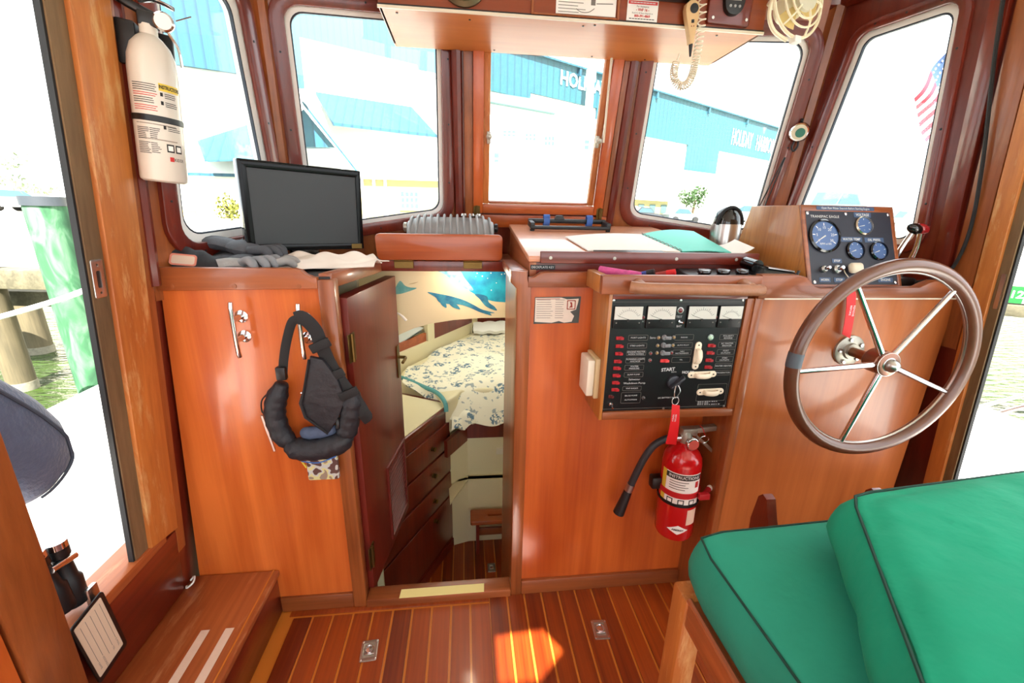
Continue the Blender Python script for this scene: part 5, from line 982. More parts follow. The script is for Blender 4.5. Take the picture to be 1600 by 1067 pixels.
tag(MB().grid(cloth_pt, 48, 26, 0.003).build('cloth', mat('cream_cloth', lin(232, 222, 210), 0.9, var=0.05, vscale=30), None, 80), 'crumpled cream cloth in front of the monitor', 'cloth')
# things inside the open locker end
ji = thing('storage_jar', 'white plastic jar on the shelf inside the open locker end', 'jar', (-0.40, 1.32, 0.815))
MB(Matrix.Translation((-0.405, 1.33, 0.816))).lathe([(0.03, 0), (0.034, 0.004), (0.034, 0.09), (0.026, 0.102), (0.026, 0.11)], 20).build('body', M_WHITE, ji)
MB(Matrix.Translation((-0.405, 1.33, 0.816))).lathe([(0.029, 0.108), (0.029, 0.128), (0.027, 0.13)], 20).build('lid', M_CREAMP, ji)
tag(MB().box(-0.50, -0.385, 1.15, 1.24, 0.816, 0.96, 0.01).build('storage_tub', M_CREAMP), 'pale plastic tub inside the locker behind the corner post', 'tub')
tag(MB().tube([(-0.42, 1.27, 0.835), (-0.37, 1.27, 0.835)], 0.018, 14).build('spool', M_REDT), 'small red spool lying inside the locker beside the door hinge', 'spool')

ht = thing('fan_heater', 'grey ribbed fan heater behind the folded flap', 'heater', (-0.05, 1.56, 1.062))
HM = Matrix.Translation((-0.048, 1.565, 1.062))
def dome(u, v, s_=1.0):
    x = -0.148 + 0.296 * u; a = math.pi * v; e = 1 - 0.18 * (abs(2 * u - 1) ** 6)
    return Vector((x, -0.075 * math.cos(a) * s_, (0.060 + 0.088 * math.sin(a) ** 0.7 * e) * s_))
b = MB(HM); b.box(-0.150, 0.150, -0.078, 0.078, 0.012, 0.075, 0.008); b.grid(lambda u, v: dome(u, v, 0.95), 20, 14, 0.004); b.build('case', M_GREYP, ht, 60)
for k in range(13):
    u = 0.02 + 0.96 * k / 12
    MB(HM).tube([dome(u + 0.06 * (u - 0.5) * math.sin(math.pi * t / 14) * -1, t / 14, 1.0) for t in range(15)], 0.0042, 6).build('rib', M_GREYP, ht)
    MB(HM).box(-0.148 + 0.296 * u - 0.004, -0.148 + 0.296 * u + 0.004, -0.082, -0.074, 0.012, 0.072, 0.002, 1).build('fin', M_GREYP, ht)
for sx, m in ((-1, M_ALU), (1, M_BLACK)): MB(HM).lathe([(0.010, 0), (0.016, 0.004), (0.016, 0.014), (0.010, 0.017)], 16, Matrix.Translation((sx * 0.150, 0, 0.105)) @ Matrix.Rotation(sx * math.pi / 2, 4, 'Y')).build('knob', m, ht)
for x in (-0.12, 0.12): MB(HM).box(x - 0.015, x + 0.015, -0.06, 0.06, 0.0005, 0.014, 0.003).build('foot', M_RUBBER, ht)
for k, (x, s_) in enumerate(((0.055, 1.0), (0.083, 1.1), (0.110, 0.9))):
    M_ = HM @ Matrix.Translation((x - 0.01, 0.055, 0.118))
    tag(MB(M_).lathe([(0.007 * s_, 0), (0.009 * s_, 0.008), (0.004, 0.016), (0.011 * s_, 0.028), (0.008, 0.036)], 10).build('wing_nut', M_STEEL), ('leftmost', 'middle', 'rightmost')[k] + ' of three small steel fittings standing behind the fan heater', 'fitting', 'fittings behind the heater')

# ================================================================ cleats on the locker front
def cleat(x, z0, z1, label):
    t = thing('rope_cleat', label, 'cleat', (x, 1.1, (z0 + z1) / 2), 'cleats on the locker front'); zm = (z0 + z1) / 2; h = (z1 - z0)
    MB().tube(spline([(x, 1.060, z0), (x, 1.056, z0 + h * 0.12), (x, 1.055, zm), (x, 1.056, z1 - h * 0.12), (x, 1.060, z1)], 5), [0.0035] + [0.0055] * 19 + [0.0035], 10).build('horn_bar', M_CHROME, t)
    for dz in (-0.026, 0.026):
        MB().tube([(x, 1.056, zm + dz), (x, 1.097, zm + dz)], [0.006, 0.008], 10).build('post', M_CHROME, t)
        MB(front(x, 1.0995, zm + dz)).lathe([(0.016, 0), (0.016, 0.003), (0.009, 0.006)], 16).build('base', M_CHROME, t)
cleat(-0.562, 0.862, 1.002, 'chrome cleat standing bare on the locker front near the port wall')
cleat(-0.408, 0.855, 0.998, 'chrome cleat that the black harness hangs from')

# ---- black harness hanging from the cleat
hn = thing('harness', 'black padded harness hanging by its strap from a cleat', 'harness', (-0.40, 1.07, 0.6))
M_BAG = mat('black_nylon', lin(30, 30, 36), 0.55, var=0.2, vscale=20, bump=0.5, bscale=40)
M_WEB = mat('webbing', lin(20, 20, 22), 0.7)
M_BAGB = mat('harness_lining', lin(70, 84, 110), 0.7, var=0.4, vscale=70)
def pad(name, pts, r, m=M_BAG, flat=None, par=hn, n=6):
    P = spline(pts, n); R_ = []
    for i in range(len(P)):
        t = i / (len(P) - 1); R_.append(r * min(1.0, 0.55 + 2.4 * min(t, 1 - t)) * (1 + 0.05 * math.sin(i * 1.9)))
    return MB().tube(P, R_, 14, flat=flat).build(name, m, par, 60)
pad('side_pad', [(-0.472, 1.062, 0.790), (-0.492, 1.060, 0.745), (-0.500, 1.058, 0.70), (-0.490, 1.056, 0.645), (-0.462, 1.054, 0.615)], 0.026)
pad('bottom_pad', [(-0.478, 1.052, 0.618), (-0.445, 1.046, 0.606), (-0.395, 1.042, 0.606), (-0.345, 1.046, 0.618), (-0.318, 1.052, 0.640)], 0.030)
pad('side_pad', [(-0.330, 1.054, 0.625), (-0.318, 1.056, 0.665), (-0.305, 1.056, 0.715), (-0.298, 1.058, 0.765)], 0.027)
pad('lining_pad', [(-0.440, 1.058, 0.648), (-0.40, 1.052, 0.650), (-0.35, 1.056, 0.658)], 0.017, M_BAGB)
fl_ = lambda: (1.0, 0.12, (0.15, -1, 0.1))
MB().tube(spline([(-0.408, 1.046, 0.962), (-0.425, 1.052, 0.952), (-0.448, 1.062, 0.90), (-0.462, 1.064, 0.85), (-0.470, 1.062, 0.80)], 6), 0.011, 8, flat=fl_()).build('strap', M_WEB, hn)
MB().tube(spline([(-0.412, 1.046, 0.964), (-0.395, 1.046, 0.966), (-0.372, 1.050, 0.935), (-0.362, 1.052, 0.895), (-0.345, 1.052, 0.84), (-0.318, 1.050, 0.785), (-0.285, 1.046, 0.735), (-0.270, 1.044, 0.70)], 6), 0.0165, 8, flat=fl_()).build('strap', M_WEB, hn)
MB().tube(spline([(-0.268, 1.044, 0.71), (-0.262, 1.044, 0.695), (-0.278, 1.046, 0.682)], 4), 0.012, 8, flat=fl_()).build('strap_end', M_WEB, hn)
MB().box(-0.482, -0.458, 1.052, 1.07, 0.80, 0.835, 0.003).build('buckle', M_BLACK, hn)
for p in ((-0.362, 1.045, 0.895), (-0.335, 1.043, 0.815), (-0.303, 1.04, 0.765)):
    MB(frame(p, (1, 0, 0.45), (-0.45, 0, 1))).box(-0.026, 0.026, -0.012, 0.012, -0.004, 0.006, 0.003).build('webbing_keeper', M_WEB, hn)
MB(front(0, 1.036, 0)).plate([(-0.388, 0.868), (-0.408, 0.80), (-0.430, 0.742), (-0.422, 0.70), (-0.368, 0.648), (-0.340, 0.69), (-0.312, 0.75), (-0.330, 0.81), (-0.358, 0.86)], -0.012, 0.0, (), 0.004).build('folded_flap', M_BAG, hn)
MB(front(0, 1.0345, 0)).tube([(-0.390, 0.862, 0), (-0.406, 0.80, 0), (-0.422, 0.742, 0), (-0.414, 0.702, 0), (-0.368, 0.658, 0)], 0.0025, 6).build('flap_piping', M_WEB, hn)
MB(front(-0.418, 1.036, 0.772)).ball((0, 0, 0), 0.0035, 8).build('snap', M_CHROME, hn)
MB().tube(spline([(-0.345, 1.05, 0.70), (-0.338, 1.04, 0.685), (-0.340, 1.04, 0.668)], 4), 0.006, 8).build('clip', M_BLACK, hn)
MB().tube(spline([(-0.508, 1.06, 0.765), (-0.526, 1.055, 0.745), (-0.528, 1.052, 0.715), (-0.518, 1.052, 0.705)], 5), 0.002, 6).build('loop_cord', M_WEB, hn)
MB(frame((-0.521, 1.05, 0.655), (0.16, 0, -0.98), (0.4, -0.9, 0))).box(-0.052, 0.055, -0.006, 0.006, -0.003, 0.003, 0.001, 1).build('gas_cylinder_tag', M_STEEL, hn)
MB().tube(spline([(-0.455, 1.05, 0.585), (-0.447, 1.05, 0.565), (-0.437, 1.05, 0.545)], 4), 0.0025, 6).build('pull_cord', M_YEL, hn)
MB().tube(spline([(-0.44, 1.03, 0.578), (-0.395, 1.026, 0.574), (-0.35, 1.032, 0.588)], 4), 0.0016, 6).build('blue_edge', mat('blue_edge', lin(50, 110, 190), 0.6), hn)
def camo():
    m = bpy.data.materials.new('camouflage'); m.use_nodes = True; nt = m.node_tree; p = nt.nodes['Principled BSDF']; p.inputs['Roughness'].default_value = 0.7
    tc = nt.nodes.new('ShaderNodeTexCoord'); n_ = nt.nodes.new('ShaderNodeTexNoise'); n_.inputs['Scale'].default_value = 42; n_.inputs['Detail'].default_value = 1
    r = nt.nodes.new('ShaderNodeValToRGB'); r.color_ramp.interpolation = 'CONSTANT'; e = r.color_ramp.elements
    e[0].position = 0; e[0].color = lin(92, 62, 56); e[1].position = 0.45; e[1].color = lin(190, 192, 186); x = e.new(0.54); x.color = lin(206, 200, 140); y = e.new(0.63); y.color = lin(150, 130, 112)
    nt.links.new(tc.outputs['Object'], n_.inputs[0]); nt.links.new(n_.outputs[0], r.inputs[0]); nt.links.new(r.outputs[0], p.inputs[0]); return m
MB(front(-0.396, 1.055, 0.548)).plate(rrect(-0.042, 0.040, -0.046, 0.046, 0.006), -0.008, 0.002, (), 0.002).build('camouflage_pouch', camo(), hn)

# ================================================================ white fire extinguisher on the port window post
we = thing('fire_extinguisher', 'white fire extinguisher strapped to the port window post', 'extinguisher', (-0.66, 1.075, 1.285))
EX = Matrix.Translation((-0.660, 1.072, 1.270)) @ Matrix.Rotation(math.radians(5.5), 4, 'Y') @ Matrix.Rotation(math.radians(18), 4, 'Z')
M_PEARL = mat('pearl_white', lin(214, 206, 192), 0.35, coat=0.4)
MB(EX).lathe([(0.036, 0.0), (0.041, 0.004), (0.042, 0.010), (0.042, 0.215), (0.040, 0.240), (0.033, 0.262), (0.022, 0.276), (0.015, 0.282), (0.015, 0.300)], 32).build('cylinder', M_PEARL, we)
MB(EX).lathe([(0.0425, 0.118), (0.0435, 0.119), (0.0435, 0.129), (0.0425, 0.130)], 32).build('strap', M_BLACK, we)
MB(EX).box(-0.030, 0.030, 0.040, 0.052, 0.03, 0.30, 0.003).build('bracket', M_BLACK, we)
MB(EX).box(-0.052, -0.020, -0.01, 0.05, 0.22, 0.30, 0.004).build('bracket_hook', M_BLACK, we)
MB(EX).box(-0.014, 0.018, -0.014, 0.014, 0.296, 0.322, 0.004).build('valve', M_BLACK, we)
MB(EX).tube(spline([(0.01, 0, 0.318), (-0.03, -0.006, 0.330), (-0.068, -0.012, 0.348)], 5), 0.0085, 10).build('lever', M_BLACK, we)
MB(EX).tube(spline([(-0.01, 0.0, 0.338), (0.018, -0.004, 0.345), (0.046, -0.004, 0.338)], 5), 0.007, 10, flat=(1.3, 0.5, (0, 0, 1))).build('handle', M_CHROME, we)
g = MB(EX).lathe([(0.017, 0), (0.018, 0.008), (0.015, 0.011)], 20, Matrix.Translation((0.030, -0.010, 0.308)) @ Matrix.Rotation(math.pi / 2, 4, 'X')).build('gauge', M_CHROME, we)
MB(EX).lathe([(0.0145, 0), (0.0145, 0.0115)], 20, Matrix.Translation((0.030, -0.010, 0.308)) @ Matrix.Rotation(math.pi / 2, 4, 'X')).build('gauge_face', M_PAPER, g)
MB(EX).tube(spline([(0.03, 0, 0.298), (0.046, 0.002, 0.27), (0.050, 0.004, 0.235)], 5), 0.003, 6).build('pin_tether', M_CHROME, we)
MB(EX).tube([(0.048, -0.004, 0.318), (0.075, -0.006, 0.332)], 0.0012, 5).build('pin', M_STEEL, we)
# its printed label, two columns: angle 0 faces aft
M_DKL = mat('label_line', lin(150, 140, 128), 0.7)
rl_ = random.Random(4)
def rule(a0, a1, z, h, m, nm='print_line'):
    return MB(EX).grid(lambda u, v: Vector((0.0424 * math.sin(math.radians(a0 + (a1 - a0) * u)), -0.0424 * math.cos(math.radians(a0 + (a1 - a0) * u)), z + h * v)), 6, 1, 0.0003)
def lines(a0, a1, z0, n, dz, m, h=0.0013, nm='print_lines'):
    b = MB(EX)
    for k in range(n):
        e = a1 - rl_.uniform(0, 12); z = z0 - k * dz
        b.grid(lambda u, v: Vector((0.0424 * math.sin(math.radians(a0 + (e - a0) * u)), -0.0424 * math.cos(math.radians(a0 + (e - a0) * u)), z + h * v)), 6, 1, 0.0003)
    o = b.build(nm, m, we); o['kind'] = 'stuff'; return o
lines(-42, 18, 0.186, 4, 0.004, M_INK); lines(-42, 18, 0.169, 2, 0.004, M_REDINK); lines(-42, 18, 0.160, 3, 0.004, M_INK); lines(-42, 18, 0.146, 3, 0.004, M_REDINK)
lines(-42, -8, 0.104, 7, 0.0034, M_INK); lines(-8, 18, 0.104, 6, 0.0036, M_INK); lines(-42, -8, 0.076, 7, 0.0034, M_INK); lines(-8, 18, 0.076, 6, 0.0036, M_INK); lines(-42, 66, 0.112, 1, 0.004, M_DKL, 0.0022); lines(-42, 66, 0.083, 1, 0.004, M_DKL, 0.0022)
yb = wrap(0.0423, 22, 76, 0.178, 0.192, 'yellow_band', M_YEL, we, EX); wraptext(EX, 0.0428, 50, 0.185, 'INSTRUCTIONS', 0.0095, M_INK, yb, sx=0.62, bold=0.0003)
for z in (0.168, 0.152, 0.106): wrap(0.0424, 24, 30, z, z + 0.007, 'step_box', M_INK, we, EX, 2); lines(34, 68, z + 0.005, 3, 0.0036, M_INK)
for a in (36, 58): ic = wrap(0.0424, a - 9, a + 9, 0.062, 0.078, 'pictogram', M_INK, we, EX, 4); wrap(0.0426, a - 6, a + 6, 0.065, 0.075, 'pictogram_face', M_PAPER, ic, EX, 4)
wraptext(EX, 0.0428, 56, 0.048, 'KIDDE', 0.009, M_INK, we, sx=0.8)
wrap(0.0424, 32, 42, 0.044, 0.053, 'emblem', M_REDINK, we, EX, 3)

# ================================================================ overhead shelf and its gear
sh = thing('overhead_shelf', 'varnished overhead locker hung above the windows', 'shelf', (0.31, 1.44, 1.716))
MB().box(-0.21, 0.836, 1.302, 1.572, 1.716, 1.722).build('underside', wood('under_panel', lin(176, 90, 36), lin(206, 124, 62), 'x', 12, 1.0, 0.42, 0.12), sh)
MB().box(-0.212, 0.838, 1.300, 1.316, 1.722, 1.9).build('face', wood('face_panel', lin(120, 48, 18), lin(150, 70, 30), 'x', 40, 1.2, 0.3, 0.3), sh)
MB().box(-0.214, 0.840, 1.296, 1.301, 1.713, 1.7195).build('edge_bead', M_CREAMP, sh)
MB().box(-0.213, 0.839, 1.2975, 1.3005, 1.7195, 1.7235).build('edge_groove', M_BLACK, sh)
for x0, x1 in ((-0.212, -0.205), (0.831, 0.838)): MB().box(x0, x1, 1.303, 1.545, 1.716, 1.9).build('end_panel', M_TRIMY, sh)
for x, y in ((-0.17, 1.33), (0.1, 1.55), (0.33, 1.33), (0.42, 1.552), (0.36, 1.32), (0.02, 1.34), (0.60, 1.55), (0.72, 1.33)): MB().lathe([(0.003, 1.7145), (0.003, 1.7165)], 8, Matrix.Translation((x, y, 0))).build('screw', M_BLACK, sh)
FM = front(0, 1.30, 0)
sp = thing('round_speaker', 'round bronze-rimmed fitting half out of view on the overhead locker', 'fitting', (0.005, 1.29, 1.76))
MB(FM).lathe([(0.062, 0), (0.062, 0.008), (0.052, 0.014), (0.040, 0.012)], 28, Matrix.Translation((0.005, 1.787, 0))).build('rim', mat('dark_bronze', lin(92, 84, 62), 0.4, 0.8), sp); MB(FM).lathe([(0.040, 0), (0.040, 0.010), (0.01, 0.013)], 24, Matrix.Translation((0.005, 1.787, 0))).build('centre', M_BRASS, sp)
ph = thing('paper_holder', 'wooden frame on the overhead locker with a printed safety sheet', 'notice frame', (0.30, 1.295, 1.72))
for x0, x1, y0, y1 in ((0.180, 0.186, 1.722, 1.86), (0.412, 0.418, 1.722, 1.86), (0.186, 0.412, 1.722, 1.7265)): MB(FM).box(x0, x1, y0, y1, 0, 0.006, 0.001, 1).build('frame_strip', M_TRIM, ph)
MB(FM).box(0.246, 0.409, 1.729, 1.86, 0.0005, 0.0015).build('sheet', M_PAPER, ph)
b = MB(FM); rp_ = random.Random(8)
for k in range(14): b.box(0.252, 0.252 + rp_.uniform(0.05, 0.075), 1.733 + k * 0.0072, 1.7345 + k * 0.0072, 0.0015, 0.0018)
b.build('print_lines', M_GREYINK, ph)['kind'] = 'stuff'
b = MB(FM); b.tube(spline([(0.30, 1.742, 0.002), (0.315, 1.735, 0.002), (0.335, 1.736, 0.002), (0.35, 1.745, 0.002)], 5), 0.0008, 4); b.tube([(0.355, 1.756, 0.002), (0.40, 1.758, 0.002)], 0.001, 4); b.box(0.34, 0.352, 1.752, 1.765, 0.0015, 0.002); b.build('diagram', M_GREYINK, ph)
vn = thing('radio_notice', 'small white card with a red header on the overhead locker', 'notice', (0.485, 1.30, 1.72))
MB(FM).box(0.440, 0.526, 1.7245, 1.7725, 0.0003, 0.0015).build('card', M_PAPER, vn); MB(FM).box(0.4425, 0.5235, 1.7625, 1.770, 0.0015, 0.0019).build('header', mat('red_header', lin(208, 62, 60), 0.6), vn)
b = MB(FM); b.text('For Assistance', 0.483, 1.7575, 0.0058, align='CENTER', z=0.002); b.text('BoatU.S. 24 Hour Dispatch at', 0.483, 1.7425, 0.0048, align='CENTER', z=0.002); [b.box(0.447 + k * 0.008, 0.4535 + k * 0.008, 1.7285, 1.7302, 0.0015, 0.002) for k in range(9)]; b.build('black_text', M_INK, vn)
b = MB(FM); b.text('- VHF 16 -', 0.483, 1.7500, 0.0085, align='CENTER', z=0.002, bold=0.0003); b.text('800-391-4869', 0.483, 1.7358, 0.0078, align='CENTER', z=0.002, bold=0.0003); b.build('red_text', M_REDINK, vn)
b = MB(FM); [b.box(0.448 + k * 0.0088, 0.4555 + k * 0.0088, 1.7653, 1.7672, 0.0019, 0.0022) for k in range(8)]; b.build('header_text', M_WINK, vn)['kind'] = 'stuff'
vr = thing('vhf_radio', 'black radio unit at the top of the overhead locker', 'radio', (0.54, 1.28, 1.77))
MB().box(0.44, 0.608, 1.265, 1.302, 1.772, 1.86, 0.006).build('case', M_BLACK, vr); MB(front(0, 1.265, 0)).box(0.50, 0.545, 1.779, 1.80, 0, 0.001).build('label', M_PAPER, vr)
mc = thing('microphone', 'beige radio microphone hanging by a coiled cord from the locker', 'microphone', (0.605, 1.28, 1.66))
MM = frame((0.614, 1.288, 1.744), (1, 0, 0.12), (0.19, 0, 1)) @ Matrix.Scale(0.72, 4)
prof = [(-0.100, 0.008), (-0.075, 0.012), (-0.04, 0.019), (-0.01, 0.026), (0.012, 0.0285), (0.030, 0.024), (0.040, 0.010)]
left = [(-w_, y) for y, w_ in prof]; right_ = [(w_, y) for y, w_ in reversed(prof)]
MB(MM).plate(left[::-1] + right_[::-1], -0.004, 0.020, (), 0.006).build('body', mat('mic_beige', lin(214, 178, 128), 0.45), mc)
MB(MM).lathe([(0.016, 0.019), (0.016, 0.022), (0.004, 0.023)], 20, Matrix.Translation((0.004, 0.012, 0))).build('grille', M_BLACK, mc)
MB(MM).box(-0.006, 0.005, -0.034, -0.023, 0.019, 0.022, 0.001, 1).build('button', M_BLACK, mc)
for x in (-0.005, 0.004): MB(MM).ball((x, -0.044, 0.020), 0.0022, 8).build('small_button', M_TRIM, mc)
MB(MM).tube([(0, -0.098, 0.008), (0, -0.14, 0.006)], [0.008, 0.0035], 10).build('strain_relief', M_BLACK, mc)
MB(MM).box(-0.02, 0.02, 0.0, 0.03, -0.012, -0.003, 0.002).build('clip', M_BLACK, mc)
cp = spline([(0.588, 1.284, 1.628), (0.584, 1.283, 1.612), (0.585, 1.281, 1.592), (0.597, 1.28, 1.575), (0.612, 1.279, 1.571), (0.627, 1.278, 1.580), (0.636, 1.277, 1.602), (0.641, 1.276, 1.65), (0.643, 1.276, 1.70), (0.641, 1.276, 1.75), (0.632, 1.278, 1.79), (0.622, 1.28, 1.82), (0.618, 1.28, 1.86)], 10)
coil = []; L_acc = 0.0
for i in range(len(cp) - 1):
    a, c = cp[i], cp[i + 1]; t = (c - a); ln = t.length; t.normalize(); q = t.cross(Vector((0, 1, 0))).normalized(); w_ = t.cross(q)
    for k in range(10):
        pitch = 0.0052 if L_acc < 0.13 else 0.0052 + (L_acc - 0.13) * 0.085
        ph_ = 0 if not coil else coil[-1][1]; ph_ += 2 * math.pi * (ln / 10) / pitch; L_acc += ln / 10
        coil.append((a.lerp(c, k / 10) + q * 0.0095 * math.cos(ph_) + w_ * 0.0095 * math.sin(ph_), ph_))
MB().tube([p for p, _ in coil], 0.0019, 5).build('coiled_cord', M_CREAMP, mc)
MB().tube([(0.595, 1.286, 1.650), (0.590, 1.284, 1.634)], 0.002, 6).build('cord_tail', M_CREAMP, mc)
ap = thing('autopilot_display', 'black oval display with a grey screen on a red wooden plate', 'display', (0.73, 1.29, 1.73))
MB(FM).plate(rquad([(0.664, 1.729), (0.788, 1.725), (0.792, 1.87), (0.664, 1.87)], 0.008), 0, 0.012, (), 0.004).build('mount_plate', M_REDX, ap)
for x in (0.679, 0.776): MB(FM).lathe([(0.004, 0.012), (0.004, 0.0135)], 10, Matrix.Translation((x, 1.741, 0))).build('screw', M_CHROME, ap)
MB(FM).plate(spline([(0.730, 1.746, 0), (0.748, 1.752, 0), (0.758, 1.772, 0), (0.758, 1.81, 0), (0.730, 1.84, 0), (0.702, 1.81, 0), (0.702, 1.772, 0), (0.712, 1.752, 0)], 4, True), 0.012, 0.026, (), 0.003).build('case', M_BLACK, ap)
MB(FM).box(0.712, 0.746, 1.778, 1.82, 0.0255, 0.0268).build('screen', mat('lcd', lin(170, 172, 158), 0.3), ap)
for x in (0.717, 0.730, 0.743): MB(FM).lathe([(0.0038, 0.025), (0.0032, 0.028)], 10, Matrix.Translation((x, 1.765, 0))).build('button', M_GREYP, ap)

# cream cabin fan
fn = thing('cabin_fan', 'cream caged cabin fan at the starboard end of the overhead locker', 'fan', (0.89, 1.25, 1.76))
GM = frame((0.889, 1.245, 1.772), (1, 0.25, 0), (-0.05, 0.15, 1))
M_FAN = mat('fan_cream', lin(236, 226, 194), 0.4)
b = MB(GM)
for r_, z in ((0.086, 0.0), (0.068, 0.016), (0.050, 0.023)): 
    MB(GM).tube([(r_ * math.cos(t), r_ * math.sin(t), z) for t in [6.283 * k / 40 for k in range(40)]], 0.0042 if r_ == 0.086 else 0.0028, 6, True).build('guard_ring', M_FAN, fn)
b.bm.free()
for k in range(6):
    t = math.radians(-10 + 60 * k); MB(GM).tube(spline([(0.03 * math.cos(t), 0.03 * math.sin(t), 0.026), (0.06 * math.cos(t), 0.06 * math.sin(t), 0.021), (0.086 * math.cos(t), 0.086 * math.sin(t), 0.0)], 4), 0.0026, 6).build('guard_spoke', M_FAN, fn)
MB(GM).lathe([(0.034, 0.018), (0.034, 0.026), (0.026, 0.030), (0.005, 0.031)], 24).build('hub_cap', mat('fan_hub', lin(206, 202, 178), 0.4), fn)
for k in range(3):
    t0_ = math.radians(235 + 120 * k)
    MB(GM).grid(lambda u, v: Vector(((0.015 + 0.058 * u) * math.cos(t0_ + (v - 0.5) * 0.75), (0.015 + 0.058 * u) * math.sin(t0_ + (v - 0.5) * 0.75), -0.004 + 0.014 * (v - 0.5))), 6, 4, 0.0015).build('blade', mat('fan_blade', lin(222, 196, 128), 0.45) if 'fan_blade' not in MATS else MATS['fan_blade'], fn)
MB(GM).lathe([(0.030, -0.05), (0.034, -0.04), (0.034, -0.012), (0.02, -0.008)], 20).build('motor', M_FAN, fn)
MB(GM).box(-0.012, 0.012, -0.10, -0.083, -0.012, 0.008, 0.003).build('lower_clip', M_WHITE, fn)
MB(GM).tube(spline([(-0.086, 0.0, -0.004), (-0.09, -0.04, -0.01), (-0.07, -0.075, -0.01), (-0.03, -0.095, -0.004)], 5), 0.005, 8).build('bracket', M_FAN, fn)
MB(GM).tube([(0, 0, -0.045), (-0.045, 0.02, -0.05)], 0.008, 8).build('arm', M_FAN, fn)

# round chrome gauge on the starboard corner post
tm = thing('round_barometer', 'round chrome gauge with a green face on the starboard corner post', 'gauge', (1.13, 1.47, 1.46))
QM = frame((1.133, 1.462, 1.503), (0.85, -0.5, 0), (-0.03, -0.15, 1))
MB(QM).lathe([(0.026, -0.012), (0.030, -0.004), (0.031, 0.006), (0.027, 0.012), (0.022, 0.010)], 28).build('case', M_CHROME, tm)
MB(QM).lathe([(0.0235, 0.0), (0.0235, 0.0105)], 28).build('face', mat('gauge_cream', lin(206, 196, 170), 0.4), tm)
MB(QM).lathe([(0.0145, 0.0), (0.0145, 0.0115)], 24, Matrix.Translation((0.003, -0.002, 0))).build('green_disc', mat('disc_green', lin(22, 104, 84), 0.4), tm)
MB(QM).tube(spline([(-0.008, -0.028, 0), (-0.012, -0.045, 0.004), (-0.004, -0.058, 0.004), (0.004, -0.045, 0.004), (0.004, -0.028, 0)], 5), 0.003, 8).build('lanyard', M_BLACK, tm)
MB(QM).tube([(0.002, 0.03, 0), (0.002, 0.04, -0.004)], 0.005, 8).build('loop', M_BLACK, tm)
tag(MB().tube([(1.042, 1.50, 1.20), (1.082, 1.44, 1.42)], 0.0022, 6).tube([(1.062, 1.49, 1.20), (1.085, 1.44, 1.42)], 0.0022, 6).build('antenna_cord', M_RUBBER), 'two thin black lines running down inside the starboard front window', 'cord')

# ================================================================ port doorway: cap, binoculars, luggage tag
cap_ = thing('knit_cap', 'grey-blue fleece cap hanging at the edge of the port door', 'cap', (-0.80, 0.72, 0.7))
def cap_pt(u, v):
    # crown hanging sideways: u around, v from opening (top) to crown (bottom right)
    a = 2 * math.pi * u
    cx = [(0.68, 0.95), (0.72, 0.88), (0.76, 0.815), (0.795, 0.755), (0.815, 0.705), (0.822, 0.68)]
    t = v * (len(cx) - 1); i = min(int(t), len(cx) - 2); f = t - i
    cy = cx[i][0] * (1 - f) + cx[i + 1][0] * f; cz = cx[i][1] * (1 - f) + cx[i + 1][1] * f
    r_ = [0.060, 0.078, 0.086, 0.084, 0.062, 0.004]; R_ = r_[i] * (1 - f) + r_[i + 1] * f
    n_ = Vector((0, 0.86, 0.50)); s_ = Vector((1, 0, 0))
    wob = 1 + 0.05 * math.sin(3 * a + 4 * v)
    return Vector((-0.835, cy, cz)) + n_ * (R_ * wob * math.cos(a)) + s_ * (R_ * 0.55 * math.sin(a))
M_FLC = mat('fleece', lin(80, 94, 120), 0.95, var=0.22, vscale=40, bump=0.3, bscale=120, sheen=0.3)
MB().grid(cap_pt, 36, 24, 0.003).build('crown', M_FLC, cap_, 80)
def seam_line(v0, v1, a, n=14): return [cap_pt(a / (2 * math.pi), v0 + (v1 - v0) * k / (n - 1)) + Vector((0.003, 0.001, 0)) for k in range(n)]
MB().tube(seam_line(0.1, 0.95, 0.9), 0.003, 6).build('seam', mat('fleece_seam', lin(70, 78, 92), 0.9), cap_)
MB().tube([cap_pt(0.05 + 0.35 * k / 14, 0.80) + Vector((0.003, 0, 0)) for k in range(15)], 0.003, 6).build('seam', MATS['fleece_seam'], cap_)
bn = thing('binoculars', 'black binoculars with chrome fittings hanging in the port doorway', 'binoculars', (-0.80, 0.76, 0.42))
for dy, dz in ((0.0, 0.0), (0.042, -0.012)):
    a = Vector((-0.82, 0.735 + dy, 0.580 + dz)); c = Vector((-0.82, 0.748 + dy * 0.6, 0.438 + dz))
    MB().tube([a, a.lerp(c, 0.18), a.lerp(c, 0.2), a.lerp(c, 0.55), a.lerp(c, 0.6), c], [0.018, 0.018, 0.015, 0.019, 0.024, 0.024], 16).build('barrel', M_BLACK, bn)
    MB().tube([a - (c - a) * 0.06, a + (c - a) * 0.04], 0.0185, 16).build('eyepiece', M_CHROME, bn)
MB().tube([(-0.805, 0.74, 0.54), (-0.805, 0.79, 0.53)], 0.007, 10).build('bridge', M_CHROME, bn)
MB().tube(spline([(-0.80, 0.73, 0.58), (-0.80, 0.71, 0.64), (-0.80, 0.70, 0.68), (-0.80, 0.695, 0.74)], 5), 0.004, 6).build('strap', M_WEB, bn)
MB().box(-0.80, -0.79, 0.775, 0.80, 0.40, 0.45, 0.003).build('focus_wheel', M_STEEL, bn)
lt = thing('luggage_tag', 'black-edged luggage tag with a ruled white card hanging by the step', 'luggage tag', (-0.80, 0.79, 0.2))
TG = frame((-0.787, 0.769, 0.330), (-0.018, 0.034, -0.19), (0, 1, 0)) @ Matrix.Diagonal((1.38, 0.84, 1, 1))
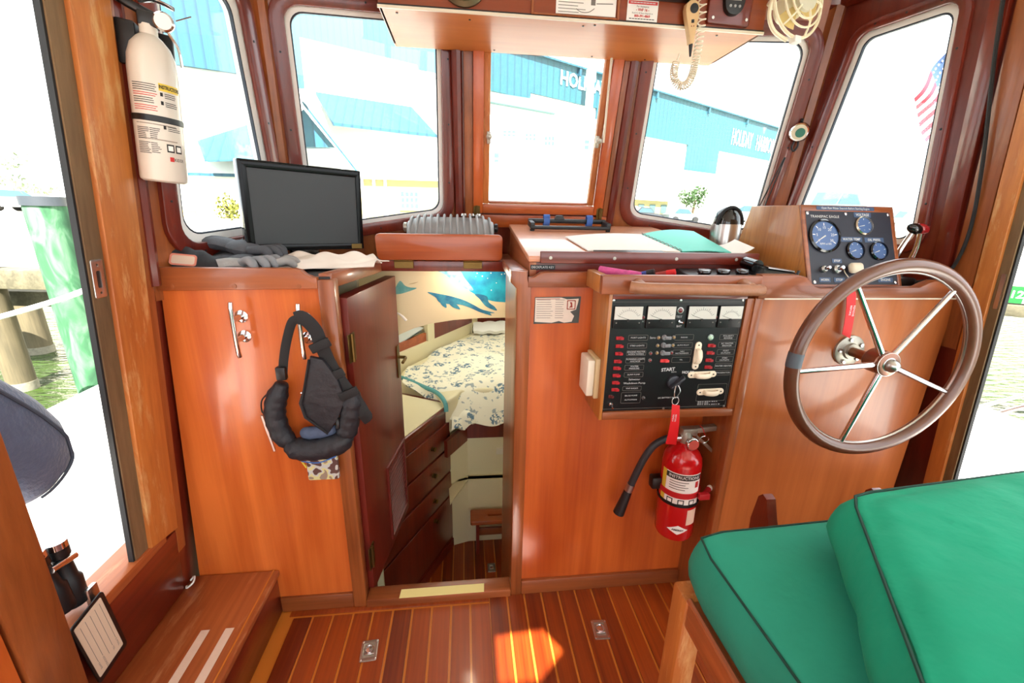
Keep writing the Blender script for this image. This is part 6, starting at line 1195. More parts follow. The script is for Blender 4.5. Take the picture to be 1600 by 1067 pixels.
MB(TG).plate(rrect(-0.072, 0.072, -0.05, 0.048, 0.008), -0.003, 0.0, (), 0.001).build('case', M_BLACK, lt)
MB(TG).plate(rrect(-0.066, 0.060, -0.044, 0.036, 0.003), 0.0, 0.0008).build('card', mat('tag_card', lin(226, 208, 182), 0.7), lt)
b = MB(TG)
for k in range(5): b.box(-0.058, (0.030, 0.036, 0.042, 0.030, 0.030)[k], 0.026 - k * 0.0145, 0.0268 - k * 0.0145, 0.0008, 0.0011)
for k, w_ in ((0, 'E-MAIL'), (1, 'TEL'), (3, 'ADDRESS'), (4, 'NAME')): b.text(w_, (0.032, 0.038, 0, 0.032, 0.032)[k], 0.0262 - k * 0.0145, 0.0065, z=0.001)
b.build('print', M_GREYINK, lt)

# ================================================================ helm seat with green cushions
hs_ = thing('helm_bench', 'worn wooden helm seat frame under the green cushions', 'seat', (0.7, 0.3, 0))
MB().box(0.392, 0.436, 0.555, 0.604, 0.0, 0.548, 0.006).build('leg', M_WORN, hs_)
MB().box(1.06, 1.104, 0.555, 0.604, 0.0, 0.548, 0.006).build('leg', M_WORN, hs_)
MB().box(0.392, 0.436, -0.20, -0.156, 0.0, 0.548, 0.006).build('leg', M_WORN, hs_)
MB().box(0.396, 0.428, -0.156, 0.556, 0.49, 0.548, 0.005).build('side_rail', M_WORNY, hs_)
MB().box(1.068, 1.10, -0.156, 0.556, 0.49, 0.548, 0.005).build('side_rail', M_WORNY, hs_)
MB().box(0.436, 1.06, 0.568, 0.598, 0.49, 0.548, 0.005).build('front_rail', M_WORNX, hs_)
MB().box(0.428, 1.07, -0.15, 0.566, 0.535, 0.548).build('seat_board', M_TRIMX, hs_)
MB().tube([(0.399, -0.156, 0.551), (0.399, 0.556, 0.551)], 0.006, 8).build('edge_bead', M_WORNY, hs_)
for x in (0.60, 0.842):
    MB(frame((x - 0.011, 0.600, 0.5), (0, 1, 0), (0, 0, 1))).plate([(0.0, 0.0), (0.06, 0.0), (0.075, 0.06), (0.078, 0.12), (0.070, 0.178), (0.060, 0.190), (0.048, 0.186), (0.034, 0.15), (0.015, 0.11), (0.0, 0.095)], 0.0, 0.022, (), 0.004).build('bracket_fin', M_RED, hs_)
sc = thing('seat_cushion', 'wide green canvas seat cushion with a square front corner', 'cushion', (0.75, 0.3, 0.552))
def slab(corners, z0, z1, r, nu, nv, bulge, wr, seed):
    """box cushion from four plan corners (ccw), rounded edges, slightly puffed and wrinkled"""
    rr = random.Random(seed); ph_ = [rr.uniform(0, 6) for _ in range(8)]
    q = [Vector((c[0], c[1], 0)) for c in corners]; P = []; segs = 14
    N = 4 * segs; edge = []
    for i in range(4):
        for k in range(segs): edge.append(q[i].lerp(q[(i + 1) % 4], k / segs))
    cen = sum(q, Vector()) / 4
    # soften corners
    for _ in range(1): edge = [(edge[k - 1] + edge[k] * 4 + edge[(k + 1) % N]) / 6 for k in range(N)]
    b = bmesh.new(); rings = []
    H = z1 - z0
    prof = [(0.02, 0.0), (0.004, 0.06 * H), (-bulge * 0.6, 0.25 * H), (-bulge, 0.5 * H), (-bulge * 0.6, 0.75 * H), (0.0, 0.94 * H), (0.004, H), (0.016, H + 0.004)]
    prof += [(-10 - f, H + 0.008 + 0.018 * (1 - (1 - f) ** 2)) for f in (0.12, 0.25, 0.4, 0.55, 0.7, 0.85, 0.97)]     # fractions of the way to the middle
    for j, (d, z) in enumerate(prof):
        ring = []
        for k, p in enumerate(edge):
            v = (cen - p); L_ = v.length; pp = p + v / L_ * (min(d, L_ * 0.96) if d > -5 else L_ * (-10 - d))
            w_ = wr * (math.sin(k * 1.3 + ph_[0] + j) * 0.5 + math.sin(k * 0.55 + ph_[1] - 0.6 * j) + 0.6 * math.sin(k * 2.3 + ph_[2]))
            inw = (p - cen).normalized() * w_ * (1.0 if 1 < j < 6 else 0.2)
            ring.append(b.verts.new((pp[0] + inw[0], pp[1] + inw[1], z0 + z + (w_ * 0.6 * (1 if d > -5 else max(0, 1 - 1.4 * (-10 - d))) if j > 6 else 0))))
        rings.append(ring)
    for A, B in zip(rings, rings[1:]):
        for k in range(N): b.faces.new((A[k], A[(k + 1) % N], B[(k + 1) % N], B[k]))
    b.faces.new(rings[0][::-1]); b.faces.new(rings[-1]); bmesh.ops.recalc_face_normals(b, faces=b.faces[:])
    bmesh.ops.subdivide_edges(b, edges=b.edges[:], cuts=1, smooth=0.15, use_grid_fill=True)
    seam = [Vector((p[0], p[1], z0 + H * 0.985)) for p in edge]
    m_ = MB(); m_._merge(b); return m_, seam
m_, seam = slab([(0.405, 0.585), (0.405, -0.18), (1.16, -0.18), (1.16, 0.62)], 0.549, 0.672, 0.02, 10, 10, 0.012, 0.0022, 3)
m_.build('cover', M_GREEN, sc, 75)
MB().tube(seam, 0.0022, 6, True).build('seam', M_SEAM, sc)
bc = thing('back_cushion', 'plump brighter green cushion lying askew on top of the seat cushion', 'cushion', (0.8, 0.2, 0.69))
m_, seam = slab([(0.612, 0.512), (0.33, 0.10), (0.95, -0.14), (1.14, 0.56)], 0.692, 0.800, 0.03, 10, 10, 0.022, 0.0035, 11)
m_.build('cover', mat('green_canvas_bright', lin(4, 152, 116), 0.9, var=0.16, vscale=5, bump=0.8, bscale=11), bc, 75)
MB().tube(seam, 0.0022, 6, True).build('seam', M_SEAM, bc)
# ================================================================ outside the boat
def striped(name, c, d, axis_scale, rough=0.5, amt=0.5):
    """ribbed metal sheet: narrow shaded ribs along one direction"""
    m = bpy.data.materials.new(name); m.use_nodes = True; nt = m.node_tree; L = nt.links; p = nt.nodes['Principled BSDF']; p.inputs['Roughness'].default_value = rough
    tc = nt.nodes.new('ShaderNodeTexCoord'); mp = nt.nodes.new('ShaderNodeMapping'); mp.inputs['Scale'].default_value = axis_scale; L.new(tc.outputs['Object'], mp.inputs[0])
    w_ = nt.nodes.new('ShaderNodeTexWave'); w_.wave_profile = 'SAW'; w_.inputs['Scale'].default_value = 1.0; w_.inputs['Distortion'].default_value = 0.0; L.new(mp.outputs[0], w_.inputs[0])
    r = nt.nodes.new('ShaderNodeValToRGB'); r.color_ramp.elements[0].position = 0.70; r.color_ramp.elements[0].color = c; r.color_ramp.elements[1].position = 0.95; r.color_ramp.elements[1].color = d
    n_ = nt.nodes.new('ShaderNodeTexNoise'); n_.inputs['Scale'].default_value = 0.8; n_.inputs['Detail'].default_value = 6; L.new(tc.outputs['Object'], n_.inputs[0])
    mx = nt.nodes.new('ShaderNodeMix'); mx.data_type = 'RGBA'; mx.blend_type = 'MULTIPLY'; mx.inputs[0].default_value = 0.35
    L.new(w_.outputs[1], r.inputs[0]); L.new(r.outputs[0], mx.inputs[6]); L.new(n_.outputs['Color'], mx.inputs[7]); L.new(mx.outputs[2], p.inputs[0]); return m
M_TEAL = striped('teal_siding', lin(40, 92, 104), lin(30, 74, 88), (1.3, 0, 0)); M_TEAL2 = striped('blue_siding', lin(40, 90, 108), lin(30, 72, 92), (1.4, 0, 0))
M_ROOF = striped('roof_sheet', lin(40, 90, 112), lin(28, 68, 92), (1.2, 0, 0), 0.4)
M_WALLW = mat('white_siding', lin(216, 216, 208), 0.7); M_YELW = mat('cream_siding', lin(146, 136, 92), 0.7); M_PANE = mat('far_pane', lin(66, 84, 86), 0.4)
M_SIGNW = mat('sign_white', lin(240, 240, 240), 0.6)
# water, ground
def water_mat():
    m = bpy.data.materials.new('harbour_water'); m.use_nodes = True; nt = m.node_tree; L = nt.links; p = nt.nodes['Principled BSDF']
    p.inputs['Base Color'].default_value = lin(44, 60, 24); p.inputs['Roughness'].default_value = 0.1; p.inputs['Specular IOR Level'].default_value = 0.15
    tc = nt.nodes.new('ShaderNodeTexCoord'); mp = nt.nodes.new('ShaderNodeMapping'); mp.inputs['Scale'].default_value = (1.6, 4.5, 1); mp.inputs['Rotation'].default_value = (0, 0, 0.5)
    n_ = nt.nodes.new('ShaderNodeTexNoise'); n_.inputs['Scale'].default_value = 2.4; n_.inputs['Detail'].default_value = 4; b = nt.nodes.new('ShaderNodeBump'); b.inputs['Strength'].default_value = 1.0; b.inputs['Distance'].default_value = 0.16
    L.new(tc.outputs['Object'], mp.inputs[0]); L.new(mp.outputs[0], n_.inputs[0]); L.new(n_.outputs[0], b.inputs['Height']); L.new(b.outputs[0], p.inputs['Normal']); return m
tag(MB().plate([(-60, -20), (60, -20), (60, 60), (-60, 60)], -1.0, -0.8).build('water', water_mat()), 'rippled green harbour water around the boat', 'water', kind='stuff')
gd = tag(MB().plate([(-60, 12.4), (-6.2, 9.6), (5, 9.6), (7, 8.4), (60, 8.4), (60, 90), (-60, 90)], -1.0, 1.0).build('ground', mat('pale_gravel', lin(206, 200, 184), 0.9, var=0.15, vscale=2)), 'pale shore ground behind the harbour edge', None, kind='structure')
# boat hull sides, side decks
hl = thing('side_deck', 'white side decks and hull of the boat outside both doors', 'deck', (0.28, 0.5, 0.3))
MB().plate([(-0.87, -3.0), (-0.87, 1.5), (-0.95, 2.6), (-1.35, 3.6), (-1.86, 2.9), (-1.82, 0.5), (-1.75, -3.0)], 0.31, 0.352).build('port_deck', M_WHITE, hl)
MB().plate([(1.41, -3.0), (2.50, -3.0), (2.53, 1.8), (2.1, 3.4), (1.40, 2.6), (1.41, 1.5)], 0.31, 0.352).build('starboard_deck', M_WHITE, hl)
b = MB()
for a, c in (((-1.80, -3.0), (-1.84, 2.9)), ((-1.84, 2.9), (-0.85, 4.2)), ((2.5, -3.0), (2.51, 1.8)), ((2.51, 1.8), (0.9, 4.2)), ((-0.85, 4.2), (0.9, 4.2))): vwall(b, a, c, -0.95, 0.31, 0.03)
b.build('hull_side', M_WHITE, hl)
MB().tube(spline([(2.46, -1.0, 0.36), (2.46, 0.4, 0.36), (2.47, 1.2, 0.36), (2.48, 1.75, 0.36)], 5), 0.018, 8).build('toe_rail', M_STEEL, hl)
# salon behind the camera: low sides, roof, posts
sl = thing('wall_back', 'aft part of the deckhouse behind the viewer', None, (0.28, -1.2, 0), kind='structure')
for x0, x1 in ((-0.86, -0.82), (1.37, 1.41)): MB().box(x0, x1, -2.2, -0.5, -0.05, 0.9).build('low_side', M_RED, sl)
MB().box(-0.86, 1.41, -2.2, -0.5, -0.05, -0.01).build('sole', M_TRIMY, sl)
MB().plate([(-0.76, -2.2), (1.32, -2.2), (1.32, -0.5), (-0.76, -0.5)], 1.905, 1.945, ([(0.078, -0.80), (0.19, -0.80), (0.281, -0.714), (0.222, -0.627), (0.078, -0.634)],)).build('roof', M_WHITE, sl)   # unseen opening added and shaped to cast the sun patch on the sole
for x in (-0.76, 1.26):
    for y in (-2.16, -1.3): MB().box(x, x + 0.05, y, y + 0.05, 0.9, 1.905).build('post', M_RED, sl)

# ---- long turquoise shed: receding wall from port-ahead to starboard
AO = Vector((2.481, 16.0, 0)); AD = Vector((15.668, 9.195, 0)).normalized()
AM = frame((2.481, 16.0, 0.0), AD, (0, 0, 1))        # local x along the wall, y up, z towards the boat
shd = thing('harbour_shed', 'long turquoise metal shed with white lettering across the yard', 'building', (2.5, 16, 1.0))
MB(AM).plate([(-2.3, 1.0), (24, 1.0), (24, 4.5), (12.2, 4.5), (12.2, 3.4), (9.35, 3.4), (9.35, 4.5), (3.0, 4.5), (3.0, 5.13), (-0.25, 5.13), (-0.25, 4.93), (-2.3, 4.93)], -1.2, -0.06).build('white_wall', M_WALLW, shd)
MB(AM).plate([(-2.3, 4.93), (-0.25, 4.93), (-0.25, 5.13), (3.0, 5.13), (3.0, 4.5), (9.35, 4.5), (9.35, 3.4), (12.2, 3.4), (12.2, 4.5), (24, 4.5), (24, 6.246), (-2.3, 6.246)], -1.2, 0.0).build('siding', M_TEAL, shd)
MB(AM).box(-2.3, 24, 6.246, 6.30, -1.3, 0.12).build('eave', M_TEAL2, shd)
for u in (1.9, 6.5, 10.6, 14.4): MB(AM).box(u, u + 0.10, 6.0, 6.25, 0.0, 0.1).build('downpipe_head', M_TEAL2, shd)
MB(AM).text('HOLIDAY', 1.02, 5.80, 0.62, z=0.03, bold=0.012, sx=0.92).build('lettering', M_SIGNW, shd)
MB(AM).text('HOLIDAY', 13.15, 5.24, 1.10, z=0.03, bold=0.004, sx=0.47).build('lettering', M_SIGNW, shd)
MB(AM).text('HARBOR', 15.85, 5.22, 1.10, z=0.03, bold=0.004, sx=0.50).build('lettering', M_SIGNW, shd)
vp = thing('vent_pipe', 'thick white vent pipe in front of the turquoise shed lettering', 'pipe', (4.1, 16.4, 1.0))
MB(AM).tube([(2.06, 1.0, 0.5), (2.06, 6.02, 0.5)], 0.14, 14).build('pipe', M_WALLW, vp); MB(AM).tube([(2.06, 5.75, 0.5), (2.06, 6.12, 0.5)], 0.18, 14).build('cowl', M_WALLW, vp)
def pane_window(parent, M, x0, x1, y0, y1, nx, ny, z=0.0, name='window'):
    w_ = MB(M).box(x0 - 0.04, x1 + 0.04, y0 - 0.04, y1 + 0.04, z, z + 0.05).build(name, M_WALLW, parent)
    dx, dy = (x1 - x0) / nx, (y1 - y0) / ny
    for i in range(nx):
        for j in range(ny): MB(M).box(x0 + i * dx + 0.02, x0 + (i + 1) * dx - 0.02, y0 + j * dy + 0.02, y0 + (j + 1) * dy - 0.02, z + 0.05, z + 0.056).build('pane', M_PANE, w_)
# ---- white office in front of the shed (centre window)
of = thing('harbour_office', 'white two storey office with small paned windows in the middle distance', 'building', (2.2, 14, 1.0))
OM = front(0, 14.0, 0)
MB(OM).plate([(0.55, 1.0), (4.4, 1.0), (4.4, 4.02), (2.74, 4.12), (0.55, 4.40)], -0.6, 0.0).build('wall', M_WALLW, of)
MB(OM).plate([(0.50, 4.36), (2.74, 4.10), (1.98, 4.46), (0.50, 4.60)], -0.6, 0.25).build('roof', mat('grey_roof', lin(84, 112, 118), 0.6), of)
for a in ((1.167, 1.58, 3.44, 3.63), (1.853, 2.197, 3.355, 3.57), (2.449, 2.784, 3.23, 3.52)): pane_window(of, OM, *a, 3, 2)
for a in ((3.702, 3.888, 3.16, 3.46), (0.90, 1.08, 2.64, 3.0)): pane_window(of, OM, *a, 1, 2)
# ---- blue boat barn behind (port front window)
bb = thing('boat_barn', 'tall blue ribbed boat barn seen through the port front window', 'building', (-3.5, 18, 1.0))
BM = front(0, 18.0, 0)
MB(BM).plate([(-6.7, 1.0), (0.3, 1.0), (0.3, 5.75), (-0.79, 5.92), (-1.607, 6.03), (-1.663, 6.33), (-5.67, 6.97), (-5.68, 5.38), (-6.7, 5.34)], -3.0, 0.10).build('white_wall', M_WALLW, bb)
MB(BM).plate([(-6.7, 5.34), (-5.68, 5.38), (-5.67, 6.97), (-1.663, 6.33), (-1.607, 6.03), (0.3, 5.75), (0.3, 9.0), (-6.7, 9.0)], -3.0, 0.0).build('siding', M_TEAL2, bb)
MB(BM).plate([(-1.60, 6.04), (0.3, 5.76), (0.3, 5.92), (-1.60, 6.16)], 0.0, 0.14).build('white_band', M_WALLW, bb)
# ---- low white house with blue gables in front of the barn
wh_ = thing('gabled_house', 'white house with blue metal roofs seen through the port front window', 'building', (-3, 14, 1.0))
MB(OM).plate([(-6.0, 1.0), (0.5, 1.0), (0.5, 3.9), (-6.0, 4.3)], -2.2, -0.6).build('wall', M_WALLW, wh_)
MB().hexa([(-4.343, 14.6, 4.47), (-1.564, 14.6, 4.19), (-0.774, 13.7, 3.30), (-3.687, 13.7, 3.51), (-4.343, 14.6, 4.55), (-1.564, 14.6, 4.27), (-0.774, 13.7, 3.38), (-3.687, 13.7, 3.59)]).build('main_roof', M_ROOF, wh_)
MB(front(0, 13.6, 0)).plate([(-4.9, 3.50), (-4.31, 3.95), (-3.56, 2.93), (-4.9, 2.90)], -0.3, 0.0).build('porch_gable', M_ROOF, wh_)
MB(front(0, 13.45, 0)).plate([(-4.25, 4.0), (-4.40, 3.9), (-2.85, 1.95), (-2.65, 1.95)], 0, 0.08).build('barge_board', M_WALLW, wh_)
MB(front(0, 13.40, 0)).plate([(-4.30, 4.0), (-4.36, 4.0), (-3.05, 2.25), (-2.99, 2.25)], 0.08, 0.1).build('barge_shadow', M_ROOF, wh_)
pr = thing('yellow_porch', 'pale yellow porch front with a paned window under the white house', 'building', (-1.8, 13.4, 1.0))
PM = front(0, 13.3, 0)
MB(PM).plate([(-3.0, 1.0), (-0.1, 1.0), (-0.1, 2.10), (-3.0, 2.10)], -0.6, 0.0).build('wall', M_YELW, pr); MB(PM).box(-3.1, 0.0, 2.08, 2.16, -0.6, 0.15).build('fascia', M_WALLW, pr)
pane_window(pr, PM, -1.86, -1.34, 1.29, 1.78, 4, 3)
for x in (-2.95, -2.62, -2.3): MB(PM).box(x, x + 0.07, 1.0, 2.08, 0.0, 0.08).build('post', M_WALLW, pr)
# ---- near port building (port side window)
nb_ = thing('port_shed', 'blue and white metal shed seen through the port side window', 'building', (-5, 10.4, 1.0))
SM = front(0, 10.4, 0)
MB(SM).plate([(-8.0, 1.0), (-4.2, 1.0), (-4.2, 3.82), (-8.0, 4.15)], -2.0, -0.05).build('white_wall', M_WALLW, nb_)
MB(SM).plate([(-8.0, 4.15), (-4.2, 3.82), (-4.2, 6.6), (-8.0, 6.6)], -2.0, 0.0).build('siding', M_TEAL2, nb_)
MB().hexa([(-5.60, 10.4, 2.52), (-4.40, 10.4, 2.92), (-4.16, 9.9, 2.17), (-5.26, 9.9, 2.10), (-5.60, 10.4, 2.56), (-4.40, 10.4, 2.96), (-4.16, 9.9, 2.21), (-5.26, 9.9, 2.14)]).build('lean_to_roof', M_ROOF, nb_)
MB(SM).box(-8.0, -4.2, 1.86, 1.92, 0.0, 0.1).build('ledge', M_TEAL2, nb_)

# ---- leafy things
def leaves(name, m, parent, blobs, n, s_, seed):
    rr = random.Random(seed); b = bmesh.new()
    for c, r_ in blobs:
        for _ in range(n):
            v = Vector((rr.gauss(0, 1), rr.gauss(0, 1), rr.gauss(0, 1))).normalized() * rr.uniform(0.45, 1.0); p = Vector(c) + Vector((v[0] * r_[0], v[1] * r_[1], v[2] * r_[2]))
            a = Vector((rr.uniform(-1, 1), rr.uniform(-1, 1), rr.uniform(-1, 1))).normalized() * s_; q = a.cross(Vector((rr.uniform(-1, 1), rr.uniform(-1, 1), 0.3))).normalized() * s_ * 0.5
            b.faces.new([b.verts.new(p - a), b.verts.new(p + q), b.verts.new(p + a), b.verts.new(p - q)])
    mb_ = MB(); mb_._merge(b); o = mb_.build(name, m, parent, 0); o['kind'] = 'stuff'; return o
M_LEAF = mat('leaf_green', lin(44, 70, 30), 0.8, var=0.4, vscale=3); M_LEAFY = mat('leaf_yellow', lin(112, 112, 36), 0.8, var=0.3, vscale=4); M_TRUNK = mat('bark', lin(96, 82, 64), 0.9, var=0.2)
def shrub(name, label, cat, base, blobs, m, n, s_, seed, trunk=0.0):
    t = thing(name, label, cat, base)
    if trunk: MB().tube([base, (base[0] + 0.1, base[1], base[2] + trunk)], [0.09, 0.05], 8).build('trunk', M_TRUNK, t)
    else: MB().tube([base, (base[0], base[1], base[2] + 0.3)], 0.03, 6).build('stem', M_TRUNK, t)
    leaves('foliage', m, t, blobs, n, s_, seed); return t
shrub('garden_bush', 'yellow-green bush beside the monitor, seen through the port side window', 'bush', (-4.95, 9.8, 0.95), [((-4.95, 9.8, 1.2), (0.22, 0.25, 0.32)), ((-4.75, 9.8, 1.1), (0.2, 0.25, 0.25))], M_LEAFY, 260, 0.04, 1)
shrub('yard_tree', 'round green tree in the yard beyond the starboard front window', 'tree', (10.8, 20, 1.0), [((10.5, 20, 2.15), (0.45, 0.5, 0.35)), ((11.05, 20, 2.3), (0.4, 0.5, 0.38)), ((10.8, 20, 1.9), (0.6, 0.5, 0.3))], M_LEAF, 260, 0.07, 2, 1.0)
shrub('bank_tree', 'sparse tree on the shore seen at the far left', 'tree', (-10.1, 12.8, 0.9), [((-11.4, 12.8, 2.25), (0.5, 0.4, 0.25)), ((-11.6, 12.8, 1.75), (0.6, 0.4, 0.2)), ((-10.9, 12.8, 1.55), (0.5, 0.4, 0.12))], mat('leaf_grey', lin(110, 124, 100), 0.8, var=0.3), 80, 0.06, 3, 0.9)
shrub('bank_bush', 'yellowish bush on the shore behind the green piling', 'bush', (-9.9, 11.5, 0.2), [((-9.9, 11.4, 0.62), (0.45, 0.4, 0.32)), ((-9.4, 11.4, 0.35), (0.4, 0.4, 0.25))], M_LEAFY, 240, 0.06, 4)
shrub('shore_grass', 'dry grassy bank beyond the starboard door', 'bush', (12.5, 9.2, 0.0), [((12.8, 9.0, 0.95), (1.2, 0.6, 0.5)), ((13.9, 9.0, 1.15), (1.0, 0.6, 0.6)), ((11.9, 9.3, 0.6), (0.8, 0.6, 0.4))], mat('dry_grass', lin(150, 150, 100), 0.9, var=0.3), 320, 0.09, 5)
yg = thing('yard_sign', 'white sign board with an orange panel on the shore', 'sign', (-5.65, 10.0, 0.9))
MB(front(0, 9.9, 0)).box(-6.0, -5.33, 0.9, 1.36, 0, 0.04).build('board', M_WALLW, yg); MB(front(0, 9.86, 0)).box(-5.86, -5.46, 0.78, 1.20, 0, 0.01).build('panel', mat('sign_orange', lin(224, 186, 120), 0.6), yg)
MB(front(0, 9.85, 0)).box(-5.76, -5.58, 0.98, 1.14, 0, 0.006).build('emblem', mat('sign_rust', lin(206, 140, 84), 0.6), yg)
# ---- cars
def car(name, label, c, ln, h, m, yaw, truck=False, group='parked vehicles in the yard'):
    t = thing(name, label, 'car', c, group); M = Matrix.Translation(c) @ Matrix.Rotation(yaw, 4, 'Z'); w_ = 1.0 * ln / 4.6
    prof = [(-0.5, 0.22), (0.5, 0.22), (0.5, 0.5), (0.46, 0.56), (0.24, 0.62), (0.12, 0.95), (-0.16, 1.0), (-0.24, 0.62), (-0.5, 0.60)] if truck else [(-0.5, 0.2), (0.5, 0.2), (0.5, 0.48), (0.44, 0.56), (0.22, 0.62), (0.08, 0.96), (-0.24, 1.0), (-0.40, 0.64), (-0.5, 0.58)]
    S = Matrix(((ln, 0, 0, 0), (0, 0, -1, 0), (0, h, 0, 0), (0, 0, 0, 1)))
    MB(M @ S).plate([(x, y) for x, y in prof], -w_ * 0.9, w_ * 0.9).build('body', m, t)
    gl = [(0.20, 0.64), (0.10, 0.91), (-0.14, 0.95), (-0.20, 0.64)] if truck else [(0.18, 0.64), (0.07, 0.91), (-0.22, 0.95), (-0.34, 0.66)]
    for s_ in (-1, 1): MB(M @ S).plate(gl, s_ * w_ * 0.9, s_ * (w_ * 0.9 + 0.02)).build('side_window', MATS['car_glass'], t)
    for x in (-0.31, 0.31):
        for s_ in (-1, 1): MB(M).lathe([(h * 0.2, -0.1), (h * 0.22, -0.06), (h * 0.22, 0.06), (h * 0.2, 0.1)], 16, Matrix.Translation((x * ln, s_ * w_ * 0.85, h * 0.21)) @ Matrix.Rotation(math.pi / 2, 4, 'X')).build('wheel', M_RUBBER, t)
mat('car_glass', lin(54, 78, 88), 0.15)
M_CARW = mat('car_white', lin(150, 156, 158), 0.25, coat=0.5); M_CARB = mat('car_blue', lin(72, 108, 118), 0.25, coat=0.5); M_CARS = mat('car_silver', lin(104, 114, 118), 0.25, coat=0.5); M_CARK = mat('car_dark', lin(46, 50, 56), 0.25, coat=0.5)
car('pickup_truck', 'pale blue pickup truck just above the instrument box', (18.4, 20.2, 1.0), 3.4, 1.55, M_CARB, 0.15, True)
car('parked_car', 'white car left of the pickup truck', (16.4, 22.8, 1.0), 2.6, 1.5, M_CARW, 0.15)
car('parked_car', 'silver car behind the black lever knob', (21.2, 19.6, 0.75), 2.6, 1.0, M_CARS, 0.2)
car('parked_car', 'pale car low in the right corner of the starboard side window', (17.4, 14.6, 0.72), 2.6, 0.85, M_CARW, 0.3)
car('parked_car', 'dark car low in the left corner of the starboard front window', (7.0, 16.6, 1.0), 1.4, 0.55, M_CARK, 0.2)
car('parked_car', 'silver car right of the dark one in the starboard front window', (8.55, 16.6, 1.0), 1.4, 0.55, M_CARS, 0.1)
car('parked_car', 'large white car behind the steel canister', (11.4, 16.4, 1.0), 3.2, 0.72, M_CARW, -0.1)
car('parked_car', 'dark car on the shore at the far left', (-8.6, 13.6, 1.0), 2.0, 0.55, M_CARK, -0.1)
car('parked_car', 'white car half hidden by the pilings at the far left', (-12.4, 14.2, 1.0), 2.0, 0.6, M_CARW, 0.1)
# small porch far right of the centre: low cream building behind the cars
lo2_ = thing('low_shed', 'low cream shed behind the cars in the starboard front window', 'building', (7.5, 18, 1.0))
MB(front(0, 18.0, 0)).plate([(6.5, 1.0), (8.6, 1.0), (8.6, 1.85), (6.5, 1.93)], -0.5, 0).build('wall', M_YELW, lo2_); MB(front(0, 18.0, 0)).plate([(6.4, 1.91), (8.7, 1.83), (8.7, 1.95), (6.4, 2.05)], -0.5, 0.2).build('roof', M_WALLW, lo2_)
for x in (6.8, 7.3, 7.8, 8.3): MB(front(0, 18.0, 0)).box(x, x + 0.25, 1.35, 1.70, 0, 0.03).build('window', M_PANE, lo2_)

# ---- flag
fg_ = thing('flag', 'striped flag flying outside the starboard side window', 'flag', (10.3, 9.0, 1.0))
FA, FB, FC, FD = Vector((9.933, 9.0, 4.60)), Vector((10.70, 9.0, 3.30)), Vector((9.387, 9.0, 3.72)), Vector((10.20, 9.0, 2.75))
def flag_pt(u, v):
    p = FA.lerp(FC, u).lerp(FB.lerp(FD, u), v); return p + Vector((0.03 * math.sin(7 * u + 2 * v), 0.10 * math.sin(6 * u + 3 * v), 0.02 * math.sin(9 * v + 5 * u)))
M_FR = mat('flag_red', lin(150, 40, 58), 0.8); M_FB = mat('flag_blue', lin(40, 66, 106), 0.8)
for k in range(13):
    u0 = 0.42 if k < 7 else 0.0
    MB().grid(lambda u, v: flag_pt(u0 + (1 - u0) * u, (k + v) / 13), 10, 2, 0.004).build('stripe', M_FR if k % 2 == 0 else M_SIGNW, fg_)
MB().grid(lambda u, v: flag_pt(0.42 * u, v * 7 / 13), 6, 6, 0.004).build('canton', M_FB, fg_)
b = MB()
for r_ in range(5):
    for c_ in range(5):
        p = flag_pt(0.42 * (c_ + 0.5) / 5, (r_ + 0.5) / 5 * 7 / 13) + Vector((0, -0.012, 0)); b.plate([(p[0] + 0.022 * math.cos(t), p[2] + 0.022 * math.sin(t)) for t in [6.283 * q / 5 for q in range(5)]], -p[1] - 0.001, -p[1] + 0.001, M=frame((0, 0, 0), (1, 0, 0), (0, 0, 1)))
b.build('stars', M_SIGNW, fg_)['kind'] = 'stuff'
MB().tube([(10.88, 9.0, 0.9), (9.93, 9.0, 4.9)], 0.03, 8).build('staff', M_WALLW, fg_)

# ---- port side: pilings and dock beams
def algae():
    m = bpy.data.materials.new('green_treated_timber'); m.use_nodes = True; nt = m.node_tree; L = nt.links; p = nt.nodes['Principled BSDF']; p.inputs['Roughness'].default_value = 0.85
    tc = nt.nodes.new('ShaderNodeTexCoord'); mp = nt.nodes.new('ShaderNodeMapping'); mp.inputs['Scale'].default_value = (7, 7, 2.2); n_ = nt.nodes.new('ShaderNodeTexNoise'); n_.inputs['Scale'].default_value = 1.6; n_.inputs['Detail'].default_value = 7; n_.inputs['Distortion'].default_value = 1.2
    r = nt.nodes.new('ShaderNodeValToRGB'); e = r.color_ramp.elements; e[0].position = 0.3; e[0].color = lin(28, 66, 42); e[1].position = 0.68; e[1].color = lin(92, 122, 98); x = e.new(0.48); x.color = lin(46, 92, 60)
    L.new(tc.outputs['Object'], mp.inputs[0]); L.new(mp.outputs[0], n_.inputs[0]); L.new(n_.outputs[0], r.inputs[0]); L.new(r.outputs[0], p.inputs[0]); return m
pl_ = thing('dock_piling', 'thick green stained piling with a black cap beside the port door', 'piling', (-3.0, 3.52, -0.9))
MB().tube([(-3.0, 3.52, -0.95), (-3.0, 3.52, 1.205)], 0.118, 24).build('post', algae(), pl_); MB().tube([(-3.0, 3.52, 1.205), (-3.0, 3.52, 1.268)], 0.128, 24).build('cap', mat('cap_black', lin(52, 58, 64), 0.5), pl_)
M_DOCK = wood('dock_timber', lin(66, 62, 46), lin(104, 98, 76), 'y', 30, 1.5, 0.8, 0.0); M_DOCKZ = wood('dock_post', lin(62, 56, 38), lin(98, 88, 64), 'z', 30, 1.5, 0.8, 0.0)
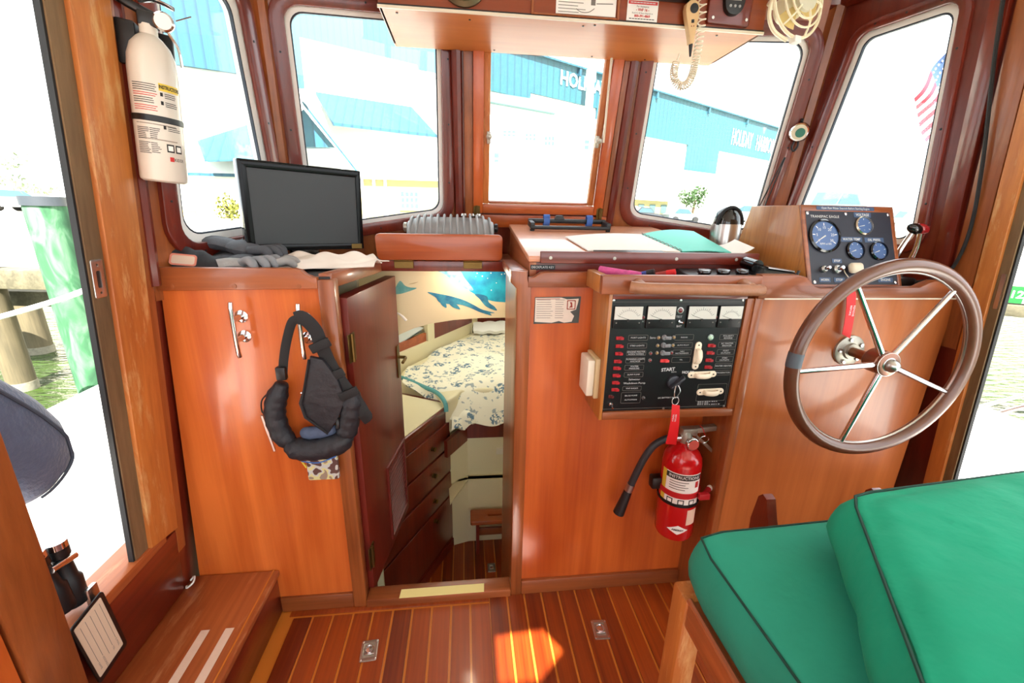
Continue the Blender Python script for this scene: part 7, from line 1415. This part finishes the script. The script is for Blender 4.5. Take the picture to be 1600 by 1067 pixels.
for i, (x, y, z1, r_, lab) in enumerate(((-5.0, 4.98, 1.13, 0.12, 'grey wooden dock post cut by the left edge of the view'), (-6.0, 6.35, 0.2, 0.14, 'short wooden dock post standing in the water under the dock beam'), (-7.2, 7.0, 0.2, 0.13, 'far wooden dock post in the water at the left edge'))):
    t = thing('dock_post', lab, 'piling', (x, y, -0.9), 'posts of the wooden dock'); MB().tube([(x, y, -0.95), (x, y, z1)], r_, 16).build('post', M_DOCKZ, t)
    MB().tube([(x, y, -0.95), (x, y, -0.70)], r_ * 1.05, 16).build('barnacle_band', mat('barnacles_%d' % i, lin(120, 116, 100), 0.9, var=0.5, vscale=30), t)
for (y, zt, h, lab) in ((4.9, 0.56, 0.20, 'upper weathered dock beam left of the green piling'), (5.2, 0.28, 0.17, 'lower weathered dock beam left of the green piling')):
    tag(MB().hexa([(-12, y + 0.9, zt - h), (-3.7, y - 0.15, zt - h), (-3.7, y + 0.1, zt - h), (-12, y + 1.2, zt - h), (-12, y + 0.9, zt), (-3.7, y - 0.15, zt), (-3.7, y + 0.1, zt), (-12, y + 1.2, zt)], 0.01).build('dock_beam', M_DOCK), lab, 'beam', 'dock beams')
tag(MB().tube(spline([(-3.6, 2.7, 0.33), (-2.6, 2.86, 0.622), (-1.88, 2.5, 0.85)], 6), 0.016, 8).build('mooring_line', M_SIGNW), 'white mooring line stretched across the water outside the port door', 'rope')
# ---- starboard side: dock with berth number
sd = thing('berth_sign', 'white dock box with a green berth number outside the starboard door', 'sign', (5.3, 3.3, 0.4))
SG = frame((5.0, 3.396, 0.50), (0.80, -0.60, 0), (0, 0, 1))
MB(SG).box(-0.08, 1.3, 0.20, 0.42, -0.4, 0.0, 0.01).build('white_box', M_SIGNW, sd); MB(SG).box(-0.03, 0.148, 0.015, 0.165, -0.05, 0.015).build('number_plate', mat('sign_green', lin(14, 112, 38), 0.5), sd); MB(SG).box(0.148, 1.3, 0.015, 0.165, -0.05, 0.005).build('fascia', M_GREYP, sd)
MB(SG).text('3\u00b712', -0.022, 0.092, 0.094, z=0.018, bold=0.002).build('lettering', M_SIGNW, sd)
sb_ = tag(MB(SG).box(-0.05, 2.0, -0.11, 0.0, -0.25, 0.03, 0.01).build('dock_beam', M_DOCK), 'dock beam under the green berth number', 'beam', 'dock beams')
sn = thing('deck_stanchion', 'chrome railing legs at the edge of the starboard side deck', 'railing', (2.5, 1.5, 0.35))
for a, c in (((2.47, 1.62, 0.352), (2.56, 1.46, 0.52)), ((2.47, 1.55, 0.352), (2.575, 1.42, 0.50)), ((2.47, 1.40, 0.352), (2.585, 1.36, 0.44))): MB().tube([a, c], 0.010, 8).build('leg', M_STEEL, sn)
MB().tube([(2.56, 1.47, 0.53), (2.60, 1.30, 0.55), (2.61, 0.9, 0.56)], 0.011, 8).build('rail', M_STEEL, sn)
